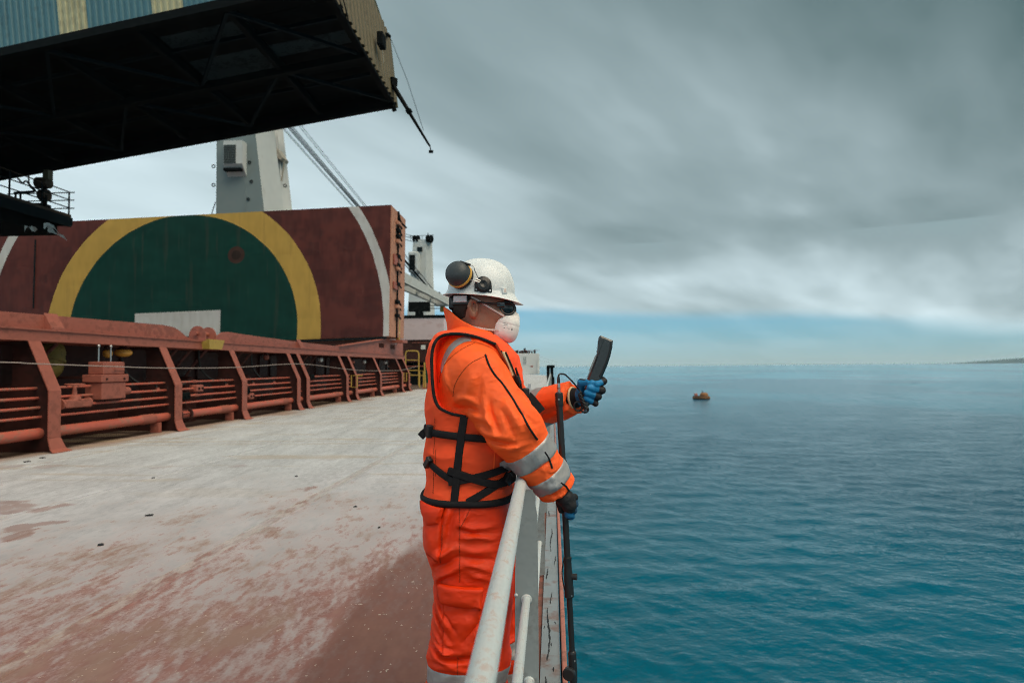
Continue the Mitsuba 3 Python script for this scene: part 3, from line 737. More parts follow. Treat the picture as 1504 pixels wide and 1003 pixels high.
# ------------------------------------------------------------------ the next hatch, forward
nh = thing('forward_hatch', 'closed hatch farther forward with a pale lilac side over a dark red coaming', 'hatch')
mat('lilac_paint', worn((0.50, 0.43, 0.455), (0.36, 0.26, 0.26), 0.3, 0.35, 1.0, 4.0, 0.12), 0.6, 0.3)
part(nh, 'cover', rbox((-34, 56, 3.72), (-8.9, 74, 5.55), 0.05, 1), 'lilac_paint', 30)
part(nh, 'cover_edge', box((-34.05, 55.95, 5.56), (-8.85, 74, 5.78)), 'dark_steel', False)
part(nh, 'coaming_plate', prism([(-34, 1.9), (-9.1, 1.9), (-9.1, 3.3), (-9.4, 3.70), (-34, 3.70)], 56.1, 74, 'y'), 'dark_red_paint', False)
part(nh, 'coaming_wall', box((-34, 56.6, 0.004), (-10.2, 74, 1.895)), 'dark_steel', False)
part(nh, 'number_plate', box((-10.85, 56.02, 2.95), (-10.5, 56.09, 3.3)), 'white_steel', False)
part(nh, 'hand_bar', rod((-11.6, 56.0, 3.5), (-9.8, 56.0, 3.5), 0.02, 6), 'red_paint', 30)
for k in range(6):
    y = 58 + 2.6 * k
    part(nh, 'stay', prism([(-10.19, 0.006), (-8.8, 0.006), (-8.85, 1.1), (-9.2, 1.89), (-10.19, 1.89)], y, y + 0.14, 'y'), 'red_paint', False)
part(nh, 'low_rail', rod((-14, 55.6, 1.55), (-8.4, 55.6, 1.55), 0.03, 8), 'red_paint', 30)

# ------------------------------------------------------------------ deck cranes
def loft(rings):
    n = len(rings[0])
    v = np.vstack(rings)
    f = []
    for i in range(len(rings) - 1):
        for j in range(n):
            a, b = i * n + j, i * n + (j + 1) % n
            f += [(a, b, b + n), (a, b + n, a + n)]
    for j in range(1, n - 1):
        f.append((0, j + 1, j))
        k = (len(rings) - 1) * n
        f.append((k, k + j, k + j + 1))
    m = trimesh.Trimesh(v, np.array(f), process=False)
    trimesh.repair.fix_normals(m)
    return m


def column(x0, x1, x2, y0, y1, z0, z1, s):
    """Box column whose seaward face leans in towards the top (x2 at the top instead of x1)."""
    def ring(z, xr):
        c = 0.25 * (x1 - x0)
        return np.array([(x0, y0, z), (xr - c, y0, z), (xr, y0 + c, z), (xr, y1 - c, z), (xr - c, y1, z), (x0, y1, z)])
    return loft([ring(z0, x1), ring(z1, x2)])


cr = thing('cargo_crane', 'white cargo crane column rising behind the disc painted hatch cover, its jib lowered forward', 'crane')
mat('crane_white', worn((0.42, 0.46, 0.465), (0.33, 0.34, 0.32), 0.28, 0.35, 6.0, 0.22, 0.10), 0.45, 0.4)
CY1 = 45.0
q0, q1 = pix(317.5, 312, CY1), pix(418.5, 312, CY1)
q2 = pix(375, 195, CY1)
xl, xr = q0[0], q1[0]
zt = 21.5
xm0, xm1 = pix(388, 310, CY1)[0], pix(375, 200, CY1)[0]
xr = pix(418.5, 312, CY1 + 3.2)[0]
xr1 = pix(405.5, 195, CY1 + 3.2)[0]
slope = (zt - q0[2]) / (q2[2] - q0[2])
zb = 0.01


def cring(z):
    f = (z - q0[2]) / (q2[2] - q0[2])
    a = xm0 + (xm1 - xm0) * f
    b = xr + (xr1 - xr) * f
    return np.array([(xl, CY1, z), (a, CY1, z), (b, CY1 + 3.2, z), (b - 0.5, CY1 + 4.6, z), (a, CY1 + 5.4, z), (xl, CY1 + 5.4, z)])


part(cr, 'column', loft([cring(3.0), cring(zt)]), 'crane_white', False)
mat('pale_steel', worn((0.30, 0.29, 0.25), (0.2, 0.16, 0.12), 0.4, 2.0, 3.0), 0.5, 0.3)
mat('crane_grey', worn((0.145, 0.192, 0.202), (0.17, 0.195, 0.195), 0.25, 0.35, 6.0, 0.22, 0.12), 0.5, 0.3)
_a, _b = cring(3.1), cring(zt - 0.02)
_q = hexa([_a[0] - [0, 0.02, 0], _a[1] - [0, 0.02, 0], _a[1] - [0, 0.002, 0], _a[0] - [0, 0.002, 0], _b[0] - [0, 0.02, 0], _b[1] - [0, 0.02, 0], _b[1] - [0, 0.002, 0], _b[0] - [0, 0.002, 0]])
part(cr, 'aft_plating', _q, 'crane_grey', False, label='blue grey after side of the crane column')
part(cr, 'pedestal', lathe([(0, 0), (0, 2.3), (2.99, 2.3), (2.99, 0)], (0.5 * (xl + xr), CY1 + 2.7, zb), (0, 0, 1), 32), 'crane_white', 30)
xs = pix(360, 260, CY1)[0]
part(cr, 'panel_seam', box((xs - 0.04, CY1 - 0.045, 3.1), (xs + 0.04, CY1 - 0.021, zt)), 'crane_grey', False)
w0, w1 = pix(328, 207, CY1 - 0.7), pix(355.5, 250, CY1 - 0.7)
box_v = part(cr, 'vent_box', prism([(CY1 - 0.022, w0[2]), (CY1 - 0.7, w0[2]), (CY1 - 0.7, w1[2] + 0.45), (CY1 - 0.022, w1[2] - 0.25)], w0[0], w1[0], 'x'), 'crane_white', False)
a0, a1 = pix(328.5, 213, CY1 - 0.72), pix(346, 240, CY1 - 0.72)
part(box_v, 'louvre_back', box((a0[0], CY1 - 0.715, a1[2]), (a1[0], CY1 - 0.703, a0[2])), 'dark_steel', False)
for k in range(11):
    z = a0[2] + (a1[2] - a0[2]) * (k + 0.5) / 11
    part(box_v, 'louvre_slat', bar((a0[0], CY1 - 0.75, z), (a1[0], CY1 - 0.75, z), 0.07, 0.035, (0, -0.5, 1)), 'crane_grey', False)
part(box_v, 'hood', box((w0[0], CY1 - 0.705, w1[2] + 0.02), (w1[0] - 0.1, CY1 - 0.05, w1[2] + 0.18)), 'dark_steel', False)
for x, y in ((367, 239), (369.5, 267), (365, 293)):
    p = pix(x, y, CY1)
    part(cr, 'lifting_eye', tube([p + [0.09 * math.cos(a), -0.06, 0.09 * math.sin(a)] for a in np.linspace(0, 6.283, 13)[:-1]], 0.03, 6, closed=True), 'blue_dark_steel', True)
for x, y in ((313.5, 244.5), (313.5, 272), (418.5, 273)):
    p = pix(x, y, CY1 + (2 if x > 400 else 0.5))
    part(cr, 'side_eye', tube([p + [0.11 * math.cos(a), 0, 0.11 * math.sin(a)] for a in np.linspace(0, 6.283, 13)[:-1]], 0.035, 6, closed=True), 'blue_dark_steel', True)
pl = lambda x, y: pix(x, y, CY1 + 4.3)  # noqa: E731
sh = part(cr, 'side_platform', loft([np.array([pl(408, 218) + [0, d, 0], pl(419, 234.5) + [0, d, 0], pl(416, 238) + [0, d, 0], pl(409, 234) + [0, d, 0]]) for d in (-0.5, 0.7)]), 'pale_steel', False)
part(cr, 'side_ladder', cat([rod(pl(404.5, 193), pl(408.5, 225), 0.04, 6), rod(pl(407, 193), pl(411, 222), 0.04, 6)] + [rod(pl(404.8 + 0.12 * k, 196 + 3 * k), pl(407.2 + 0.12 * k, 196 + 3 * k), 0.03, 6) for k in range(9)]), 'white_steel', 30)
part(cr, 'side_strut', bar(pl(418, 236), pl(413.5, 266), 0.10, 0.08, (0, 1, 0)), 'pale_steel', False)
part(cr, 'side_strut', rod(pl(411, 238), pl(413, 262), 0.05, 6), 'white_steel', 30)
part(cr, 'stay_line', tube([pix(316.5, 297, CY1), pix(311.5, 312, CY1), pix(311, 330, CY1)], 0.03, 6), 'dark_steel', 30)
tip = pix(650, 443, 74.0)
heel = pix(425, 330, 50.5)
dj = (tip - heel) / np.linalg.norm(tip - heel)
sj = np.cross(dj, (0, 0, 1.0))
sj /= np.linalg.norm(sj)
for s in (-1, 1):
    c0, c1 = heel + sj * s * 1.35, tip + sj * s * 0.55
    part(cr, 'jib_girder', hexa([c0 - [0.2, 0, 0.75], c0 + [0.2, 0, -0.75], c1 + [0.12, 0, -0.35], c1 - [0.12, 0, 0.35], c0 - [0.2, 0, -0.75], c0 + [0.2, 0, 0.75], c1 + [0.12, 0, 0.35], c1 - [0.12, 0, -0.35]]), 'crane_white', False)
for k in range(9):
    f = (k + 0.3) / 9
    c = heel + (tip - heel) * f
    w = 1.35 + (0.55 - 1.35) * f
    part(cr, 'jib_cross_beam', bar(c - sj * w, c + sj * w, 0.25, 0.35), 'crane_white', False)
part(cr, 'jib_head', rbox(tip - [0.9, 0.3, 0.45], tip + [0.75, 0.9, 0.6], 0.1, 1), 'white_steel', 30)
part(cr, 'jib_sheave', lathe([(0, 0), (0, 0.42), (0.16, 0.42), (0.16, 0)], tip + [-0.5, 0.4, 0.7], (1, 0, 0), 16), 'dark_steel', 30)
part(cr, 'jib_heel_frame', rbox(heel - [1.8, 1.2, 1.2], heel + [1.6, 0.4, 0.8], 0.1, 1), 'crane_white', 30)
for x0, x1, dz in ((414, 641, 0.0), (416.5, 642, 0.02), (423, 644, 0.04), (425.5, 644.6, 0.05), (428, 645.2, 0.06), (431, 645.5, 0.07), (441, 648.5, 0.08), (445, 649.5, 0.09)):
    a = pix(x0, 188, 49.0)
    b = pix(x1, 441, 74.2)
    a = a + (a - b) * 0.16
    part(cr, 'hoist_wire', tube([a, b], 0.034 if 420 < x0 < 435 else 0.022, 6), 'blue_dark_steel', True)
part(cr, 'crane_head', rbox((xl, CY1 + 0.3, zt + 0.01), (xr1 - 0.4, CY1 + 5, zt + 1.2), 0.1, 1), 'crane_white', 30)

c2 = thing('cargo_crane', 'far crane column with dark sheaves on top, seen past the hatch covers', 'crane')
Y2 = 100.0
k = lambda x, y: pix(x, y, Y2)  # noqa: E731
xl2, xr2 = k(601.5, 420)[0], k(637, 420)[0]
xt0, xt1 = k(607, 352)[0], pix(634.5, 352, Y2 + 1.6)[0]
xr2 = pix(637, 420, Y2 + 1.6)[0]
xm2 = k(626, 420)[0]
xmt = k(625.5, 352)[0]
z2t = k(610, 352)[2]


def c2ring(z, f):
    L, Mm, R = xl2 + (xt0 - xl2) * f, xm2 + (xmt - xm2) * f, xr2 + (xt1 - xr2) * f
    return np.array([(L, Y2, z), (Mm, Y2, z), (R, Y2 + 1.6, z), (R - 0.3, Y2 + 3.0, z), (L, Y2 + 4, z)])


zz = k(610, 420)[2]
part(c2, 'column', loft([c2ring(0.01, -(zz / (z2t - zz))), c2ring(z2t, 1.0)]), 'crane_white', False)
part(c2, 'machine_house', rbox(np.array([k(602.5, 383)[0], Y2 - 1.6, k(0, 412)[2]]), np.array([k(617.5, 383)[0], Y2 - 0.01, k(0, 383)[2]]), 0.25), 'crane_white', 30)
part(c2, 'house_louvre', box((k(603.5, 0)[0], Y2 - 1.66, k(0, 409)[2]), (k(611.5, 0)[0], Y2 - 1.61, k(0, 388)[2])), 'dark_steel', False)
part(c2, 'upper_vent', box((k(612, 0)[0], Y2 - 0.3, k(0, 381)[2]), (k(619, 0)[0], Y2 - 0.01, k(0, 375)[2])), 'blue_dark_steel', False)
for x in (610.5, 630):
    for dx in (-2.6, 2.2):
        p = k(x + dx, 350.5)
        part(c2, 'sheave', lathe([(0, 0), (0, 0.52), (0.2, 0.52), (0.2, 0)], p + [0, 0.2, 0], (0.9, -0.4, 0), 16), 'dark_steel', 30)
    part(c2, 'sheave_frame', rbox(k(x - 4.2, 355) + [0, 0.1, 0], k(x + 3.6, 348) + [0, 1.2, 0], 0.08, 1), 'dark_steel', 30)
part(c2, 'top_rail', cat([rod(k(600, 347.5), k(637, 345), 0.035, 6), rod(k(603.5, 346), k(603.5, 354), 0.03, 6), rod(k(620, 346), k(620, 353), 0.03, 6), rod(k(636, 345), k(636, 352), 0.03, 6), rod(k(628.5, 342.5), k(628.5, 352), 0.07, 6)]), 'dark_steel', 30)
for y in (347.5, 351, 355.5):
    part(c2, 'topping_wire', rod(k(594.5, y + 1.2) + [-2, -8, 0.0], k(607, y - 0.5), 0.04, 6), 'dark_steel', True)
t = thing('jib_rest', 'dark frame with a yellow post carrying the lowered crane jib', 'jib rest')
part(t, 'trestle', box(pix(600, 457.5, 75.5), pix(632, 444, 76.2)), 'dark_steel', False)
part(t, 'yellow_post', bar(pix(650, 458, 75), pix(650, 443, 75), 0.5, 0.5, (0, 1, 0)), 'yellow_paint', False)
part(t, 'rail_bar', rod(pix(630, 449, 75), pix(652, 449, 75), 0.05, 6), 'dark_steel', 30)
part(t, 'rail_bar', rod(pix(630, 453, 75), pix(652, 453, 75), 0.05, 6), 'dark_steel', 30)
part(t, 'leg', bar((pix(616, 458, 75.8)[0], 75.8, 0.01), pix(616, 458, 75.8) + [0, 0, -0.02], 0.8, 0.8, (0, 1, 0)), 'dark_steel', False)

# ------------------------------------------------------------------ the conveyor gallery overhead
B_ = pix(580, 158.5, 26.0)
z_ = (pix(477, -19.5, 10.0) - EYE) / 10.0
A_ = EYE + z_ * ((B_[2] - EYE[2]) / z_[2])
dl = CF + (-5294 - CX) / FPX * CR - (1239 - CY) / FPX * CU
dl /= np.linalg.norm(dl)                                           # runs down to port
L = 34.0
up = np.array([dl[2], 0, -dl[0]])
up /= np.linalg.norm(up)
if up[2] < 0:
    up = -up
HW = 2.75
ga = thing('conveyor_gallery', 'huge corrugated conveyor gallery overhead, blue green and cream cladding over a black underside', 'conveyor gallery')
blend = lambda base, seed: worn(base, tuple(0.55 * c for c in base), 0.4, 1.0, seed, 0.25, 0.22)  # noqa: E731
mat('teal_sheet', blend((0.055, 0.155, 0.195), 1.0), 0.5, 0.4)
mat('cream_sheet', blend((0.37, 0.37, 0.235), 4.0), 0.5, 0.4)
mat('pale_sheet', blend((0.33, 0.37, 0.37), 7.0), 0.5, 0.4)
mat('olive_sheet', blend((0.095, 0.080, 0.040), 9.0), 0.5, 0.4)
mat('olive_dark_sheet', blend((0.10, 0.092, 0.050), 12.0), 0.5, 0.4)


def corrugated(o, e, width, h, nrm, period=0.19, depth=0.042):
    """A corrugated sheet of that width and height, 2 mm thick, ribs along 'up'."""
    n = int(round(width / period))
    pts = []
    for i in range(n):
        for f, d in ((0.0, 0), (0.30, 0), (0.42, 1), (0.78, 1), (0.90, 0)):
            pts.append(((i + f) / n * width, d * depth))
    pts.append((width, 0))
    pts = np.array(pts)
    k = len(pts)
    v = []
    for off in (0.0, -0.006):
        for hh in (0, h):
            v.append(o + pts[:, :1] * e + up * hh + (pts[:, 1:] + off) * nrm)
    v = np.vstack(v)
    i = np.arange(k - 1)
    f = [np.stack([i, i + 1, i + 1 + k, i + k], 1), np.stack([i + 2 * k, i + 3 * k, i + 3 * k + 1, i + 2 * k + 1], 1), np.stack([i, i + 2 * k, i + 2 * k + 1, i + 1], 1)]
    f = np.vstack(f)
    m = trimesh.Trimesh(v, np.vstack([f[:, :3], f[:, [0, 2, 3]]]), process=False)
    return m


nf = np.cross(up, dl)
nf = nf if nf[1] < 0 else -nf
SW = 0.86
d0 = 0.0
edges = [0.0]
front_px = [(390, 'pale_sheet'), (370, 'teal_sheet'), (322, 'teal_sheet'), (271, 'cream_sheet'), (225, 'teal_sheet'), (178, 'teal_sheet'), (131, 'cream_sheet'), (89, 'teal_sheet'), (44, 'teal_sheet'), (0, 'teal_sheet')]


def along(px):
    """Distance along the lower front edge at which it crosses that column of the photograph."""
    lo, hi = -2.0, 30.0
    for _ in range(50):
        mid = (lo + hi) / 2
        q = A_ + dl * mid - EYE
        x = CX + FPX * (q @ CR) / (q @ CF)
        lo, hi = (mid, hi) if x > px else (lo, mid)
    return mid


g = np.random.default_rng(3)
marks = [along(p) for p, _ in front_px]
cols = [c for _, c in front_px]
step = marks[-1] - marks[-2]
while marks[-1] < L - 2:
    marks.append(marks[-1] + step)
    cols.append('cream_sheet' if len(marks) % 4 == 3 else 'teal_sheet')
marks.append(L)
marks, cols = [0.02, along(430)] + marks, ['teal_sheet', 'pale_sheet'] + cols
for a, b, c in zip(marks[:-1], marks[1:], cols):
    part(ga, 'wall_sheet', corrugated(A_ + dl * a + up * 0.14 + nf * 0.01, dl, b - a - 0.004, HW, nf), c, False)
eb = (B_ - A_) / np.linalg.norm(B_ - A_)
W = np.linalg.norm(B_ - A_)
ne = np.cross(eb, up)
ne = ne if ne[0] > 0 else -ne
ns = int(W / SW)
for i in range(ns):
    part(ga, 'end_sheet', corrugated(A_ + eb * (W * i / ns) + up * 0.10 + ne * 0.01, eb, W / ns - 0.004, HW + (0.0 if i in (0, ns - 1) else 0.02), ne, 0.43, 0.12), 'olive_sheet', False)
# roof with a slight pitch, far wall
ridge = up * (HW + 1.3) + eb * W / 2
for a, b in ((A_ + up * HW, A_ + ridge), (A_ + ridge, B_ + up * HW)):
    e = (b - a) / np.linalg.norm(b - a)
    q = hexa([a - dl * 0.04, a + dl * L, b + dl * L, b - dl * 0.04, a - dl * 0.04 + up * 0.04, a + dl * L + up * 0.04, b + dl * L + up * 0.04, b - dl * 0.04 + up * 0.04])
    trimesh.repair.fix_normals(q)
    part(ga, 'roof_sheet', q, 'olive_dark_sheet', False)
q = prism([(0, 0), (W, 0), (W / 2, 1.25)], 0, 0.04, 'z')
q.vertices = A_ + up * (HW + 0.1) + q.vertices[:, :1] * eb + q.vertices[:, 1:2] * up + (q.vertices[:, 2:] - 0.02) * ne
trimesh.repair.fix_normals(q)
part(ga, 'gable_panel', q, 'olive_dark_sheet', False)
q = hexa([B_ + nf * 0.02, B_ + dl * L + nf * 0.02, B_ + dl * L - nf * 0.05, B_ - nf * 0.05, *[x + up * HW for x in (B_ + nf * 0.02, B_ + dl * L + nf * 0.02, B_ + dl * L - nf * 0.05, B_ - nf * 0.05)]])
trimesh.repair.fix_normals(q)
part(ga, 'back_wall', q, 'dark_steel', False)
# trim along the lower edges
part(ga, 'edge_trim', bar(A_ + up * 0.09 + nf * 0.03, A_ + dl * L + up * 0.09 + nf * 0.03, 0.06, 0.10, up), 'pale_sheet', False)
part(ga, 'edge_trim', bar(A_ + up * 0.04 + ne * 0.03, B_ + up * 0.04 + ne * 0.03, 0.05, 0.12, up), 'dark_steel', False)
part(ga, 'corner_post', bar(B_ + ne * 0.05, B_ + up * (HW + 0.15) + ne * 0.05, 0.14, 0.14, eb), 'olive_dark_sheet', False)
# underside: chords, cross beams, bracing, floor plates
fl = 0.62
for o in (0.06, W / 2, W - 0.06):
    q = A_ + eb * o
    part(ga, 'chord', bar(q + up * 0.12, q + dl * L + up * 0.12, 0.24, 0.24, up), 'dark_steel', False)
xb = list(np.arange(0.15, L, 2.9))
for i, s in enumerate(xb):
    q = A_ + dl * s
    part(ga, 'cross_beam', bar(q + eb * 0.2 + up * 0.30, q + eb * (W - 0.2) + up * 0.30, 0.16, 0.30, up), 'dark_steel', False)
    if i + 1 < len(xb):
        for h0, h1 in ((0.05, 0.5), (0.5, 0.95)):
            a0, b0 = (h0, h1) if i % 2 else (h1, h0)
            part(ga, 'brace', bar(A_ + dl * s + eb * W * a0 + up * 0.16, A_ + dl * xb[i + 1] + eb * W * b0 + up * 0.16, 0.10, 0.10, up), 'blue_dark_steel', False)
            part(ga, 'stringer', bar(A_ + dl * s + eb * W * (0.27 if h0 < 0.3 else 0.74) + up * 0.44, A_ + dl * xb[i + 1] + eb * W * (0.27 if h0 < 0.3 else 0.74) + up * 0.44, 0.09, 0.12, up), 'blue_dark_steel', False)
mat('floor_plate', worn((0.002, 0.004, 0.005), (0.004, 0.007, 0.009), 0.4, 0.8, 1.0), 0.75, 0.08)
mat('grating_pale', worn((0.024, 0.042, 0.050), (0.005, 0.009, 0.012), 0.5, 2.2, 1.0), 0.75, 0.1)  # skylight glimpsed through the floor, put in as a paler plate colour
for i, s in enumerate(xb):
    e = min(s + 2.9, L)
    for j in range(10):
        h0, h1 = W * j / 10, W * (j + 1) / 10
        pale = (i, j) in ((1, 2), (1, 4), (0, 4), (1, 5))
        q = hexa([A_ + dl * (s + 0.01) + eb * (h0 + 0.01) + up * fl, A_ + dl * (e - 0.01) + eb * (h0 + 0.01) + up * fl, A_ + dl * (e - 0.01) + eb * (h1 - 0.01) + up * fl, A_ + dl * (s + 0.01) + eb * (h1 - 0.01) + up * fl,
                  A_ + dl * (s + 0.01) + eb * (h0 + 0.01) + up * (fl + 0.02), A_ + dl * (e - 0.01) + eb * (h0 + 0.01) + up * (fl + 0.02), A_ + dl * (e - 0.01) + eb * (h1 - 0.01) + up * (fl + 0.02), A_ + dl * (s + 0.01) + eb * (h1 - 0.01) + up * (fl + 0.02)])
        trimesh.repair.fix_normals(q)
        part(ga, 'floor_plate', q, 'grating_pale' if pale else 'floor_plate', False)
# fittings on the end wall
pe = lambda x, y, d: pix(x, y, d)  # noqa: E731
part(ga, 'wall_lamp', rbox(pe(553, 60, 22.6) + [0, 0, -0.12], pe(559, 56, 22.9) + [0.15, 0.2, 0.1], 0.03, 1), 'dark_steel', 30)
part(ga, 'end_window', bar(A_ + eb * W * 0.80 + up * 1.0 + ne * 0.075, A_ + eb * W * 0.80 + up * 1.7 + ne * 0.075, 0.55, 0.02, ne), 'pale_sheet', False)
part(ga, 'hook_arm', tube(curve([pe(563, 50, 25.0), pe(569, 51, 25.2), pe(572.5, 54, 25.4)], 8), 0.06, 8), 'dark_steel', 40)
part(ga, 'corner_block', bar(pe(576, 151, 25.8), pe(579.5, 163, 25.8), 0.16, 0.16, (0, 1, 0)), 'dark_steel', False)
part(ga, 'hanging_loop', tube(curve([A_ + eb * 0.5 + ne * 0.2 + up * 0.3, A_ + eb * 0.4 + ne * 0.3 - up * 0.45, A_ + eb * 1.0 + ne * 0.3 - up * 0.5, A_ + eb * 1.1 + ne * 0.2 + up * 0.2], 16), 0.02, 6), 'dark_steel', True)

ar = thing('camera_boom', 'thin black boom with a small head leaning out from the end of the gallery', 'boom')
a, b = pe(575.5, 122, 25.2), pe(632, 216, 24.4)
part(ar, 'mount', bar(pe(572, 123, 25.3), pe(580, 120, 25.1), 0.25, 0.30), 'dark_steel', False)
part(ar, 'arm', tube([a, a + (b - a) * 0.45, a + (b - a) * 0.455, a + (b - a) * 0.99], [0.075, 0.065, 0.05, 0.035], 10), 'dark_steel', 40)
part(ar, 'under_arm', tube([a - [0, 0, 0.14], a + (b - a) * 0.95 - [0, 0, 0.05]], [0.03, 0.02], 8), 'dark_steel', 40)
part(ar, 'joint', bar(a + (b - a) * 0.43, a + (b - a) * 0.48, 0.15, 0.18), 'dark_steel', False)
part(ar, 'drop_rod', rod(b, pe(632.5, 223, 24.4), 0.02, 6), 'dark_steel', 40)
part(ar, 'head', rod(pe(630, 223, 24.4), pe(636, 223, 24.4), 0.055, 10), 'dark_steel', 40)
part(ar, 'stay_wire', tube([pe(572.5, 54, 25.4), pe(598, 118, 24.9), pe(622, 192, 24.5)], 0.010, 5), 'dark_steel', True)
part(ar, 'stay_wire', tube([pe(578, 124, 25.2), pe(578.5, 155, 25.4)], 0.012, 5), 'dark_steel', True)

# ------------------------------------------------------------------ the access platform hanging at the left
XP = -21.1
pf = thing('access_platform', 'dark steel platform with thin railing hanging under the gallery at the left edge', 'platform')
y_end = pixx(105, 320, -21.1)[1]
pz = pixx(105, 320, XP)[2]
y0 = 19.5
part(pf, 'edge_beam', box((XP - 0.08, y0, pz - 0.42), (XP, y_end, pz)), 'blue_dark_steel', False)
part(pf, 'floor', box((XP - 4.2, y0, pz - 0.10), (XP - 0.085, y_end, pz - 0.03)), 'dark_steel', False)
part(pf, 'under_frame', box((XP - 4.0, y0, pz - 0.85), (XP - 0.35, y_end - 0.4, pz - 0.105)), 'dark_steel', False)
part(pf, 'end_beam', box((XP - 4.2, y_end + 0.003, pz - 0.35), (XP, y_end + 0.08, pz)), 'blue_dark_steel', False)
part(pf, 'toe_board', box((XP - 0.03, y0, pz + 0.003), (XP + 0.004, y_end - 0.02, pz + 0.12)), 'brown_steel', False)
for y in (y_end - 5.1, y_end - 3.4, y_end - 1.7, y_end - 0.1):
    part(pf, 'rail_post', rod((XP - 0.05, y, pz), (XP - 0.05, y, pz + 1.13), 0.035, 8), 'blue_dark_steel', 40)
for x in (1.2, 2.6):
    part(pf, 'rail_post', rod((XP - x, y_end, pz), (XP - x, y_end, pz + 1.13), 0.035, 8), 'blue_dark_steel', 40)
for z in (0.42, 0.78, 1.12):
    part(pf, 'rail_bar', rod((XP - 0.05, y0, pz + z), (XP - 0.05, y_end, pz + z), 0.025, 8), 'brown_steel' if z > 1 else 'blue_dark_steel', 40)
    part(pf, 'rail_bar', rod((XP - 3.0, y_end, pz + z), (XP + 0.12, y_end, pz + z), 0.025, 8), 'blue_dark_steel', 40)
for x, y in ((XP - 1.2, 22.2), (XP - 3.9, 22.2), (XP - 3.9, 24.6)):
    s = (x - B_[0]) / dl[0]
    zt_ = (B_ + dl * s)[2] + 0.1
    part(pf, 'hanger', bar((x, y, pz - 0.1), (x, y, zt_), 0.35, 0.35, (0, 1, 0)), 'blue_dark_steel', False)
mo = thing('drive_motor', 'rust brown motor and gear box standing on the hanging platform', 'motor')
YM_ = y_end - 1.2
q = lambda x, y: pix(x, y, YM_)  # noqa: E731
part(mo, 'top_box', box(q(66, 264) - [0, 0.1, 0], q(73, 250) + [0, 0.2, 0]), 'olive_dark_sheet', False)
part(mo, 'body', rod(q(52, 268) + [0, 0.1, 0], q(70, 268) + [0, 0.1, 0], 0.24, 14), 'brown_steel', 40)
part(mo, 'gear_case', rod(q(57, 286) + [0, 0.1, 0], q(68, 286) + [0, 0.1, 0], 0.24, 14), 'brown_steel', 40)
part(mo, 'foot', box(np.array([q(55, 0)[0], YM_ - 0.1, pz + 0.003]), np.array([q(70, 0)[0], YM_ + 0.4, pz + 0.36])), 'dark_steel', False)
part(mo, 'frame', bar(q(66, 303), q(66, 250), 0.12, 0.12, (0, 1, 0)), 'dark_steel', False)
part(mo, 'cable', tube(curve([q(26, 262), q(33, 269), q(38, 266), q(44, 272), q(52, 280)], 20), 0.035, 6), 'blue_dark_steel', True)
part(mo, 'cable', tube(curve([q(42, 258), q(43, 272), q(48, 278), q(55, 283)], 20), 0.03, 6), 'blue_dark_steel', True)
part(mo, 'bench', cat([rod(q(21, 283.5), q(50, 281.5), 0.05, 6), rod(q(23, 283), q(23, 292), 0.04, 6), rod(q(30, 283), q(30, 295), 0.04, 6)]), 'blue_dark_steel', 30)
mat('rag_cloth', worn((0.50, 0.54, 0.53), (0.2, 0.22, 0.22), 0.4, 6.0), 0.8, 0.2)
rg = thing('torn_rag', 'torn pale plastic rag fluttering under the hanging platform', 'rag')
q = lambda x, y: pix(x, y, 24.6)  # noqa: E731
for k, (pts, w) in enumerate((([(64, 332), (72, 331.5), (78, 333), (83, 339), (87, 343)], 0.12), ([(70, 334), (78, 341), (86, 345), (94, 348), (95, 350)], 0.10), ([(36, 336), (42, 333), (47, 336), (53, 335)], 0.09))):
    c = curve([q(*p) for p in pts], 22)
    n_ = len(c)
    h = (w * (0.6 + 0.5 * np.sin(np.linspace(0, 7, n_) + k)))[:, None]
    ph = np.linspace(0, 5, n_)[:, None]
    e = np.hstack([np.zeros((n_, 1)), np.sin(ph), 0.3 + np.abs(np.cos(ph))])
    v = np.vstack([c - e * h, c + e * h, c - e * h + [0, 0.012, 0], c + e * h + [0, 0.012, 0]])
    i = np.arange(n_ - 1)
    f = np.vstack([np.stack([i, i + 1, i + 1 + n_, i + n_], 1), np.stack([i + 2 * n_, i + 3 * n_, i + 1 + 3 * n_, i + 1 + 2 * n_], 1), np.stack([i, i + 2 * n_, i + 1 + 2 * n_, i + 1], 1), np.stack([i + n_, i + 1 + n_, i + 1 + 3 * n_, i + 3 * n_], 1)])
    part(rg, 'strip', trimesh.Trimesh(v, np.vstack([f[:, :3], f[:, [0, 2, 3]]]), process=False), 'rag_cloth', 60)

# ------------------------------------------------------------------ far end of the deck and the buoy
dh = thing('deckhouse', 'small white deckhouse at the far bow with dark gear along its roof', 'deckhouse')
Yd = 128.0
q = lambda x, y: pix(x, y, Yd)  # noqa: E731
x0, x1, zt = q(742, 0)[0], q(786.3, 0)[0], q(0, 519)[2] - 0.05
zt = q(770, 519)[2]
part(dh, 'house_wall', rbox((x0, Yd, 0.0), (x1, Yd + 6, zt), 0.06, 1), 'white_steel', 30)
dd = part(dh, 'door', box((q(774, 0)[0], Yd - 0.06, q(0, 547)[2] + 0.2), (q(778, 0)[0], Yd - 0.005, q(770, 537)[2])), 'red_paint', False)
part(dd, 'handle', box((q(774.6, 0)[0], Yd - 0.14, 1.0), (q(775.4, 0)[0], Yd - 0.065, 1.15)), 'white_steel', False)
part(dh, 'corner_pipe', rod((x1 - 0.25, Yd - 0.1, 0.05), (x1 - 0.25, Yd - 0.1, zt * 0.62), 0.10, 8), 'white_steel', 30)
for x in (764, 766.5):
    part(dh, 'vent', box((q(x, 0)[0], Yd - 0.15, q(0, 541)[2]), (q(x + 1.6, 0)[0], Yd - 0.005, q(0, 531)[2])), 'pale_sheet', False)
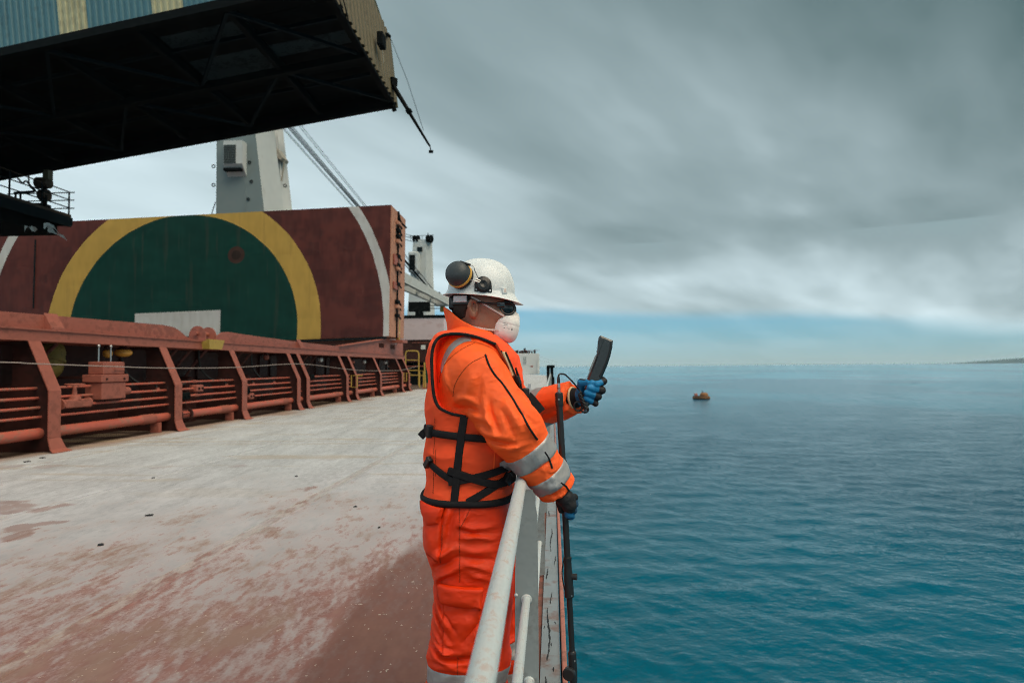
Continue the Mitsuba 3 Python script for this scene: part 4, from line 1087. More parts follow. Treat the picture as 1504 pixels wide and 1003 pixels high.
part(dh, 'roof_rail', rod((x0, Yd + 0.1, zt + 0.55), (x1, Yd + 0.1, zt + 0.55), 0.035, 6), 'red_paint', 30)
g = np.random.default_rng(8)
for kx, hh in ((752.5, 7), (756, 4), (759.5, 5.5), (763.5, 4), (767, 4.6), (770.5, 8.5), (773.5, 5), (777, 4.4), (781, 3.8), (785.2, 6)):
    w = g.uniform(0.14, 0.24)
    c = q(kx, 519)
    part(dh, 'roof_gear', rbox((c[0] - w, Yd + 0.2, zt + 0.003), (c[0] + w, Yd + 0.9, zt + hh * Yd / FPX * 0.9), 0.05, 1), 'dark_steel' if kx in (752.5, 759.5, 770.5, 785.2) else 'dark_red_paint', 30)
t = thing('forestay_wires', 'two faint wires running from the far deckhouse down to the bow', 'wires')
for y0_, y1_ in ((522, 532), (527, 536)):
    part(t, 'wire', tube([q(787, y0_), pix(818, y1_, 126)], 0.025, 5), 'white_steel', True)
t = thing('mooring_fairlead', 'dark roller fairlead at the far end of the railing', 'fairlead')
Yb = 36.0
q = lambda x, y: pix(x, y, Yb)  # noqa: E731
part(t, 'base', box((q(797.5, 0)[0], Yb, 0.004), (q(808.5, 0)[0], Yb + 0.6, q(0, 560)[2])), 'dark_steel', False)
for x in (799.5, 804.8):
    part(t, 'roller', rod((q(x, 0)[0], Yb + 0.3, q(0, 560)[2] + 0.001), (q(x, 0)[0], Yb + 0.3, q(0, 543.5)[2]), 0.085, 12), 'dark_steel', 40)
part(t, 'cross_head', rbox((q(797.5, 0)[0], Yb + 0.15, q(0, 547)[2]), (q(809, 0)[0], Yb + 0.45, q(0, 543)[2]), 0.04, 1), 'dark_steel', 30)

bu = thing('mooring_buoy', 'low rust brown mooring buoy floating far out on the water', 'buoy')
mat('buoy_paint', worn((0.26, 0.12, 0.045), (0.07, 0.035, 0.02), 0.55, 1.2, 6.0), 0.7, 0.3)
mat('buoy_dark', worn((0.03, 0.022, 0.016), (0.06, 0.035, 0.02), 0.5, 1.2, 4.0), 0.7, 0.3)
bc = pixz(1030, 586, SEA_Z)
bs = np.linalg.norm((bc - EYE)) / FPX
part(bu, 'drum', lathe([(-0.6, 0), (-0.6, 11.2 * bs), (0.35, 11.8 * bs), (0.62, 11.2 * bs), (0.72, 10.4 * bs), (0.72, 0)], bc, (0, 0, 1), 30), 'buoy_dark', 30)
part(bu, 'cap', lathe([(0.0, 5.8 * bs), (0.5, 5.4 * bs), (0.78, 3.6 * bs), (0.8, 0)], bc + [3.8 * bs, 0, 0.725], (0, 0, 1), 24), 'buoy_paint', 30)
part(bu, 'ring_post', rbox(bc + [-9.5 * bs, -0.5, 0.725], bc + [-5.5 * bs, 0.5, 1.35], 0.1, 1), 'edge_bar_paint', 30)
part(bu, 'fender', lathe([(0.30, 11.6 * bs), (0.30, 12.3 * bs), (0.52, 12.3 * bs), (0.52, 11.2 * bs)], bc, (0, 0, 1), 30), 'buoy_paint', 30)
part(bu, 'mast', rod(bc + [1.6 * bs, 0, 0.7], bc + [1.6 * bs, 0, 0.7 + 8 * bs], 0.09, 8), 'dark_steel', 30)

# ------------------------------------------------------------------ scraps on the deck
g = np.random.default_rng(17)
for (x, y), s, lab in (((62, 672.5), 0.16, 'thin black scrap on the deck near the foot of the first coaming stay'), ((41, 678), 0.16, 'black scrap on the deck at the left, nearest the coaming'),
                       ((225, 702), 0.07, 'tiny black scrap on the pale deck left of the middle'), ((219, 701 + 56), 0.10, 'small black scrap on the deck with a red patch to its left'),
                       ((148, 800.5), 0.085, 'black scrap on the pinkish deck at the lower left'), ((435, 699.5), 0.07, 'lone dark scrap on the pale deck halfway to the man'),
                       ((522, 744.5), 0.055, 'dark scrap on the deck left of the man, the farther of two'), ((557, 775), 0.05, 'dark scrap on the deck left of the man, the nearer of two')):
    c = pixz(x, y)
    a = np.linspace(0, 2 * np.pi, 9)[:-1]
    rr = g.uniform(0.5, 1.0, 8)
    s *= 0.8
    poly = np.stack([c[0] + s * 0.5 * rr * np.cos(a), c[1] + s * 0.55 * rr * np.sin(a)], 1)
    k = thing('black_scrap', lab, 'scrap', 'black scraps on the deck')
    put(k, prism(poly, 0.001, 0.011, 'z'), 'black_rubber', False)
# ------------------------------------------------------------------ the man: distance fields turned into meshes
def vlen(a):
    return np.sqrt((a * a).sum(-1))


def smin(a, b, k):
    h = np.clip(0.5 + 0.5 * (b - a) / k, 0, 1)
    return b * (1 - h) + a * h - k * h * (1 - h)


def smax(a, b, k):
    return -smin(-a, -b, k)


def cone(p, a, b, ra, rb):
    a, b = np.asarray(a, float), np.asarray(b, float)
    ba = b - a
    t = np.clip(((p - a) @ ba) / (ba @ ba), 0, 1)
    return vlen(p - a - t[..., None] * ba) - (ra + (rb - ra) * t)


def chain(p, pts, rs, k=0.02):
    d = None
    for a, b, r, s in zip(pts[:-1], pts[1:], rs[:-1], rs[1:]):
        e = cone(p, a, b, r, s)
        d = e if d is None else smin(d, e, k)
    return d


def ell(p, c, r, R=None):
    q = p - np.asarray(c, float)
    if R is not None:
        q = q @ R.T
    r = np.asarray(r, float)
    k0, k1 = vlen(q / r), vlen(q / (r * r)) + 1e-9
    return k0 * (k0 - 1) / k1


def loft_sdf(p, rows, n=2.4):
    """rows of (z, centre x, half x, centre y, half y), any order; open ended: cut it with planes."""
    rows = np.array(sorted(rows))
    z = p[..., 2]
    cx, a, cy, b = [np.interp(z, rows[:, 0], rows[:, i]) for i in range(1, 5)]
    q = (np.abs((p[..., 0] - cx) / a) ** n + np.abs((p[..., 1] - cy) / b) ** n) ** (1 / n)
    return (q - 1) * np.minimum(a, b)


def poly_sdf(x, z, poly):
    d = np.full(x.shape, 1e9)
    s = np.ones(x.shape)
    n = len(poly)
    for i in range(n):
        (ax, az), (bx, bz) = poly[i], poly[i - 1]
        ex, ez, wx, wz = bx - ax, bz - az, x - ax, z - az
        t = np.clip((wx * ex + wz * ez) / (ex * ex + ez * ez), 0, 1)
        d = np.minimum(d, (wx - ex * t) ** 2 + (wz - ez * t) ** 2)
        c1, c2, c3 = z >= az, z < bz, ex * wz > ez * wx
        s = np.where((c1 & c2 & c3) | (~c1 & ~c2 & ~c3), -s, s)
    return s * np.sqrt(d)


def nets(f, lo, hi, h, k=6):
    """The zero surface of f in the box, as a closed mesh (surface nets on a grid of step h, evaluated only near the surface)."""
    lo = np.asarray(lo, float)
    n = np.maximum(1, np.ceil((np.asarray(hi) - lo) / (h * k)).astype(int))
    N = n * k + 1
    cc = np.stack(np.meshgrid(*[np.arange(m) for m in n], indexing='ij'), -1)
    mid = lo + (cc + 0.5) * h * k
    c = f(mid.reshape(-1, 3)).reshape(n)
    G = np.repeat(np.repeat(np.repeat(np.sign(c), k, 0), k, 1), k, 2).astype(np.float32)
    G = np.pad(G, ((0, 1), (0, 1), (0, 1)), mode='edge') * 1.0
    near = np.argwhere(np.abs(c) < h * k * 1.25 + 0.012)
    o = np.stack(np.meshgrid(*[np.arange(k + 1)] * 3, indexing='ij'), -1).reshape(-1, 3)
    for s in range(0, len(near), 1500):
        idx = (near[s:s + 1500, None] * k + o[None]).reshape(-1, 3)
        lin = np.unique(np.ravel_multi_index(idx.T, N))
        ijk = np.stack(np.unravel_index(lin, N), -1)
        G.reshape(-1)[lin] = f(lo + ijk * h)
    G[G == 0] = 1e-6
    ins = G < 0
    # cells with a change of sign
    corner = [(a, b, d) for a in (0, 1) for b in (0, 1) for d in (0, 1)]
    sl = lambda q: tuple(slice(v, N[i] - 1 + v) for i, v in enumerate(q))  # noqa: E731
    cnt = sum(ins[sl(q)].astype(np.int8) for q in corner)
    cells = np.argwhere((cnt > 0) & (cnt < 8))
    ids = np.full(N - 1, -1, np.int64)
    ids[tuple(cells.T)] = np.arange(len(cells))
    acc, num = np.zeros((len(cells), 3)), np.zeros(len(cells))
    val = {q: G[tuple((cells + q).T)] for q in corner}
    for q in corner:
        for ax in range(3):
            if q[ax] == 0:
                r = tuple(v + (i == ax) for i, v in enumerate(q))
                a, b = val[q], val[r]
                m = (a < 0) != (b < 0)
                t = np.where(m, a / np.where(m, a - b, 1), 0)
                pt = np.asarray(q, float)[None] + t[:, None] * np.eye(3)[ax]
                acc += pt * m[:, None]
                num += m
    v = lo + (cells + acc / num[:, None]) * h
    F = []
    for ax in range(3):
        u, w = (ax + 1) % 3, (ax + 2) % 3
        a = ins[tuple(slice(1, N[i] - 1) if i != ax else slice(0, N[i] - 1) for i in range(3))]
        b = ins[tuple(slice(1, N[i] - 1) if i != ax else slice(1, N[i]) for i in range(3))]
        e = np.argwhere(a != b)
        flip = a[tuple(e.T)]
        off = np.array([1, 1, 1]) - np.eye(3, dtype=int)[ax]
        e = e + off
        eu_, ew_ = np.eye(3, dtype=int)[u], np.eye(3, dtype=int)[w]
        q = np.stack([ids[tuple((e - eu_ - ew_).T)], ids[tuple((e - ew_).T)], ids[tuple(e.T)], ids[tuple((e - eu_).T)]], -1)
        q = np.where(flip[:, None], q, q[:, ::-1])
        F.append(q)
    F = np.vstack(F)
    F = F[(F >= 0).all(1)]
    m = trimesh.Trimesh(v, np.vstack([F[:, [0, 1, 2]], F[:, [0, 2, 3]]]), process=False)
    return m


def relax(m, it=2):
    """A light smoothing that keeps the volume: each step in, then out again."""
    from scipy.sparse import coo_matrix
    e = np.vstack([m.faces[:, [0, 1]], m.faces[:, [1, 2]], m.faces[:, [2, 0]]])
    e = np.unique(np.sort(e, 1), axis=0)
    n = len(m.vertices)
    L_ = coo_matrix((np.ones(2 * len(e)), (np.r_[e[:, 0], e[:, 1]], np.r_[e[:, 1], e[:, 0]])), shape=(n, n)).tocsr()
    deg = np.maximum(np.asarray(L_.sum(1)).ravel(), 1)[:, None]
    v = np.array(m.vertices)
    for _ in range(it):
        for w in (0.5, -0.53):
            v = v + w * (L_ @ v / deg - v)
    return trimesh.Trimesh(v, m.faces, process=False)


def grad(f, p, e=0.004):
    p = np.asarray(p, float)
    g = np.stack([f(p + d) - f(p - d) for d in np.eye(3) * e], -1)
    return g / (np.linalg.norm(g, axis=-1, keepdims=True) + 1e-12)


def march(f, o, d, far=1.2, it=90):
    """First point of the surface along each ray."""
    o, d = np.atleast_2d(o).astype(float), np.atleast_2d(d).astype(float)
    d = np.broadcast_to(d, o.shape)
    t = np.zeros(len(o))
    for _ in range(it):
        t = np.minimum(t + np.clip(f(o + d * t[:, None]) * 0.7, -0.01, 0.05), far)
    return o + d * t[:, None]


def drape(f, pts, Y=2.2):
    """Photograph positions dropped on a surface from the camera's side, straight ahead from where they stand at Y."""
    q = np.array([pix(x, y, Y) for x, y in pts])
    q[:, 1] = Y - 0.35
    return march(f, q, np.array([[0, 1.0, 0]]))


def strip_mesh(p, nrm, w, thick, sink=0.004):
    """A band of width w along the points p lying on a surface with normals nrm."""
    t = np.gradient(p, axis=0)
    t /= np.linalg.norm(t, axis=1, keepdims=True)
    b = np.cross(t, nrm)
    b /= np.linalg.norm(b, axis=1, keepdims=True)
    w = np.broadcast_to(w, (len(p),))[:, None] / 2
    rows = np.stack([p - b * w - nrm * sink, p - b * w + nrm * thick * 0.6, p - b * w * 0.86 + nrm * thick, p + b * w * 0.86 + nrm * thick, p + b * w + nrm * thick * 0.6, p + b * w - nrm * sink], 1)
    n, k = rows.shape[:2]
    i, j = np.meshgrid(np.arange(n - 1), np.arange(k), indexing='ij')
    q = np.stack([i * k + j, i * k + (j + 1) % k, (i + 1) * k + (j + 1) % k, (i + 1) * k + j], -1).reshape(-1, 4)
    f = np.vstack([q[:, [0, 1, 2]], q[:, [0, 2, 3]], [[0, j + 1, j + 2] for j in range(k - 2)], [[(n - 1) * k, (n - 1) * k + j + 2, (n - 1) * k + j + 1] for j in range(k - 2)]])
    m = trimesh.Trimesh(rows.reshape(-1, 3), f, process=False)
    m.invert()
    return m


def ribbon(f, pts, w, thick=0.003, Y=2.2, n=40):
    p = drape(f, curve([(x, y, 0) for x, y in pts], n)[:, :2], Y)
    g = grad(f, p, 0.012)
    return strip_mesh(p, g, w, thick)


def cord(f, pts, r, Y=2.2, n=60, lift=0.0, closed=False):
    p = drape(f, curve([(x, y, 0) for x, y in pts], n)[:, :2], Y)
    return tube(p + grad(f, p) * lift, r, 6, closed=closed)


def drape_quad(f, c, nu=20, nv=12, out=0.008, sink=0.01, Y=2.2, puff=0.0, wave=0.0):
    """A cloth piece between four photograph corners (top left, top right, bottom right, bottom left) on a surface."""
    U, V = np.meshgrid(np.linspace(0, 1, nu), np.linspace(0, 1, nv))
    c = np.asarray(c, float)
    q = (1 - V)[..., None] * ((1 - U)[..., None] * c[0] + U[..., None] * c[1]) + V[..., None] * ((1 - U)[..., None] * c[3] + U[..., None] * c[2])
    p = drape(f, q.reshape(-1, 2), Y)
    g = grad(f, p, 0.015)
    U, V = U.ravel(), V.ravel()
    edge = np.minimum(np.minimum(U, 1 - U) * nu, np.minimum(V, 1 - V) * nv)
    o = out * np.clip(0.85 + 0.3 * edge, 0, 1) + puff * np.sin(np.pi * U) * np.sin(np.pi * V) + wave * (np.sin(V * 9 + U * 3) * np.sin(np.pi * U))
    top, bot = p + g * o[:, None], p - g * sink
    i, j = np.meshgrid(np.arange(nv - 1), np.arange(nu - 1), indexing='ij')
    a = (i * nu + j).ravel()
    N = nu * nv
    f1 = np.stack([a, a + nu, a + nu + 1, a + 1], 1)
    rim = np.concatenate([np.arange(nu), np.arange(1, nv) * nu + nu - 1, (nv - 1) * nu + np.arange(nu - 2, -1, -1), np.arange(nv - 2, 0, -1) * nu])
    r2 = np.roll(rim, -1)
    f2 = np.stack([rim, r2, r2 + N, rim + N], 1)
    F = np.vstack([f1, f2])
    m = trimesh.Trimesh(np.vstack([top, bot]), np.vstack([F[:, :3], F[:, [0, 2, 3]]]), process=False)
    n0 = np.cross(m.triangles[:, 1] - m.triangles[:, 0], m.triangles[:, 2] - m.triangles[:, 0])[: len(f1)].mean(0)
    if n0 @ g.mean(0) < 0:
        m.invert()
    return m


def around(f, cen, axis, e1, z_lo, z_hi, rows=4, nphi=64, out=0.003, far=0.4, tilt=(0, 0), sink=0.003):
    """A band round a limb or trunk: between heights z_lo and z_hi along the axis through cen, its plane tilted by (along e1, along e2)."""
    axis = np.asarray(axis, float) / np.linalg.norm(axis)
    e1 = np.asarray(e1, float) - axis * (np.asarray(e1, float) @ axis)
    e1 /= np.linalg.norm(e1)
    e2 = np.cross(axis, e1)
    ph = np.linspace(0, 2 * np.pi, nphi, endpoint=False)
    dirs = np.cos(ph)[:, None] * e1 + np.sin(ph)[:, None] * e2
    P_ = []
    for h in np.linspace(z_lo, z_hi, rows):
        s = np.zeros(nphi)
        for _ in range(2):
            o = cen + axis * (h + s)[:, None] + dirs * far
            q = march(f, o, -dirs, far, 60)
            s = tilt[0] * ((q - cen) @ e1) + tilt[1] * ((q - cen) @ e2)
        P_.append(q)
    P_ = np.array(P_)
    g = grad(f, P_.reshape(-1, 3), 0.01).reshape(P_.shape)
    lift = np.full(rows, out)
    lift[0] = lift[-1] = out * 0.7
    outer = P_ + g * lift[:, None, None]
    rowsv = [P_[0] - g[0] * sink, *outer, P_[-1] - g[-1] * sink]
    v = np.array(rowsv)
    R = len(v)
    i, j = np.meshgrid(np.arange(R - 1), np.arange(nphi), indexing='ij')
    q = np.stack([i * nphi + j, i * nphi + (j + 1) % nphi, (i + 1) * nphi + (j + 1) % nphi, (i + 1) * nphi + j], -1).reshape(-1, 4)
    return trimesh.Trimesh(v.reshape(-1, 3), np.vstack([q[:, :3], q[:, [0, 2, 3]]]), process=False)


H = pix
YB = 2.40                                                          # the middle of the man
X4 = lambda px, Y=YB: pix(px, 538, Y)[0]  # noqa: E731
Z4 = lambda py, Y=YB: pix(700, py, Y)[2]  # noqa: E731


def rows_from(tab, Y, shrink=0.0):
    """(pixel row, left edge, right edge, half width) -> loft rows."""
    return [(Z4(y, Y), (pix(l, y, Y)[0] + pix(r, y, Y)[0]) / 2, (pix(r, y, Y)[0] - pix(l, y, Y)[0]) / 2 - shrink, Y, b - shrink) for y, l, r, b in tab]


# ---- joints, each a point in space
SHR, ELR, WRR = H(700, 550, 2.235), H(752, 627, 2.185), H(816, 715, 2.235)
SHL, ELL_, WRL = H(712, 550, 2.575), H(766, 608, 2.66), H(840, 585, 2.45)

TORSO = rows_from([(478, 662, 718, 0.085), (496, 652, 732, 0.115), (512, 646, 742, 0.160), (535, 643, 752, 0.190), (565, 643, 757, 0.198), (600, 643, 754, 0.195), (640, 640, 746, 0.188), (700, 638, 742, 0.186), (735, 642, 738, 0.180), (790, 648, 734, 0.170)], YB)
VEST = rows_from([(484, 652, 708, 0.105), (489, 644, 724, 0.150), (495, 638.5, 736, 0.178), (506, 633.5, 748, 0.205), (525, 633, 760, 0.222), (560, 632.5, 771, 0.228), (600, 631, 767, 0.224), (640, 630, 759, 0.219), (690, 628.5, 756, 0.216), (730, 628.5, 752, 0.216), (760, 629, 749, 0.216)], YB)
LEGR = rows_from([(690, 640, 738, 0.10), (722, 634, 740, 0.104), (745, 629, 743, 0.108), (775, 625, 748, 0.114), (800, 625, 751, 0.118), (835, 638, 753, 0.114), (870, 641, 752, 0.109), (905, 637, 750, 0.105), (960, 630, 748, 0.106), (1003, 627, 744, 0.106), (1060, 632, 738, 0.100), (1120, 642, 732, 0.095), (1175, 645, 728, 0.092)], 2.295)
LEGL = [(z, x + 0.016 + 0.03 * np.clip((0.9 - z) / 0.5, 0, 1), a - 0.012, 2.525, b) for z, x, a, _, b in LEGR]


def ridge(q, seed, sharp=1.6):
    n = meshkit.noise(q, seed)
    return (1 - np.abs(2 * n - 1)) ** sharp


def near_only(f):
    """Adds the folds only where the plain surface is near."""
    def g(p):
        p = np.asarray(p, float)
        sh = p.shape[:-1]
        p = p.reshape(-1, 3)
        d, w = f(p)
        m = np.abs(d) < 0.035
        if m.any():
            d = d.copy()
            d[m] -= w(p[m])
        return d.reshape(sh)
    return g


def arm_coords(p, A, B, C):
    """Distance along the arm and the angle round it."""
    u1, u2 = (B - A) / np.linalg.norm(B - A), (C - B) / np.linalg.norm(C - B)
    s1, s2 = (p - A) @ u1, (p - B) @ u2 + np.linalg.norm(B - A)
    w = np.clip((s1 - np.linalg.norm(B - A) + 0.04) / 0.08, 0, 1)
    s = s1 * (1 - w) + s2 * w
    e = np.cross(u1, [0, 1, 0])
    e /= np.linalg.norm(e)
    f2 = np.cross(u1, e)
    ph = np.arctan2((p - A) @ f2, (p - A) @ e)
    return s, ph


def jacket_base(p):
    z = p[:, 2]
    t = loft_sdf(p, TORSO, 2.3)
    t = smax(t, z - Z4(482), 0.03)
    t = smax(t, 0.985 - z, 0.01)
    ar = chain(p, [SHR, ELR, WRR], [0.092, 0.089, 0.063], 0.03)
    al = chain(p, [SHL, ELL_, WRL], [0.090, 0.076, 0.057], 0.03)
    sh = cone(p, H(690, 520, 2.30), SHR, 0.070, 0.084)
    sh2 = cone(p, H(692, 520, 2.50), SHL, 0.070, 0.084)
    d = smin(smin(t, sh, 0.05), sh2, 0.05)
    d = smin(smin(d, ar, 0.035), al, 0.035)
    ur, ul = (WRR - ELR) / np.linalg.norm(WRR - ELR), (WRL - ELL_) / np.linalg.norm(WRL - ELL_)
    cr_ = np.where(vlen(p - WRR) < 0.14, (p - WRR) @ ur - 0.012, -1)     # the sleeves end in flat cuffs
    cl_ = np.where(vlen(p - WRL) < 0.14, (p - WRL) @ ul - 0.006, -1)
    d = smax(d, cr_, 0.008)
    return smax(d, cl_, 0.008)


def jacket_folds(p):
    s, ph = arm_coords(p, SHR, ELR, WRR)
    cs, sn = np.cos(ph), np.sin(ph)
    q = np.stack([s * 15 + cs * 1.3 + sn * 0.9, cs * 0.9, sn * 0.9], -1)
    right = np.clip((s - 0.02) / 0.08, 0, 1) * np.clip((0.13 - np.abs(p[:, 1] - 2.2)) / 0.03, 0, 1)
    w = 0.0150 * (ridge(q, 3, 2.2) - 0.35) * (0.45 + 0.9 * np.exp(-((s - 0.16) / 0.09) ** 2)) * right
    q2 = np.stack([s * 7 - cs * 2.2, cs * 1.4 + 3, sn * 1.4], -1)
    w += 0.017 * (ridge(q2, 8, 2.2) - 0.3) * right * np.clip((s - 0.3) / 0.1 + 0.4, 0.25, 1)
    s2, ph2 = arm_coords(p, SHL, ELL_, WRL)
    left = np.clip((p[:, 1] - 2.50) / 0.05, 0, 1) + np.clip((p[:, 0] - X4(768)) / 0.02, 0, 1) * (p[:, 1] > 2.36) * (p[:, 2] > Z4(640))
    left = np.clip(left, 0, 1) * (1 - right)
    q3 = np.stack([s2 * 20 + np.cos(ph2) * 1.6, np.cos(ph2) * 1.0, np.sin(ph2) * 1.0], -1)
    w += 0.012 * (ridge(q3, 12) - 0.4) * left
    R = np.array([[0.8, 0, 0.6], [0, 1, 0], [-0.6, 0, 0.8]])
    q4 = (p @ R.T) * np.array([7, 9, 17])
    w += 0.011 * (ridge(q4, 21, 2.0) - 0.35) * (1 - right) * (1 - left)
    w *= 0.45 + 0.55 * np.clip((p[:, 1] - 2.36) / 0.05, 0, 1)
    return w + SLEEVE_STROKES(p) + 0.0025 * (meshkit.fbm(p * 28, 2, 4) - 0.5)


jacket = near_only(lambda p: (jacket_base(p), jacket_folds))


def trousers_base(p):
    z = p[:, 2]
    a, b = loft_sdf(p, LEGR, 2.3), loft_sdf(p, LEGL, 2.3)
    hip = loft_sdf(p, [(r[0], r[1] + 0.004, r[2] - 0.004, YB, 0.190) for r in LEGR], 2.6)
    hip = smax(hip, Z4(812) - z, 0.05)
    d = smin(smin(a, b, 0.02), hip, 0.05)
    d = smax(d, z - 1.03, 0.01)
    return smax(d, 0.075 - z, 0.008)


def strokes(tab, Y, fade):
    """Single folds drawn where the cloth has them: (photograph polyline, half width, height), raised or sunk along the line."""
    segs = []
    for pts, w, h in tab:
        q = np.array([pix(x, y, Y) for x, y in pts])[:, [0, 2]]
        q = curve(np.c_[q, np.zeros(len(q))], 10)[:, :2]
        segs.append((q, w, h))

    def f(p):
        out = np.zeros(len(p))
        xz_ = p[:, [0, 2]]
        side = np.clip((fade - p[:, 1]) / 0.04, 0, 1)
        for q, w, h in segs:
            m_ = (xz_[:, 0] > q[:, 0].min() - 3 * w) & (xz_[:, 0] < q[:, 0].max() + 3 * w) & (xz_[:, 1] > q[:, 1].min() - 3 * w) & (xz_[:, 1] < q[:, 1].max() + 3 * w)
            if not m_.any():
                continue
            s_ = xz_[m_]
            best, at = np.full(len(s_), 1e9), np.zeros(len(s_))
            for i_ in range(len(q) - 1):
                e_ = q[i_ + 1] - q[i_]
                t_ = np.clip(((s_ - q[i_]) @ e_) / (e_ @ e_ + 1e-12), 0, 1)
                d_2 = ((s_ - q[i_] - t_[:, None] * e_) ** 2).sum(1)
                u = d_2 < best
                best[u], at[u] = d_2[u], ((i_ + t_) / (len(q) - 1))[u]
            out[m_] += h * np.exp(-best / (w * w)) * np.sin(np.pi * np.clip(0.12 + 0.76 * at, 0, 1)) * 1.35
        return out * side
    return f


TROUSER_STROKES = strokes([
    ([(662, 742), (655, 765), (650, 792)], 0.016, 0.010), ([(667, 750), (660, 775), (656, 800)], 0.008, -0.007), ([(688, 748), (680, 766), (674, 775)], 0.009, 0.006),
    ([(674, 770), (700, 774), (732, 772)], 0.007, 0.007), ([(676, 776), (702, 783), (730, 783)], 0.006, -0.006), ([(678, 789), (704, 787), (728, 792)], 0.008, 0.008),
    ([(675, 803), (700, 808), (728, 806)], 0.010, 0.006), ([(672, 815), (698, 819), (726, 822)], 0.007, -0.007), ([(676, 826), (704, 830), (724, 838)], 0.010, 0.008),
    ([(638, 822), (652, 812), (672, 800)], 0.010, 0.012), ([(636, 836), (654, 828), (672, 816)], 0.008, -0.010), ([(638, 854), (656, 842), (674, 832)], 0.011, 0.012),
    ([(640, 866), (650, 852), (668, 843)], 0.007, -0.008), ([(690, 842), (706, 846), (722, 852)], 0.009, 0.006),
    ([(634, 876), (645, 900), (664, 930)], 0.012, 0.013), ([(640, 884), (650, 902), (668, 922)], 0.006, -0.009), ([(632, 902), (642, 922), (658, 948)], 0.011, 0.012),
    ([(634, 892), (640, 908), (650, 928)], 0.005, -0.007), ([(630, 925), (642, 944), (660, 962)], 0.010, 0.011), ([(630, 944), (650, 956), (680, 964)], 0.009, 0.012),
    ([(630, 938), (646, 950), (668, 956)], 0.005, -0.008), ([(629, 962), (652, 972), (690, 974)], 0.010, 0.014), ([(632, 955), (656, 965), (690, 968)], 0.005, -0.008),
    ([(632, 984), (660, 980), (694, 986)], 0.009, 0.010), ([(714, 872), (700, 900), (676, 925)], 0.013, 0.008), ([(716, 890), (702, 916), (682, 942)], 0.008, -0.008),
    ([(712, 912), (700, 930), (684, 952)], 0.011, 0.009), ([(708, 938), (694, 952), (672, 962)], 0.009, 0.008), ([(645, 905), (660, 915), (690, 908)], 0.012, 0.006)], 2.19, 2.40)
SLEEVE_STROKES = strokes([
    ([(664, 590), (682, 585), (700, 592)], 0.010, 0.009), ([(668, 602), (690, 600), (708, 610)], 0.008, -0.008), ([(690, 612), (708, 612), (722, 622)], 0.011, 0.009),
    ([(713, 585), (716, 610), (730, 640)], 0.010, 0.009), ([(721, 588), (724, 608), (736, 632)], 0.006, -0.007), ([(700, 628), (722, 638), (752, 640)], 0.010, 0.009), ([(712, 643), (734, 648), (760, 650)], 0.007, -0.008),
    ([(745, 590), (757, 610), (768, 632)], 0.011, 0.009), ([(738, 600), (748, 618), (757, 640)], 0.006, -0.007), ([(730, 655), (752, 657), (772, 650)], 0.009, 0.008), ([(757, 596), (772, 612), (786, 624)], 0.007, -0.006),
    ([(770, 612), (780, 628), (786, 640)], 0.009, 0.008), ([(700, 548), (690, 566), (682, 590)], 0.014, 0.007), ([(708, 556), (704, 580), (700, 604)], 0.009, -0.006), ([(650, 540), (652, 560), (664, 580)], 0.010, 0.008),
    ([(784, 694), (796, 684), (812, 676)], 0.006, -0.006), ([(790, 716), (808, 718), (828, 712)], 0.008, 0.008), ([(796, 728), (812, 730), (830, 722)], 0.006, -0.007)], 2.15, 2.36)


def trousers_folds(p):
    R = np.array([[0.82, 0.0, 0.57], [0, 1, 0], [-0.57, 0, 0.82]])
    R2 = np.array([[0.88, 0.0, -0.47], [0, 1, 0], [0.47, 0, 0.88]])
    z = p[:, 2]
    q = (p @ R.T) * np.array([4.2, 6.0, 13.0])
    q2 = (p @ R2.T) * np.array([3.6, 6.0, 11.0])
    low = np.clip((0.62 - z) / 0.25, 0, 1)
    wr = 0.12 * (meshkit.fbm(p * 7.0, 2, 41)[:, None] - 0.5) * np.array([6.0, 0.0, 9.0])
    far_ = 0.35 + 0.65 * np.clip((p[:, 1] - 2.36) / 0.05, 0, 1)
    w = far_ * (0.020 * (ridge(q + wr, 5, 2.6) - 0.25) * (0.45 + 0.75 * low) + 0.018 * (ridge(q2 + wr, 9, 2.6) - 0.25) * (0.5 + 0.6 * low))
    w += TROUSER_STROKES(p)
    bag = np.exp(-((z - 0.40) / 0.10) ** 2)
    w += 0.012 * bag * far_ * (ridge(p * np.array([5.0, 7.0, 16.0]) + 3.1, 14, 1.5) - 0.35)
    return w + 0.003 * (meshkit.fbm(p * 24, 2, 6) - 0.5)


trousers = near_only(lambda p: (trousers_base(p), trousers_folds))

hole_px = [(727, 505), (742, 532), (757, 562), (766, 590), (762, 608), (735, 615), (700, 613), (686, 611), (668, 607.5), (656, 603.5), (646, 598), (640, 589), (636.5, 578), (634, 560), (632.8, 540), (632.5, 525), (634.5, 510), (640.5, 497.5), (650, 491.5), (663, 489.5), (682, 490.5), (704, 496)]
_hs = np.array([pix(x, y, 2.19) for x, y in hole_px])
HOLE = _hs[:, [0, 2]]


def vest_outer(p):
    d = loft_sdf(p, VEST, 2.7)
    d = smax(d, p[:, 2] - Z4(486.5), 0.02)
    lowest = 1.009 - 0.012 * (p[:, 0] - X4(690))
    return smax(d, lowest - p[:, 2], 0.012)


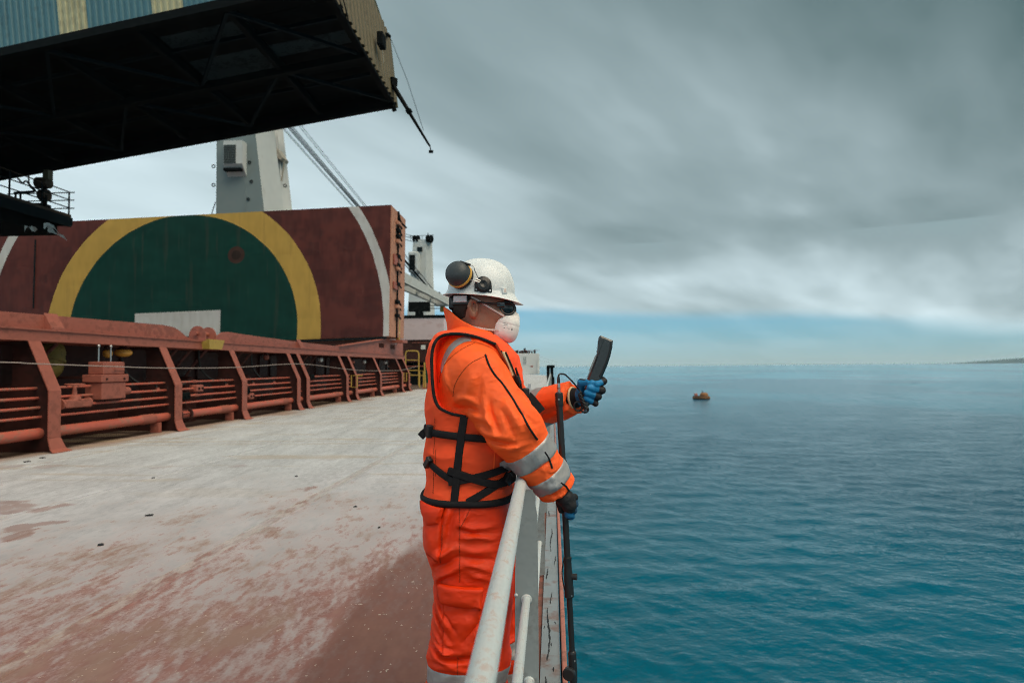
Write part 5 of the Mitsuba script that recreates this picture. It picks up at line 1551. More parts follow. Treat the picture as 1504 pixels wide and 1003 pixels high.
def vest(p):
    p = np.asarray(p, float)
    sh = p.shape[:-1]
    p = p.reshape(-1, 3)
    d = vest_outer(p)
    m = np.abs(d) < 0.03
    if m.any():
        q = p[m]
        quilt = 0.004 * np.cos((q[:, 2] - 1.0) * 2 * np.pi / 0.16) + 0.006 * (ridge(q * np.array([9, 9, 15.0]), 31) - 0.4)
        d[m] -= quilt
    hp = poly_sdf(p[:, 0], p[:, 2], HOLE)
    near = smax(hp, p[:, 1] - 2.30, 0.006)
    farh = smax(hp, 2.50 - p[:, 1], 0.006)
    d = smax(d, -np.minimum(near, farh), 0.008)
    neck = np.asarray(H(703, 505, YB))
    ax = np.array([0.25, 0, 1.0]) / np.linalg.norm([0.25, 0, 1.0])
    r = (p - neck) - ((p - neck) @ ax)[:, None] * ax
    nk = vlen(r * np.array([1.0, 1.05, 1.0])) - 0.098
    nk = smax(nk, Z4(540) - p[:, 2], 0.02)
    d = smax(d, -nk, 0.008)
    slit = smax(np.abs(p[:, 1] - YB) - 0.006, X4(735) - p[:, 0], 0.004)  # the zipped front
    return smax(d, -slit, 0.006).reshape(sh)


# ---- materials of the clothes
def weave(p, n, uv):
    r = 1 - dr.abs(2 * noise(p.x * 34 + p.z * 12, p.y * 34, p.z * 46 - p.x * 10) - 1)
    return dr.sin((p.x + p.y * 0.7) * 2600) * dr.sin((p.z + p.x * 0.5) * 2600) * 0.5 + fbm(p.x * 70, p.y * 70, p.z * 70, 3) * 4.0 + 3.2 * r * r


def hi_vis(c, seed):
    def fn(p, n, uv):
        a = fbm(p.x * 9 + seed, p.y * 9, p.z * 9, 3)
        b = fbm(p.x * 55, p.y * 55 + seed, p.z * 55, 2)
        soil = smoothstep(0.52, 0.80, a * 0.7 + fbm(p.x * 30, p.y * 30 + seed, p.z * 22, 3) * 0.3) * 0.30
        return mix(mi.Color3f(c) * (0.84 + 0.20 * a + 0.12 * b), (0.36, 0.10, 0.04), soil)
    return fn


mat('orange_cloth', hi_vis((0.96, 0.118, 0.018), 1.0), 0.52, 0.32, bump=(weave, 0.0005, 4e-4), sheen=0.25, sheen_tint=0.8)
mat('orange_trouser', hi_vis((0.76, 0.038, 0.003), 4.0), 0.40, 0.30, bump=(weave, 0.0005, 4e-4), sheen=0.1, sheen_tint=0.8)
mat('vest_cloth', hi_vis((0.97, 0.092, 0.026), 8.0), 0.66, 0.22, bump=(weave, 0.0006, 4e-4), sheen=0.2, sheen_tint=0.8)
mat('silver_tape', lambda p, n, uv: mix((0.36, 0.37, 0.38), (0.26, 0.265, 0.27), fbm(p.x * 40, p.y * 40, p.z * 40, 3)), 0.38, 0.6, 0.35, bump=(lambda p, n, uv: fbm(p.x * 90, p.y * 90, p.z * 90, 2), 0.001, 5e-4))
mat('seam_dark', (0.22, 0.030, 0.010), 0.8, 0.1)
mat('skin', lambda p, n, uv: mix((0.315, 0.150, 0.096), (0.245, 0.102, 0.064), fbm(p.x * 38, p.y * 38, p.z * 38, 3)) * (0.88 + 0.24 * fbm(p.x * 300, p.y * 300, p.z * 300, 2)), 0.42, 0.4,
    bump=(lambda p, n, uv: fbm(p.x * 420, p.y * 420, p.z * 420, 2), 0.0005, 3e-4))
mat('hair', lambda p, n, uv: mix((0.010, 0.008, 0.007), (0.045, 0.026, 0.018), fbm(p.x * 700, p.y * 700, p.z * 300, 2)), 0.6, 0.3, bump=(lambda p, n, uv: fbm(p.x * 900, p.y * 900, p.z * 350, 2), 0.002, 3e-4))
mat('helmet_shell', (0.60, 0.645, 0.665), 0.40, 0.40)
mat('mask_white', lambda p, n, uv: mi.Color3f(0.72, 0.715, 0.70) * (0.92 + 0.12 * fbm(p.x * 120, p.y * 120, p.z * 120, 2)), 0.75, 0.2, bump=(lambda p, n, uv: fbm(p.x * 260, p.y * 260, p.z * 260, 2), 0.0008, 4e-4))
mat('mask_print', (0.16, 0.165, 0.17), 0.7, 0.2)
mat('elastic', (0.62, 0.52, 0.48), 0.7, 0.2)
mat('muff_grey', lambda p, n, uv: mi.Color3f(0.040, 0.050, 0.056) * (0.85 + 0.3 * fbm(p.x * 200, p.y * 200, p.z * 200, 2)), 0.5, 0.4)
mat('muff_yellow', (0.62, 0.34, 0.05), 0.45, 0.4)
mat('lens_dark', (0.006, 0.008, 0.009), 0.05, 0.7)
mat('cream_webbing', (0.66, 0.50, 0.30), 0.75, 0.2)
scene['glove_knit'] = {'type': 'twosided', 'bsdf': {'type': 'principled', 'base_color': {'type': 'mesh_attribute', 'name': 'vertex_color'}, 'roughness': 0.6, 'specular': 0.35}}

man = thing('person', 'man in orange coverall, life vest and white hard hat leaning over the railing', 'person')

# ---- the body: one continuous figure under the clothes
WN = np.array([0, 1.0, 0])
HC = H(706, 440, YB)                                               # middle of the skull


def head_sdf(p):
    d = ell(p, HC, (0.098, 0.077, 0.106))
    d = smin(d, ell(p, H(722, 463, YB), (0.066, 0.064, 0.080)), 0.03)
    for s in (-1, 1):
        d = smin(d, cone(p, H(709, 478, YB) + WN * 0.045 * s, H(735, 494, YB) + WN * 0.018 * s, 0.026, 0.024), 0.025)
        d = smin(d, ell(p, H(737, 465, YB) + WN * 0.034 * s, (0.022, 0.022, 0.020)), 0.02)
        d = smin(d, cone(p, H(745.5, 446, YB) + WN * 0.010 * s, H(741, 446, YB) + WN * 0.042 * s, 0.012, 0.012), 0.014)
        d = smax(d, -ell(p, H(748.5, 453, YB) + WN * 0.031 * s, (0.014, 0.016, 0.010)), 0.008)
        # the ear: a tilted shell with a hollow and a lobe
        e = H(698.5, 455.5, YB) + WN * 0.077 * s
        e = e + np.array([0, 0.003 * s, 0])
        ear = ell(p, e, (0.0190, 0.0145, 0.0330))
        ear = smax(ear, -ell(p, e + [0.005, 0.0125 * s, 0.004], (0.0092, 0.0115, 0.0190)), 0.003)
        ear = smin(ear, cone(p, e + [-0.004, 0.011 * s, 0.026], e + [-0.014, 0.011 * s, 0.006], 0.0048, 0.0045), 0.003)
        ear = smin(ear, cone(p, e + [-0.004, 0.011 * s, 0.026], e + [0.010, 0.009 * s, 0.022], 0.0048, 0.004), 0.003)
        ear = smin(ear, cone(p, e + [-0.014, 0.011 * s, 0.006], e + [-0.004, 0.006 * s, -0.022], 0.0045, 0.004), 0.003)
        ear = smin(ear, ell(p, e + [0.001, 0.004 * s, -0.025], (0.0095, 0.008, 0.010)), 0.005)
        ear = smin(ear, cone(p, e + [0.011, 0.001 * s, -0.002], e + [0.010, 0.001 * s, -0.010], 0.005, 0.004), 0.004)
        d = smin(d, ear, 0.005)
    nose = cone(p, H(747.5, 450, YB), H(757, 466, YB), 0.009, 0.0135)
    d = smin(d, nose, 0.012)
    d = smin(d, ell(p, H(749.5, 481, YB), (0.012, 0.025, 0.014)), 0.014)
    d = smax(d, -ell(p, H(756.5, 481, YB), (0.008, 0.022, 0.0022)), 0.004)
    d = smin(d, ell(p, H(742, 496, YB), (0.018, 0.022, 0.014)), 0.016)
    return smin(d, cone(p, H(697, 470, YB), H(692, 530, YB), 0.060, 0.066), 0.03)


def finger(p, pts, rs):
    return chain(p, pts, rs, 0.004)


# right hand on the pole, left hand round the meter: palm, fingers, thumb as joints in space
HR = dict(palm=[(H(820, 720, 2.225), 0.026), (H(830, 731, 2.214), 0.026), (H(836, 742, 2.213), 0.023)],
          fingers=[[H(837, 730, 2.212), H(843.5, 730, 2.236), H(840, 732, 2.270), H(830, 733, 2.276)],
                   [H(837.5, 739, 2.208), H(844, 739.5, 2.234), H(840.5, 741, 2.270), H(830, 742, 2.277)],
                   [H(836.5, 748, 2.210), H(842.5, 749, 2.236), H(839.5, 750, 2.268), H(831, 750.5, 2.275)],
                   [H(834.5, 756, 2.214), H(839.5, 758, 2.238), H(837, 759, 2.264), H(831, 759, 2.270)]],
          thumb=[H(824, 727, 2.222), H(822.5, 738, 2.236), H(824.5, 749, 2.248)], fr=(0.0118, 0.0112, 0.0102, 0.0088))
HL = dict(palm=[(H(848, 584, 2.440), 0.027), (H(857, 580, 2.424), 0.027), (H(866, 574, 2.420), 0.022)],
          fingers=[[H(869, 561, 2.428), H(884.5, 558.5, 2.398), H(886.5, 560, 2.370), H(876, 564.5, 2.352)],
                   [H(868, 570, 2.428), H(882, 571.5, 2.396), H(884, 573, 2.366), H(866, 569.8, 2.347)],
                   [H(865, 579, 2.430), H(876.5, 581, 2.396), H(878.5, 582.5, 2.366), H(861.5, 576.8, 2.347)],
                   [H(862, 588, 2.432), H(872.5, 590.5, 2.398), H(874.5, 592, 2.370), H(860, 585.2, 2.352)]],
          thumb=[H(851, 580, 2.405), H(853.5, 562, 2.378), H(869.5, 562.5, 2.356)], fr=(0.0128, 0.0124, 0.0120, 0.0106))


def hand_sdf(p, h, fat=0.0):
    d = chain(p, [q for q, _ in h['palm']], [r + fat for _, r in h['palm']], 0.01)
    r = h['fr']
    mids = []
    for k, f in enumerate(h['fingers']):
        s = (1.0, 1.03, 1.0, 0.88)[k]
        base = h['palm'][1][0]
        e = finger(p, [base, *f], [r[0] * s * 0.9 + fat, r[0] * s + fat, r[1] * s + fat, r[2] * s + fat, r[3] * s + fat])
        mids.append(e)
    for e in mids:
        d = smin(d, e, 0.0045)
    t = h['thumb']
    e = finger(p, [h['palm'][0][0], *t], [0.016 + fat, 0.0145 + fat, 0.0128 + fat, 0.0105 + fat])
    return smin(d, e, 0.006)


def body(p):
    z = p[:, 2]
    d = head_sdf(p)
    t = loft_sdf(p, [(r[0], r[1], r[2] - 0.032, r[3], r[4] - 0.045) for r in TORSO], 2.2)
    t = smax(t, z - Z4(510), 0.05)
    t = smax(t, Z4(800) - z, 0.04)
    d = smin(d, t, 0.05)
    d = smin(d, cone(p, H(695, 532, 2.33), SHR, 0.048, 0.055), 0.03)
    d = smin(d, cone(p, H(697, 532, 2.47), SHL, 0.048, 0.055), 0.03)
    for A, B, C, hd in ((SHR, ELR, WRR, HR), (SHL, ELL_, WRL, HL)):
        d = smin(d, chain(p, [A, B, C, hd['palm'][0][0]], [0.056, 0.045, 0.030, 0.024], 0.02), 0.025)
        d = smin(d, hand_sdf(p, hd, -0.0028), 0.012)
    for rows, yy_ in ((LEGR, 2.295), (LEGL, 2.525)):
        r = np.array(sorted(rows))
        cx = lambda z_: np.interp(z_, r[:, 0], r[:, 1])  # noqa: E731
        hipj, knee, ank = np.array([cx(0.88), yy_, 0.88]), np.array([cx(0.50) + 0.01, yy_, 0.50]), np.array([cx(0.09), yy_, 0.10])
        d = smin(d, chain(p, [hipj, knee, ank], [0.098, 0.060, 0.042], 0.03), 0.04)
        d = smin(d, cone(p, ank + [-0.03, 0, -0.045], ank + [0.17, 0, -0.06], 0.040, 0.032), 0.03)
    return d


part(man, 'body', relax(nets(body, (-0.52, 2.03, 0.0), (0.24, 2.80, 1.74), 0.0036), 1), 'skin', True)
part(man, 'hair', nets(lambda p: smax(smax(smax(smin(ell(p, HC, (0.1015, 0.0805, 0.1095)), cone(p, H(690, 462, YB), H(686, 474, YB), 0.056, 0.052), 0.03), p[:, 0] - X4(694.5) - 0.5 * np.clip(p[:, 2] - Z4(447), -0.03, 0.2), 0.006), Z4(470) + 0.25 * (p[:, 0] - X4(680)) - p[:, 2], 0.006), -ell(p, H(699, 455, YB - 0.080), (0.021, 0.03, 0.034)), 0.004),
                       HC - [0.13, 0.10, 0.11], HC + [0.13, 0.10, 0.13], 0.0028), 'hair', True)
for s in (-1, 1):
    e = trimesh.creation.icosphere(subdivisions=3, radius=0.0115)
    e.apply_translation(H(744.8, 453, YB) + WN * 0.031 * s)
    o = part(man, 'eye', e, 'mask_white', True)
    e = trimesh.creation.icosphere(subdivisions=2, radius=0.0062)
    e.apply_translation(H(744.8, 453, YB) + WN * 0.031 * s + [0.0062, 0, 0])
    part(o, 'iris', e, 'black_plastic', True)

# ---- coverall
jk = part(man, 'jacket', relax(nets(jacket, (-0.50, 2.02, 0.88), (0.14, 2.82, 1.62), 0.0052), 1), 'orange_cloth', True)
collar_c = H(697, 492, YB)
ax_c = np.array([-0.05, 0, 1.0]) / np.linalg.norm([-0.05, 0, 1.0])


def collar(p):
    q = p - collar_c
    h = q @ ax_c
    r = q - h[:, None] * ax_c
    ph = np.arctan2(r[:, 1], r[:, 0])
    w = 0.004 * np.sin(ph * 3 + h * 40) + 0.003 * np.sin(ph * 7 - h * 30)
    d = np.abs(vlen(r * np.array([0.95, 1.06, 1.0])) - 0.086 - w) - 0.0068
    a, b = H(654, 452.5, YB), H(739, 507, YB)
    nrm = np.cross(b - a, [0, 1, 0])
    nrm /= np.linalg.norm(nrm)
    nrm = nrm if nrm[2] > 0 else -nrm
    d = smax(d, (p - a) @ nrm - 0.0 - 0.003 * np.sin(ph * 4), 0.006)
    return smax(d, -0.075 - h, 0.01)


part(jk, 'collar', nets(collar, collar_c - [0.16, 0.14, 0.12], collar_c + [0.16, 0.14, 0.16], 0.0034), 'orange_cloth', True)
tr = part(man, 'trousers', relax(nets(trousers, (-0.52, 2.12, 0.05), (-0.04, 2.70, 1.06), 0.0056), 1), 'orange_trouser', True)
ur = (WRR - ELR) / np.linalg.norm(WRR - ELR)
LF = np.linalg.norm(WRR - ELR)
for f0, f1, tl in ((0.365, 0.60, (0.18, -0.05)), (0.79, 0.985, (0.20, -0.05))):
    part(jk, 'reflective_band', around(jacket, ELR + ur * 0.0, ur, (0, -1, 0), LF * f0 - 0.01, LF * f1 - 0.01, 7, 72, 0.0022, 0.16), 'silver_tape', True)
ul = (WRL - ELL_) / np.linalg.norm(WRL - ELL_)
LL = np.linalg.norm(WRL - ELL_)
part(jk, 'reflective_band', around(jacket, ELL_, ul, (0, -1, 0), LL * 0.30, LL * 0.56, 5, 60, 0.0022, 0.13), 'silver_tape', True)
part(jk, 'shoulder_tape', ribbon(jacket, [(690, 497), (676, 500), (662, 511), (652, 528), (647, 545)], 0.034, 0.0025, 2.22, 26), 'silver_tape', True)
pj = [(712, 521), (719, 538), (728, 552), (737, 562), (749, 578), (762, 598), (776, 622), (789, 644)]
part(jk, 'sleeve_piping', cord(jacket, pj, 0.0034, 2.15, 60, 0.001), 'black_web', True)
part(jk, 'sleeve_piping', cord(jacket, [(800, 662), (806, 672), (811, 686)], 0.0032, 2.17, 14, 0.001), 'black_web', True)
part(jk, 'sleeve_piping', cord(jacket, [(823, 706), (830, 711), (836, 720)], 0.0030, 2.2, 14, 0.001), 'black_web', True)
part(jk, 'shoulder_seam', cord(jacket, [(664, 582), (668, 566), (678, 549), (692, 534), (706, 526), (716, 522)], 0.0010, 2.16, 50, 0.0003), 'seam_dark', True)
part(jk, 'yoke_seam', cord(jacket, [(640, 562), (645, 545), (657, 530), (676, 515), (697, 503)], 0.0010, 2.2, 50, 0.0003), 'seam_dark', True)
part(jk, 'cuff_hem', around(jacket, WRR, ur, (0, -1, 0), -0.022, -0.018, 3, 48, 0.0015, 0.14), 'seam_dark', True)

# trousers: seams, pockets, bands
part(tr, 'side_seam', cord(trousers, [(673, 742), (674.5, 790), (674, 858)], 0.0010, 2.16, 50, 0.0003), 'seam_dark', True)
part(tr, 'side_seam', cord(trousers, [(672, 906), (671.5, 940), (671, 990), (671, 1030)], 0.0010, 2.16, 50, 0.0003), 'seam_dark', True)
part(tr, 'pocket_seam', cord(trousers, [(691, 745), (684, 760), (676, 775)], 0.0010, 2.16, 24, 0.0003), 'seam_dark', True)
part(tr, 'back_pocket', drape_quad(trousers, [(619, 750), (651, 758), (648, 818), (629, 812)], 16, 18, 0.008, 0.02, 2.22, 0.012), 'orange_trouser', True)
part(tr, 'back_flap', drape_quad(trousers, [(617.5, 738), (656, 743), (650, 765), (634, 770)], 18, 10, 0.022, -0.004, 2.22, 0.004), 'orange_trouser', True)
part(tr, 'thigh_pocket', drape_quad(trousers, [(652, 880), (706, 882), (705, 960), (651, 958)], 18, 20, 0.007, 0.01, 2.2, 0.006, 0.002), 'orange_trouser', True)
part(tr, 'pocket_flap', drape_quad(trousers, [(646, 857), (710, 859), (707, 889), (650, 884)], 24, 12, 0.021, -0.004, 2.2, 0.004, 0.0015), 'orange_trouser', True)
part(tr, 'back_seam', cord(trousers, [(650, 770), (649, 800), (646, 830)], 0.0010, 2.18, 30, 0.0003), 'seam_dark', True)
for rows, yy_ in ((LEGR, 2.295), (LEGL, 2.525)):
    r = np.array(sorted(rows))
    for z0, z1 in ((0.425, 0.478), (0.325, 0.378)):
        part(tr, 'reflective_band', around(trousers, np.array([np.interp(0.42, r[:, 0], r[:, 1]), yy_, 0.0]), (0, 0, 1), (1, 0, 0), z0, z1, 5, 72, 0.0024, 0.11 if False else 0.135), 'silver_tape', True)
for rows, yy_ in ((LEGR, 2.295), (LEGL, 2.525)):
    r = np.array(sorted(rows))
    bx = np.interp(0.1, r[:, 0], r[:, 1])
    fb = lambda p: smax(smin(smin(cone(p, (bx - 0.05, yy_, 0.055), (bx + 0.15, yy_, 0.047), 0.058, 0.050), ell(p, (bx + 0.17, yy_, 0.05), (0.075, 0.052, 0.050)), 0.02), cone(p, (bx - 0.02, yy_, 0.06), (bx - 0.02, yy_, 0.20), 0.060, 0.060), 0.03), 0.002 - p[:, 2], 0.004)  # noqa: E731
    o = part(man, 'boot', nets(fb, (bx - 0.15, yy_ - 0.09, -0.01), (bx + 0.27, yy_ + 0.09, 0.28), 0.006), 'black_rubber', True)
    sole = Polygon([(bx - 0.10 + 0, yy_)]).buffer(0) if False else Polygon([(bx + 0.07 + 0.185 * math.cos(t) , yy_ + (0.058 - 0.008 * math.cos(2 * t)) * math.sin(t)) for t in np.linspace(0, 6.283, 40)[:-1]])
    part(o, 'sole', prism(sole, 0.002, 0.026, 'z'), 'black_plastic', False)

# ---- life vest with its webbing
lv = part(man, 'life_vest', relax(nets(vest, (-0.50, 2.12, 0.92), (-0.06, 2.68, 1.60), 0.0046), 1), 'vest_cloth', True)
vo = lambda p: vest_outer(np.asarray(p, float).reshape(-1, 3)).reshape(np.shape(p)[:-1]) - 0.004  # noqa: E731
hp_ = hole_px[:10:-1] if False else hole_px
edge_pts = [hole_px[i] for i in (0, 21, 20, 19, 18, 17, 16, 15, 14, 13, 12, 11, 10, 9, 8, 7)]
part(lv, 'armhole_piping', cord(vo, [(x - (0.6 if x < 650 else 0), y) for x, y in edge_pts], 0.0052, 2.2, 120, -0.001), 'black_web', True)
part(lv, 'armhole_piping', cord(vo, [hole_px[0], hole_px[1], hole_px[2], hole_px[3]], 0.0042, 2.2, 40, -0.001), 'seam_dark', True)
vc = np.array([X4(690), YB, 0.0])
zb = Z4(736)
vfull = lambda p: loft_sdf(np.asarray(p, float).reshape(-1, 3), VEST, 2.7).reshape(np.shape(p)[:-1]) - 0.004  # noqa: E731
part(lv, 'hem_binding', around(vfull, vc, (0, 0, 1), (1, 0, 0), 1.003, 1.024, 4, 96, 0.0110, 0.45, (-0.012, 0), 0.014), 'black_web', True)
part(lv, 'chest_strap', around(vo, vc, (0, 0, 1), (1, 0, 0), Z4(646, 2.19), Z4(635.5, 2.19), 4, 96, 0.0040, 0.45, (-0.10, 0)), 'black_web', True)
part(lv, 'upright_strap', ribbon(vo, [(683.5, 611), (679, 640), (673, 690), (668.5, 737)], 0.0245, 0.0065, 2.2, 30), 'black_web', 60)
part(lv, 'back_strap', around(vo, vc, (0, 0, 1), (1, 0, 0), Z4(701, 2.19), Z4(693, 2.19), 4, 96, 0.0030, 0.45, (-0.02, 0)), 'black_web', True) if False else None
part(lv, 'waist_strap', ribbon(vo, [(623.8, 677), (632, 683), (645, 692), (660, 701), (668, 704.5)], 0.0205, 0.0045, 2.2, 30), 'black_web', 60)
part(lv, 'waist_strap', ribbon(vo, [(660, 707), (684, 703), (708, 698), (732, 692.5), (754.5, 686)], 0.0225, 0.0046, 2.2, 40), 'black_web', 60)
part(lv, 'waist_strap', ribbon(vo, [(660, 689.5), (670, 693), (690, 699.5), (710, 706.5), (728, 711.5), (751, 711)], 0.0235, 0.0082, 2.2, 40), 'black_web', 60)
part(lv, 'waist_strap', ribbon(vo, [(752, 702), (738, 709), (722, 717), (704, 727), (688, 735.5)], 0.0225, 0.0060, 2.2, 40), 'black_web', 60)


def chip(f, x, y, w, h, t, Y=2.2, ang=0.0):
    """A small block with rounded edges sitting on a surface."""
    p = drape(f, [(x, y)], Y)
    g = grad(f, p, 0.012)[0]
    m = rbox((-w / 2, -h / 2, -0.004), (w / 2, h / 2, t), min(w, h, t) * 0.22, 1)
    s = np.array([1, 0, 0.0]) * math.cos(ang) + np.array([0, 0, 1.0]) * math.sin(ang)
    s = s - g * (s @ g)
    s /= np.linalg.norm(s)
    M4 = np.eye(4)
    M4[:3, 0], M4[:3, 1], M4[:3, 2], M4[:3, 3] = s, np.cross(g, s), g, p[0]
    m.apply_transform(M4)
    return m


part(lv, 'buckle', chip(vo, 631, 634, 0.020, 0.042, 0.014, 2.2, -0.15), 'black_plastic', 30)
part(lv, 'buckle', chip(vo, 629, 680, 0.020, 0.044, 0.014, 2.2, -0.6), 'black_plastic', 30)
part(lv, 'buckle', chip(vo, 742, 706.5, 0.036, 0.030, 0.016, 2.2, 0.45), 'black_plastic', 30)
p = np.array([H(630, 633, 2.30), H(625, 634, 2.285), H(620.5, 638, 2.28), H(617.5, 641.5, 2.28)])
part(lv, 'strap_tail', strip_mesh(curve(p, 12), np.tile([-0.25, -0.95, 0.1], (len(curve(p, 12)), 1)) / np.linalg.norm([-0.25, -0.95, 0.1]), 0.026, 0.002, 0.002), 'black_web', 60)
for a in (0, 1, 2):
    pass
part(lv, 'panel_stitch', cord(vest, [(638.5, 613), (637, 650), (635.5, 690), (635.5, 725)], 0.0010, 2.2, 40, 0.0003), 'seam_dark', True)
part(lv, 'panel_stitch', cord(vest, [(727, 655), (726, 675), (724.5, 690)], 0.0026, 2.2, 20, 0.0006), 'orange_cloth', True)
part(lv, 'panel_stitch', cord(vest, [(640, 660), (639, 700)], 0.0010, 2.2, 20, 0.0003), 'seam_dark', True)
p = drape(vo, [(738, 517), (743, 528), (748, 540), (752.5, 552)], 2.22)
g_ = grad(vo, p, 0.012)
part(lv, 'lanyard', strip_mesh(curve(p, 14), np.repeat(g_.mean(0)[None], len(curve(p, 14)), 0), 0.012, 0.006, 0.0), 'cream_webbing', 60)
part(lv, 'lanyard_edge', tube(curve(p + g_ * 0.004 + [-0.008, 0, 0.002], 14), 0.0028, 6), 'black_web', True)
part(lv, 'lanyard_edge', tube(curve(np.vstack([p, drape(vo, [(757, 566), (763, 580)], 2.22)]) + [0.010, -0.004, 0.0], 18), 0.0028, 6), 'black_web', True)
part(lv, 'whistle', chip(vo, 757, 559, 0.013, 0.030, 0.016, 2.22, 0.3), 'black_plastic', 30)
part(lv, 'clip', rbox(H(766, 570, 2.30), H(778, 584, 2.34), 0.006, 1), 'black_plastic', 30)
part(lv, 'clip_tongue', bar(H(775, 582, 2.32), H(778, 564, 2.33), 0.010, 0.006, (0, 1, 0)), 'bare_metal', False)
p = curve([H(768, 577, 2.33), H(777, 582, 2.33), H(786, 592, 2.335), H(796, 604.5, 2.34)], 12)
part(lv, 'front_strap_tail', strip_mesh(p, np.tile([0.15, -0.95, 0.25], (len(p), 1)) / np.linalg.norm([0.15, -0.95, 0.25]), 0.028, 0.003, 0.002), 'black_web', 60)
part(lv, 'zip', tube(drape(lambda q: vo(q), [(760, 540), (767, 560), (768, 585)], 2.40), 0.004, 6), 'black_web', True)

# ---- head gear
tilt = math.radians(5.2)                                           # the brim dips towards the front
hx = np.array([math.cos(tilt), 0, -math.sin(tilt)])
hz = np.array([math.sin(tilt), 0, math.cos(tilt)])
HO = H(706.5, 435.5, YB)                                           # middle of the helmet's rim


def helmet_surface(th, v, inner=0.0):
    """th: direction round the head, 0 ahead. v: 0 brim edge, 0.16 foot of the dome, 1 crown."""
    c, s = np.cos(th), np.sin(th)
    a, b = 0.1185 - inner, 0.108 - inner
    ex = np.where(c > 0, 1.0, 1.0)
    rim = 1 / np.sqrt((c / (a * ex)) ** 2 + (s / b) ** 2)
    brim = 0.0125 + 0.021 * np.clip(c, 0, 1) ** 4 + 0.004 * np.clip(-c, 0, 1)
    f = np.clip((v - 0.16) / 0.84, 0, 1)
    ang = f * np.pi / 2
    hgt = 0.1145 - inner
    r_d = rim * np.cos(ang) ** 0.86
    z_d = 0.016 + hgt * np.sin(ang) ** 0.95
    w = np.clip(v / 0.16, 0, 1)
    r = np.where(v < 0.16, rim + (brim - inner * 0.4) * (1 - w) ** 1.0, r_d)
    zb_ = -0.006 - 0.012 * np.clip(c, 0, 1) ** 3 * (1 - w) + 0.022 * w ** 2
    z = np.where(v < 0.16, zb_, z_d)
    x, y = r * c, r * s
    if inner == 0:
        rg_ = sum(np.exp(-((y - o) / 0.006) ** 2) * hh for o, hh in ((0, 0.0052), (0.032, 0.0034), (-0.032, 0.0034)))
        z = z + rg_ * np.clip((f - 0.30) / 0.2, 0, 1) * (x > -0.11)
    return HO + x[..., None] * hx + y[..., None] * np.array([0, 1.0, 0]) + z[..., None] * hz


def shell_grid(fn, nth, vs):
    th = np.linspace(0, 2 * np.pi, nth, endpoint=False)
    TH_, V = np.meshgrid(th, vs)
    return fn(TH_, V)


vs = np.concatenate([np.linspace(0, 0.155, 5), np.linspace(0.165, 1, 40)])
go = shell_grid(lambda t, v: helmet_surface(t, v), 144, vs)
gi = shell_grid(lambda t, v: helmet_surface(t, v, 0.0032) - 0.0012 * hz, 144, vs)
nv_, nt = go.shape[:2]
V = np.vstack([go.reshape(-1, 3), gi.reshape(-1, 3)])
i, j = np.meshgrid(np.arange(nv_ - 1), np.arange(nt), indexing='ij')
q = np.stack([i * nt + j, i * nt + (j + 1) % nt, (i + 1) * nt + (j + 1) % nt, (i + 1) * nt + j], -1).reshape(-1, 4)
q2 = q[:, ::-1] + nv_ * nt
j = np.arange(nt)
q3 = np.stack([j, j + nv_ * nt, (j + 1) % nt + nv_ * nt, (j + 1) % nt], -1)
F_ = np.vstack([q, q2, q3])
hel = part(man, 'helmet', trimesh.Trimesh(V, np.vstack([F_[:, :3], F_[:, [0, 2, 3]]]), process=False), 'helmet_shell', 42)
hs = lambda th, v, off=0.0: (lambda a: a + off * ((a - HO) / np.linalg.norm(a - HO)))(helmet_surface(np.array(th), np.array(v)))  # noqa: E731


def on_helmet(px, py):
    """The near side of the helmet under a photograph position."""
    best = None
    th = np.radians(np.linspace(181, 359, 240))
    vv = np.linspace(0.17, 0.98, 160)
    TH_, V_ = np.meshgrid(th, vv)
    S = helmet_surface(TH_, V_)
    d = S - EYE
    x = CX + FPX * (d @ CR) / (d @ CF)
    y = CY - FPX * (d @ CU) / (d @ CF)
    k_ = np.argmin((x - px) ** 2 + (y - py) ** 2)
    return S.reshape(-1, 3)[k_]


def plate_on(c, n, w, h, t, up=(0, 0, 1)):
    m = rbox((-w / 2, -h / 2, -0.004), (w / 2, h / 2, t), min(w, h, t + 0.004) * 0.3, 2)
    n = np.asarray(n, float) / np.linalg.norm(n)
    s = np.cross(up, n)
    s /= np.linalg.norm(s)
    M4 = np.eye(4)
    M4[:3, 0], M4[:3, 1], M4[:3, 2], M4[:3, 3] = s, np.cross(n, s), n, c
    m.apply_transform(M4)
    return m


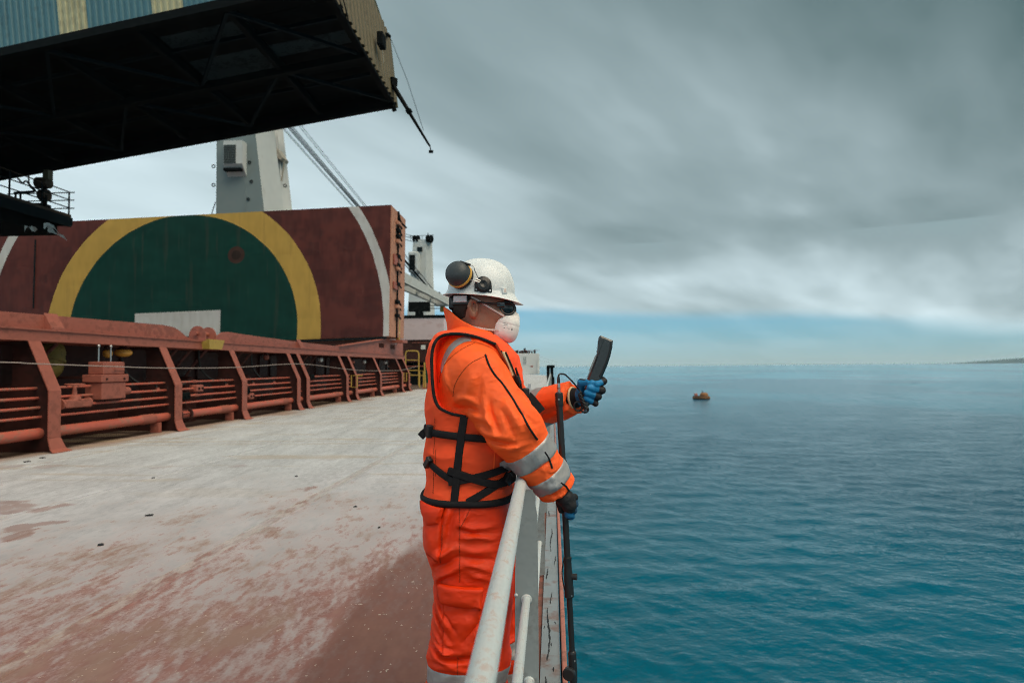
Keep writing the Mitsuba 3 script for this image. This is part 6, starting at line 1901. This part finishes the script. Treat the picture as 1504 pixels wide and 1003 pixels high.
for s in (1, -1):
    mir = (lambda q_: q_) if s == 1 else (lambda q_: np.array([q_[0], 2 * YB - q_[1], q_[2]]))  # noqa: E731
    out_n = lambda q_: (q_ - HO) * np.array([1, 1.0, 0.45]) / np.linalg.norm((q_ - HO) * np.array([1, 1.0, 0.45]))  # noqa: E731
    c = mir(on_helmet(709.5, 418))
    n_ = out_n(c)
    mt = part(man, 'muff_mount', lathe([(-0.006, 0.0), (-0.006, 0.029), (0.006, 0.028), (0.010, 0.022), (0.014, 0.021), (0.016, 0.012), (0.012, 0.0)], c, n_, 28), 'black_plastic', 30)
    for x, y in ((700, 424), (718.5, 426)):
        k_ = mir(on_helmet(x, y))
        part(mt, 'mount_foot', plate_on(k_, out_n(k_), 0.015, 0.028, 0.006), 'black_plastic', 30)
        for dz in (0.007, -0.007):
            part(mt, 'rivet', lathe([(0, 0.0028), (0.0015, 0.0028), (0.002, 0)], k_ + out_n(k_) * 0.006 + [0, 0, dz], out_n(k_), 10), 'helmet_shell', 30)
    for x, y in ((706, 414.5), (705, 417)):
        k_ = mir(on_helmet(x, y))
        part(mt, 'wire_sleeve', rod(k_ + out_n(k_) * 0.014, k_ + out_n(k_) * 0.016 + [-0.014, 0, 0.006], 0.0026, 8), 'bare_metal', 40)
    cup = mir(H(672.5, 402, 2.285))
    axm = mir(np.array([-0.36, -0.86, 0.36]) + np.array([0, 0, 0]))if s == 1 else np.array([-0.36, 0.86, 0.36])
    axm = np.array([-0.36, -0.86 * s, 0.36]) / np.linalg.norm([-0.36, 0.86, 0.36])
    base = cup - axm * 0.022
    dome = [(0.014, 0.0435), (0.024, 0.0435), (0.036, 0.041), (0.046, 0.035), (0.053, 0.026), (0.057, 0.014), (0.058, 0.0)]
    mc = part(man, 'ear_muff', lathe(dome, base, axm, 40), 'muff_grey', 60)
    part(mc, 'yellow_ring', lathe([(0.004, 0.038), (0.005, 0.0455), (0.0135, 0.0458), (0.0155, 0.040)], base, axm, 40), 'muff_yellow', 40)
    part(mc, 'cushion', lathe([(-0.014, 0.0), (-0.014, 0.036), (-0.010, 0.043), (-0.003, 0.0445), (0.0035, 0.040)], base, axm, 40), 'black_rubber', 50)
    k1, k2 = mir(H(676, 384.5, 2.275)), mir(H(691, 389.5, 2.27))
    part(mc, 'arm_clip', rod(k1, k2, 0.0042, 8), 'black_plastic', 40)
    mA = mir(on_helmet(704.5, 414))
    part(mc, 'arm_wire', tube(curve([k2, mir(H(696.5, 392, 2.268)), mir(H(697.5, 398, 2.268)), mA + out_n(mA) * 0.013], 16), 0.0014, 6), 'bare_metal', True)
    mB = mir(on_helmet(703.5, 417.5))
    part(mc, 'arm_wire', tube(curve([mir(H(689, 411, 2.275)), mir(H(697, 413, 2.27)), mB + out_n(mB) * 0.013], 10), 0.0014, 6), 'bare_metal', True)
    b_ = mir(on_helmet(740, 427.5))
    part(hel, 'slot_block', plate_on(b_, out_n(b_), 0.022, 0.022, 0.006), 'helmet_shell', 30)
    b2 = mir(on_helmet(740, 428))
    part(hel, 'slot_inset', plate_on(b2 + out_n(b2) * 0.004, out_n(b2), 0.012, 0.015, 0.0028), 'elastic', 30)
for y in (-0.005, 0.008):
    k_ = helmet_surface(np.array(0.0), np.array(0.45))
    part(hel, 'front_badge', plate_on(k_ + [0, 0.004 + y, y], k_ - HO, 0.012, 0.008, 0.002), 'silver_tape', 30) if y < 0 else None
# the head band with its knob at the nape, and a grey pad
part(man, 'nape_knob', rbox(H(660.5, 455, YB - 0.036), H(671, 437.5, YB + 0.036), 0.010, 2), 'black_plastic', 30)
bd = []
for t in np.radians(np.linspace(95, 265, 40)):
    bd.append(H(704, 445, YB) + np.array([0.103 * math.cos(t), 0.0825 * math.sin(t), -0.004 * math.cos(t)]))
bd = np.array(bd)
nb = bd - H(704, 445, YB)
nb[:, 2] = 0
nb /= np.linalg.norm(nb, axis=1, keepdims=True)
part(man, 'head_band', strip_mesh(bd - [0, 0, 0.006], nb, 0.014, 0.003, 0.003), 'black_plastic', 60)
part(man, 'band_pad', strip_mesh(bd[29:37] + nb[29:37] * 0.005 + [0, 0, 0.006], nb[29:37], 0.022, 0.003, 0.002), 'helmet_shell', 60)

# ---- glasses
gl = numbered(man + '__glasses')
for s in (-1, 1):
    c = H(747.5, 454.2, YB) + WN * 0.047 * s + [-0.001, 0, 0]
    n_ = np.array([0.50, 0.86 * s, -0.05])
    d_, s_, u_ = frame(n_)
    t = np.linspace(0, 2 * np.pi, 41)[:-1]
    rimp = c + (0.0275 * np.cos(t)[:, None] * s_ + 0.0225 * np.sin(t)[:, None] * u_) - d_ * (0.20 * (np.cos(t) ** 2)[:, None] * 0.03)
    r_ = part(gl, 'rim', tube(rimp, 0.0052, 10, closed=True), 'black_plastic', True)
    ring = [c + d_ * (0.006 * (1 - f * f)) + (0.0275 * f * np.cos(t)[:, None] * s_ + 0.0225 * f * np.sin(t)[:, None] * u_) - d_ * (0.006 * f * f * (np.cos(t) ** 2)[:, None]) for f in (0.02, 0.25, 0.5, 0.75, 1.0)]
    v = np.vstack(ring)
    i, j = np.meshgrid(np.arange(4), np.arange(40), indexing='ij')
    q = np.stack([i * 40 + j, (i + 1) * 40 + j, (i + 1) * 40 + (j + 1) % 40, i * 40 + (j + 1) % 40], -1).reshape(-1, 4)
    part(gl, 'lens', trimesh.Trimesh(v, np.vstack([q[:, :3], q[:, [0, 2, 3]]]), process=False), 'lens_dark', True)
    hinge = H(737, 449.5, YB) + WN * 0.073 * s
    part(gl, 'temple', tube(curve([c - s_ * (0.0 ) + WN * 0.020 * s + [-0.010, 0, 0.008], hinge, H(718, 448.5, YB) + WN * 0.082 * s, H(700, 446.5, YB) + WN * 0.084 * s], 16), [0.0045] * 5 + [0.0035] * (len(curve([(0, 0, 0), (1, 0, 0), (2, 0, 0), (3, 0, 0)], 16)) - 5), 8), 'black_plastic', True)
    part(gl, 'side_guard', rbox(np.minimum(hinge + [-0.012, -0.003, -0.010], hinge + [0.016, 0.003, 0.008]), np.maximum(hinge + [-0.012, -0.003, -0.010], hinge + [0.016, 0.003, 0.008]), 0.0028, 1), 'lens_dark', 30)
part(gl, 'bridge', tube(curve([H(752, 452, YB) + WN * -0.016, H(755, 450.5, YB), H(752, 452, YB) + WN * 0.016], 10), 0.0035, 8), 'black_plastic', True)

# ---- dust mask
MC = H(742.0, 481.5, YB)


def mask_sdf(p):
    q = p - MC
    R = np.array([[0.97, 0, -0.24], [0, 1, 0], [0.24, 0, 0.97]])
    q = q @ R.T
    r = np.array([0.0485, 0.063, 0.0520])
    n = 2.9
    k0 = (np.abs(q / r) ** n).sum(-1) ** (1 / n)
    d = (k0 - 1) * 0.05
    d = smin(d, ell(p, H(755.5, 465, YB), (0.016, 0.018, 0.018)), 0.015)
    return smax(d, -(q[:, 0] + 0.041), 0.004) + 0.0012 * np.exp(-((q[:, 2] - 0.012) / 0.003) ** 2)


mk = part(man, 'dust_mask', nets(mask_sdf, MC - 0.085, MC + 0.085, 0.0027), 'mask_white', True)
mkf = lambda p: mask_sdf(np.asarray(p, float).reshape(-1, 3)).reshape(np.shape(p)[:-1])  # noqa: E731
gp = np.random.default_rng(2)
for (x, y), (w, h) in (((742.5, 475.3), (0.020, 0.0032)), ((743.5, 477.8), (0.014, 0.0022)), ((747.5, 483), (0.010, 0.0018)), ((752.2, 484.3), (0.0045, 0.009)), ((741.5, 482.0), (0.006, 0.0018))):
    n_ = max(1, int(w / 0.0045))
    for k_ in range(n_):
        xx = x + (k_ - (n_ - 1) / 2) * 0.0045 / 0.0024
        part(mk, 'print_mark', chip(mkf, xx, y + 0.35 * (k_ - (n_ - 1) / 2), 0.0034 if n_ > 1 else w, h * gp.uniform(0.75, 1.0), 0.0004, 2.36, -0.15), 'mask_print', False)
bodyf = lambda p: body(np.asarray(p, float).reshape(-1, 3)).reshape(np.shape(p)[:-1])  # noqa: E731
headf = lambda p: head_sdf(np.asarray(p, float).reshape(-1, 3)).reshape(np.shape(p)[:-1])  # noqa: E731
for s in (-1, 1):
    pts = [(740, 464.0), (727, 456.5), (716, 450), (704, 442.5), (692, 436)]
    p = drape(lambda q_: np.minimum(headf(q_), mkf(q_)), curve([(x, y, 0) for x, y in pts], 24)[:, :2], 2.33)
    p = p + np.array([0, -0.002, 0])
    p[:, 1] = np.minimum(p[:, 1], p[:, 1].min() + 0.016)
    pts2 = [(732, 485), (718, 484), (708, 482.5), (697, 480.5), (686, 477)]
    p2 = drape(lambda q_: np.minimum(headf(q_), mkf(q_)), curve([(x, y, 0) for x, y in pts2], 24)[:, :2], 2.33) + np.array([0, -0.002, 0])
    for q_ in (p, p2):
        if s == 1:
            q_ = q_ * [1, -1, 1] + [0, 2 * YB, 0]
        part(mk, 'elastic_strap', strip_mesh(q_, np.tile([0, 1.0 * s, 0], (len(q_), 1)), 0.0062, 0.0016, 0.001), 'elastic', 60)

# ---- gloves, the meter and the pole
BLUE, BLACK, TAN = np.array([0.005, 0.165, 0.37]), np.array([0.010, 0.011, 0.013]), np.array([0.55, 0.42, 0.25])


def glove(name, h, wr, lo, hi, paint):
    def f(p):
        d = hand_sdf(p, h, 0.0)
        d = smin(d, cone(p, wr - (h['palm'][0][0] - wr) * 0.25, h['palm'][0][0], 0.034, 0.030), 0.012)
        m_ = np.abs(d) < 0.01
        if m_.any():
            d = d.copy()
            d[m_] -= 0.0016 * (ridge(p[m_] * 95, 6) - 0.4)
        return d
    m_ = relax(nets(f, lo, hi, 0.0024), 1)
    return part(man, name, m_, 'glove_knit', True, color=paint(np.array(m_.vertices), np.array(m_.vertex_normals)))


def paint_left(v, n):
    u = (HL['palm'][0][0] - WRL) / np.linalg.norm(HL['palm'][0][0] - WRL)
    blue = np.ones(len(v))
    for f, r in zip(HL['fingers'], (0, 1, 2, 3)):                   # the backs of the fingers are black, the gripping side blue
        a, b, c, d = f
        e = cone(v, c, d, 0.012, 0.010)
        t = np.clip(((v - c) @ (d - c)) / ((d - c) @ (d - c)), -1, 1)
        m_ = (e < 0.006)
        blue[m_] = np.clip((t[m_] - 0.30) / 0.10, 0, 1)
        e2 = np.minimum(cone(v, b, c, 0.012, 0.012), cone(v, a, b, 0.013, 0.012))
        blue[(e2 < 0.004) & (e > 0.004)] = 0
    th = HL['thumb']
    e = cone(v, th[1], th[2], 0.013, 0.011)
    top_ = (e < 0.008) & (n[:, 2] > 0.62) & (((v - th[1]) @ (th[2] - th[1])) < 0.5 * ((th[2] - th[1]) @ (th[2] - th[1])))
    blue[top_] = 0
    blue[(n[:, 1] > 0.35) & (v[:, 1] > 2.40)] = 0
    along_ = (v - WRL) @ u
    blue *= np.clip((along_ - 0.030) / 0.004, 0, 1)
    c = BLUE * blue[:, None] + BLACK * (1 - blue)[:, None]
    c = c * (0.8 + 0.4 * meshkit.noise(v * 260, 2))[:, None]
    return c


def paint_right(v, n):
    blue = np.zeros(len(v))
    for i_, f in enumerate(HR['fingers']):
        a, b, c, d = f
        e2 = np.minimum(cone(v, b, c, 0.012, 0.011), cone(v, c, d, 0.011, 0.009))
        if i_ >= 1:
            blue[e2 < 0.004] = 0.25
        if i_ >= 3:
            blue[(cone(v, a, b, 0.012, 0.012) < 0.004) & (n[:, 2] < 0.35)] = 0.6
    e = cone(v, HR['thumb'][1], HR['thumb'][2], 0.013, 0.011)
    return (BLUE * blue[:, None] + BLACK * (1 - blue)[:, None]) * (0.8 + 0.4 * meshkit.noise(v * 260, 2))[:, None]


lo_ = np.min([*[q for f in HL['fingers'] for q in f], *HL['thumb'], WRL], 0) - 0.05
hi_ = np.max([*[q for f in HL['fingers'] for q in f], *HL['thumb'], WRL], 0) + 0.05
g1 = glove('glove', HL, WRL, lo_, hi_, paint_left)
ul2 = (HL['palm'][0][0] - WRL) / np.linalg.norm(HL['palm'][0][0] - WRL)
d_, s_, u_ = frame(ul2)
cc_ = WRL + ul2 * 0.006
part(g1, 'cuff_edge', tube([cc_ + 0.0375 * (math.cos(t) * s_ + math.sin(t) * u_) for t in np.linspace(0, 6.283, 33)[:-1]], 0.0042, 8, closed=True), 'cream_webbing', True)
part(g1, 'cuff', tube([WRL - ul2 * 0.01, WRL + ul2 * 0.004, WRL + ul2 * 0.02, WRL + ul2 * 0.032], [0.036, 0.0375, 0.0355, 0.031], 32), 'black_web', True)
lo_ = np.min([*[q for f in HR['fingers'] for q in f], *HR['thumb'], WRR], 0) - 0.05
hi_ = np.max([*[q for f in HR['fingers'] for q in f], *HR['thumb'], WRR], 0) + 0.05
g2 = glove('glove', HR, WRR, lo_, hi_, paint_right)

# the meter: a bent handset with an overhanging head
def bevel_prism(poly, y0, y1, b):
    """Outline of (x, z) points between two upright planes, its long edges chamfered by b."""
    po = np.array(poly)
    area = 0.5 * np.sum(po[:, 0] * np.roll(po[:, 1], -1) - np.roll(po[:, 0], -1) * po[:, 1])
    if area < 0:
        po = po[::-1]
    e = np.roll(po, -1, 0) - po
    e /= np.linalg.norm(e, axis=1, keepdims=True)
    nn = np.stack([e[:, 1], -e[:, 0]], 1)
    v1 = nn + np.roll(nn, 1, 0)
    v1 /= np.maximum((v1 * nn).sum(1, keepdims=True), 0.35)
    inn_ = po - v1 * b
    rings = [np.c_[inn_[:, 0], np.full(len(po), y0), inn_[:, 1]], np.c_[po[:, 0], np.full(len(po), y0 + b), po[:, 1]], np.c_[po[:, 0], np.full(len(po), y1 - b), po[:, 1]], np.c_[inn_[:, 0], np.full(len(po), y1), inn_[:, 1]]]
    n = len(po)
    f = []
    for r in range(3):
        for k_ in range(n):
            a_, b_ = r * n + k_, r * n + (k_ + 1) % n
            f += [(a_, b_, b_ + n), (a_, b_ + n, a_ + n)]
    _, tri = trimesh.creation.triangulate_polygon(Polygon(inn_), engine='earcut') if False else (None, None)
    import mapbox_earcut as ec
    tri = ec.triangulate_float64(inn_, np.array([n], dtype=np.uint32)).reshape(-1, 3)
    f += [tuple(t) for t in tri[:, ::-1]] + [tuple(t + 3 * n) for t in tri]
    m_ = trimesh.Trimesh(np.vstack(rings), np.array(f), process=False)
    trimesh.repair.fix_normals(m_)
    return m_


me = thing('handheld_meter', 'black curved handheld meter raised in the blue glove in front of the sea', 'meter')
YM = 2.388
xz = lambda x, y: (lambda q_: (q_[0], q_[2]))(H(x, y, YM))  # noqa: E731
outl = [(899.3, 500.5), (898.3, 511), (895.3, 524), (891.3, 536), (886.5, 547.5), (882, 557), (876, 570), (871, 583), (866, 593), (860, 600), (853, 597), (855, 585), (858.5, 571), (863, 554), (868, 542), (873, 529.5), (875.8, 521), (877.0, 519), (878.8, 501), (880.0, 494.5), (881.5, 493.2)]
part(me, 'case', bevel_prism([xz(*q_) for q_ in outl], YM - 0.034, YM + 0.034, 0.006), 'meter_case', 25)
rib = [(898.6, 502.5), (896.5, 515), (892.5, 528), (887.5, 541), (881.5, 553.5)]
part(me, 'back_rib', tube(curve([H(x - 1.2, y, YM - 0.0335) for x, y in rib], 20), 0.0028, 6), 'black_rubber', True)
part(me, 'screen_bezel', bevel_prism([xz(*q_) for q_ in ((880.6, 494.2), (878.2, 501), (876.0, 520.5), (877.6, 521), (881.5, 511), (885.5, 499.5))], YM - 0.0405, YM - 0.0345, 0.0012), 'meter_case', 25)
part(me, 'screen', bevel_prism([xz(*q_) for q_ in ((878.4, 502), (876.6, 518), (876.0, 518), (877.8, 502))], YM - 0.028, YM + 0.028, 0.0004), 'lens_dark', False)
part(me, 'front_edge', tube([H(875, 522.5, YM - 0.034), H(870.5, 534, YM - 0.0345), H(866, 544.5, YM - 0.0345)], 0.0028, 6), 'grey_plate', True)
ln = [H(820.3, 553.5, 2.25), H(820.8, 550.5, 2.25), H(824, 549.0, 2.256), H(830, 550.3, 2.268), (H(836, 555.5, 2.29)), H(843, 563, 2.325), H(849, 570.5, 2.352), H(855, 578, 2.355)]
part(me, 'lead', tube(curve(ln, 60), 0.0026, 8), 'black_plastic', True)
ax0, ax1 = H(851, 577, 2.352), H(861, 602.5, 2.345)
tt = np.linspace(0, 1, 420)
dv, sv, uv_ = frame(ax1 - ax0)
hel_p = ax0 + (ax1 - ax0) * tt[:, None] + 0.0068 * (np.cos(tt * 2 * np.pi * 13)[:, None] * sv + np.sin(tt * 2 * np.pi * 13)[:, None] * uv_)
part(me, 'coiled_lead', tube(hel_p, 0.0021, 6), 'black_plastic', True)
c1 = H(849.5, 596.5, 2.365)
tt = np.linspace(0, 5 * 2 * np.pi, 160)
loop = c1 + np.stack([(0.0145 + 0.001 * np.sin(tt * 0.7)) * np.cos(tt), -0.010 + 0.004 * tt / (2 * np.pi), 0.0155 * np.sin(tt)], -1)
part(me, 'lead_loops', tube(loop, 0.0030, 7), 'black_plastic', True)
c1 = H(859, 601, 2.352)
loop = c1 + np.stack([0.0115 * np.cos(tt), -0.008 + 0.0032 * tt / (2 * np.pi), 0.011 * np.sin(tt)], -1)
part(me, 'lead_loops', tube(loop, 0.0030, 7), 'black_plastic', True)

po_ = thing('sampling_pole', 'black jointed telescopic pole held upright over the side in the gloved hand', 'pole')
top_p, bot_p = H(821.3, 590, 2.25), H(846.5, 1085, 2.25)
along_p = lambda y: H(np.interp(y, [545, 590, 690, 740, 800, 900, 1003, 1085, 1300], [820.0, 821.3, 827, 829.3, 832.5, 837.5, 842.5, 846.5, 856]), y, 2.25)  # noqa: E731
seg = lambda ys_, rs_, nm, mt_='black_plastic': part(po_, nm, tube([along_p(y) for y in ys_], rs_, 20), mt_, 40)  # noqa: E731
seg([553, 557, 561, 563], [0.004, 0.0048, 0.0052, 0.0045], 'lead_boot')
seg([562.5, 565, 570, 577], [0.0046, 0.0050, 0.0050, 0.0046], 'connector', 'bare_metal')
seg([569, 571.5], [0.0056, 0.0056], 'connector_ring', 'edge_bar_paint')
seg([575.8, 577, 578, 594, 597, 598], [0.008, 0.0118, 0.0128, 0.0128, 0.0110, 0.0095], 'collar')
seg([596, 640, 680], [0.0106, 0.0106, 0.0106], 'upper_tube')
seg([674.5, 676, 677, 698, 700, 702], [0.0106, 0.0132, 0.0140, 0.0140, 0.0130, 0.0105], 'joint_clamp')
seg([699, 760, 820], [0.0102, 0.0102, 0.0102], 'middle_tube')
seg([817, 818, 821, 823, 836, 848, 860, 862, 876, 878], [0.010, 0.0135, 0.0140, 0.0120, 0.0128, 0.0150, 0.0140, 0.0155, 0.0150, 0.0095], 'middle_clamp')
seg([872, 930, 975], [0.0094, 0.0094, 0.0094], 'lower_tube')
seg([955, 957, 960, 985, 1000, 1004], [0.0094, 0.0125, 0.0135, 0.0135, 0.0125, 0.0095], 'lower_clamp')
seg([1000, 1080, 1180], [0.0088, 0.0088, 0.0088], 'end_tube')
seg([1170, 1174, 1215, 1222], [0.0088, 0.0145, 0.0145, 0.006], 'intake')
k_ = along_p(846)
part(po_, 'clamp_knob', lathe([(0, 0.0), (0, 0.009), (0.012, 0.010), (0.020, 0.010), (0.020, 0.0)], k_ + [0.008, -0.002, 0.0], (1, -0.15, 0), 18), 'black_plastic', 30)
k_ = along_p(985)
part(po_, 'clamp_lever', lathe([(-0.012, 0.0), (-0.012, 0.020), (0.010, 0.021), (0.013, 0.016), (0.013, 0.0)], k_ + [-0.012, -0.012, -0.002], (-0.25, -1, 0), 22), 'black_plastic', 30)
for y in (586.5, 684, 873, 968):
    k_ = along_p(y)
    part(po_, 'rivet', lathe([(0, 0.0026), (0.0014, 0.0026), (0.002, 0.0)], k_ + [-0.001 if y < 700 else 0.007, -0.0135 if y < 700 else -0.0115, 0], (0, -1, 0), 12), 'bare_metal', 30)
part(po_, 'line', tube(curve([along_p(822) + [-0.013, -0.004, 0], along_p(840) + [-0.020, -0.006, 0], along_p(858) + [-0.017, -0.006, 0], along_p(874) + [-0.010, -0.004, 0]], 16), 0.002, 6), 'black_web', True)

# ------------------------------------------------------------------ the sea air
scene['haze_air'] = {'type': 'homogeneous', 'albedo': {'type': 'rgb', 'value': [0.78, 0.93, 0.97]}, 'sigma_t': 5e-5}
scene['haze'] = {'type': 'cube', 'to_world': T().translate([0, 0, 165 - 5.6]).scale([40000, 40000, 171]), 'bsdf': {'type': 'null'}, 'interior': {'type': 'ref', 'id': 'haze_air'}}
labels['haze'] = {'kind': 'stuff', 'label': 'thin sea haze that pales the horizon and the far headland', 'category': 'haze'}
scene['camera']['medium'] = {'type': 'ref', 'id': 'haze_air'}
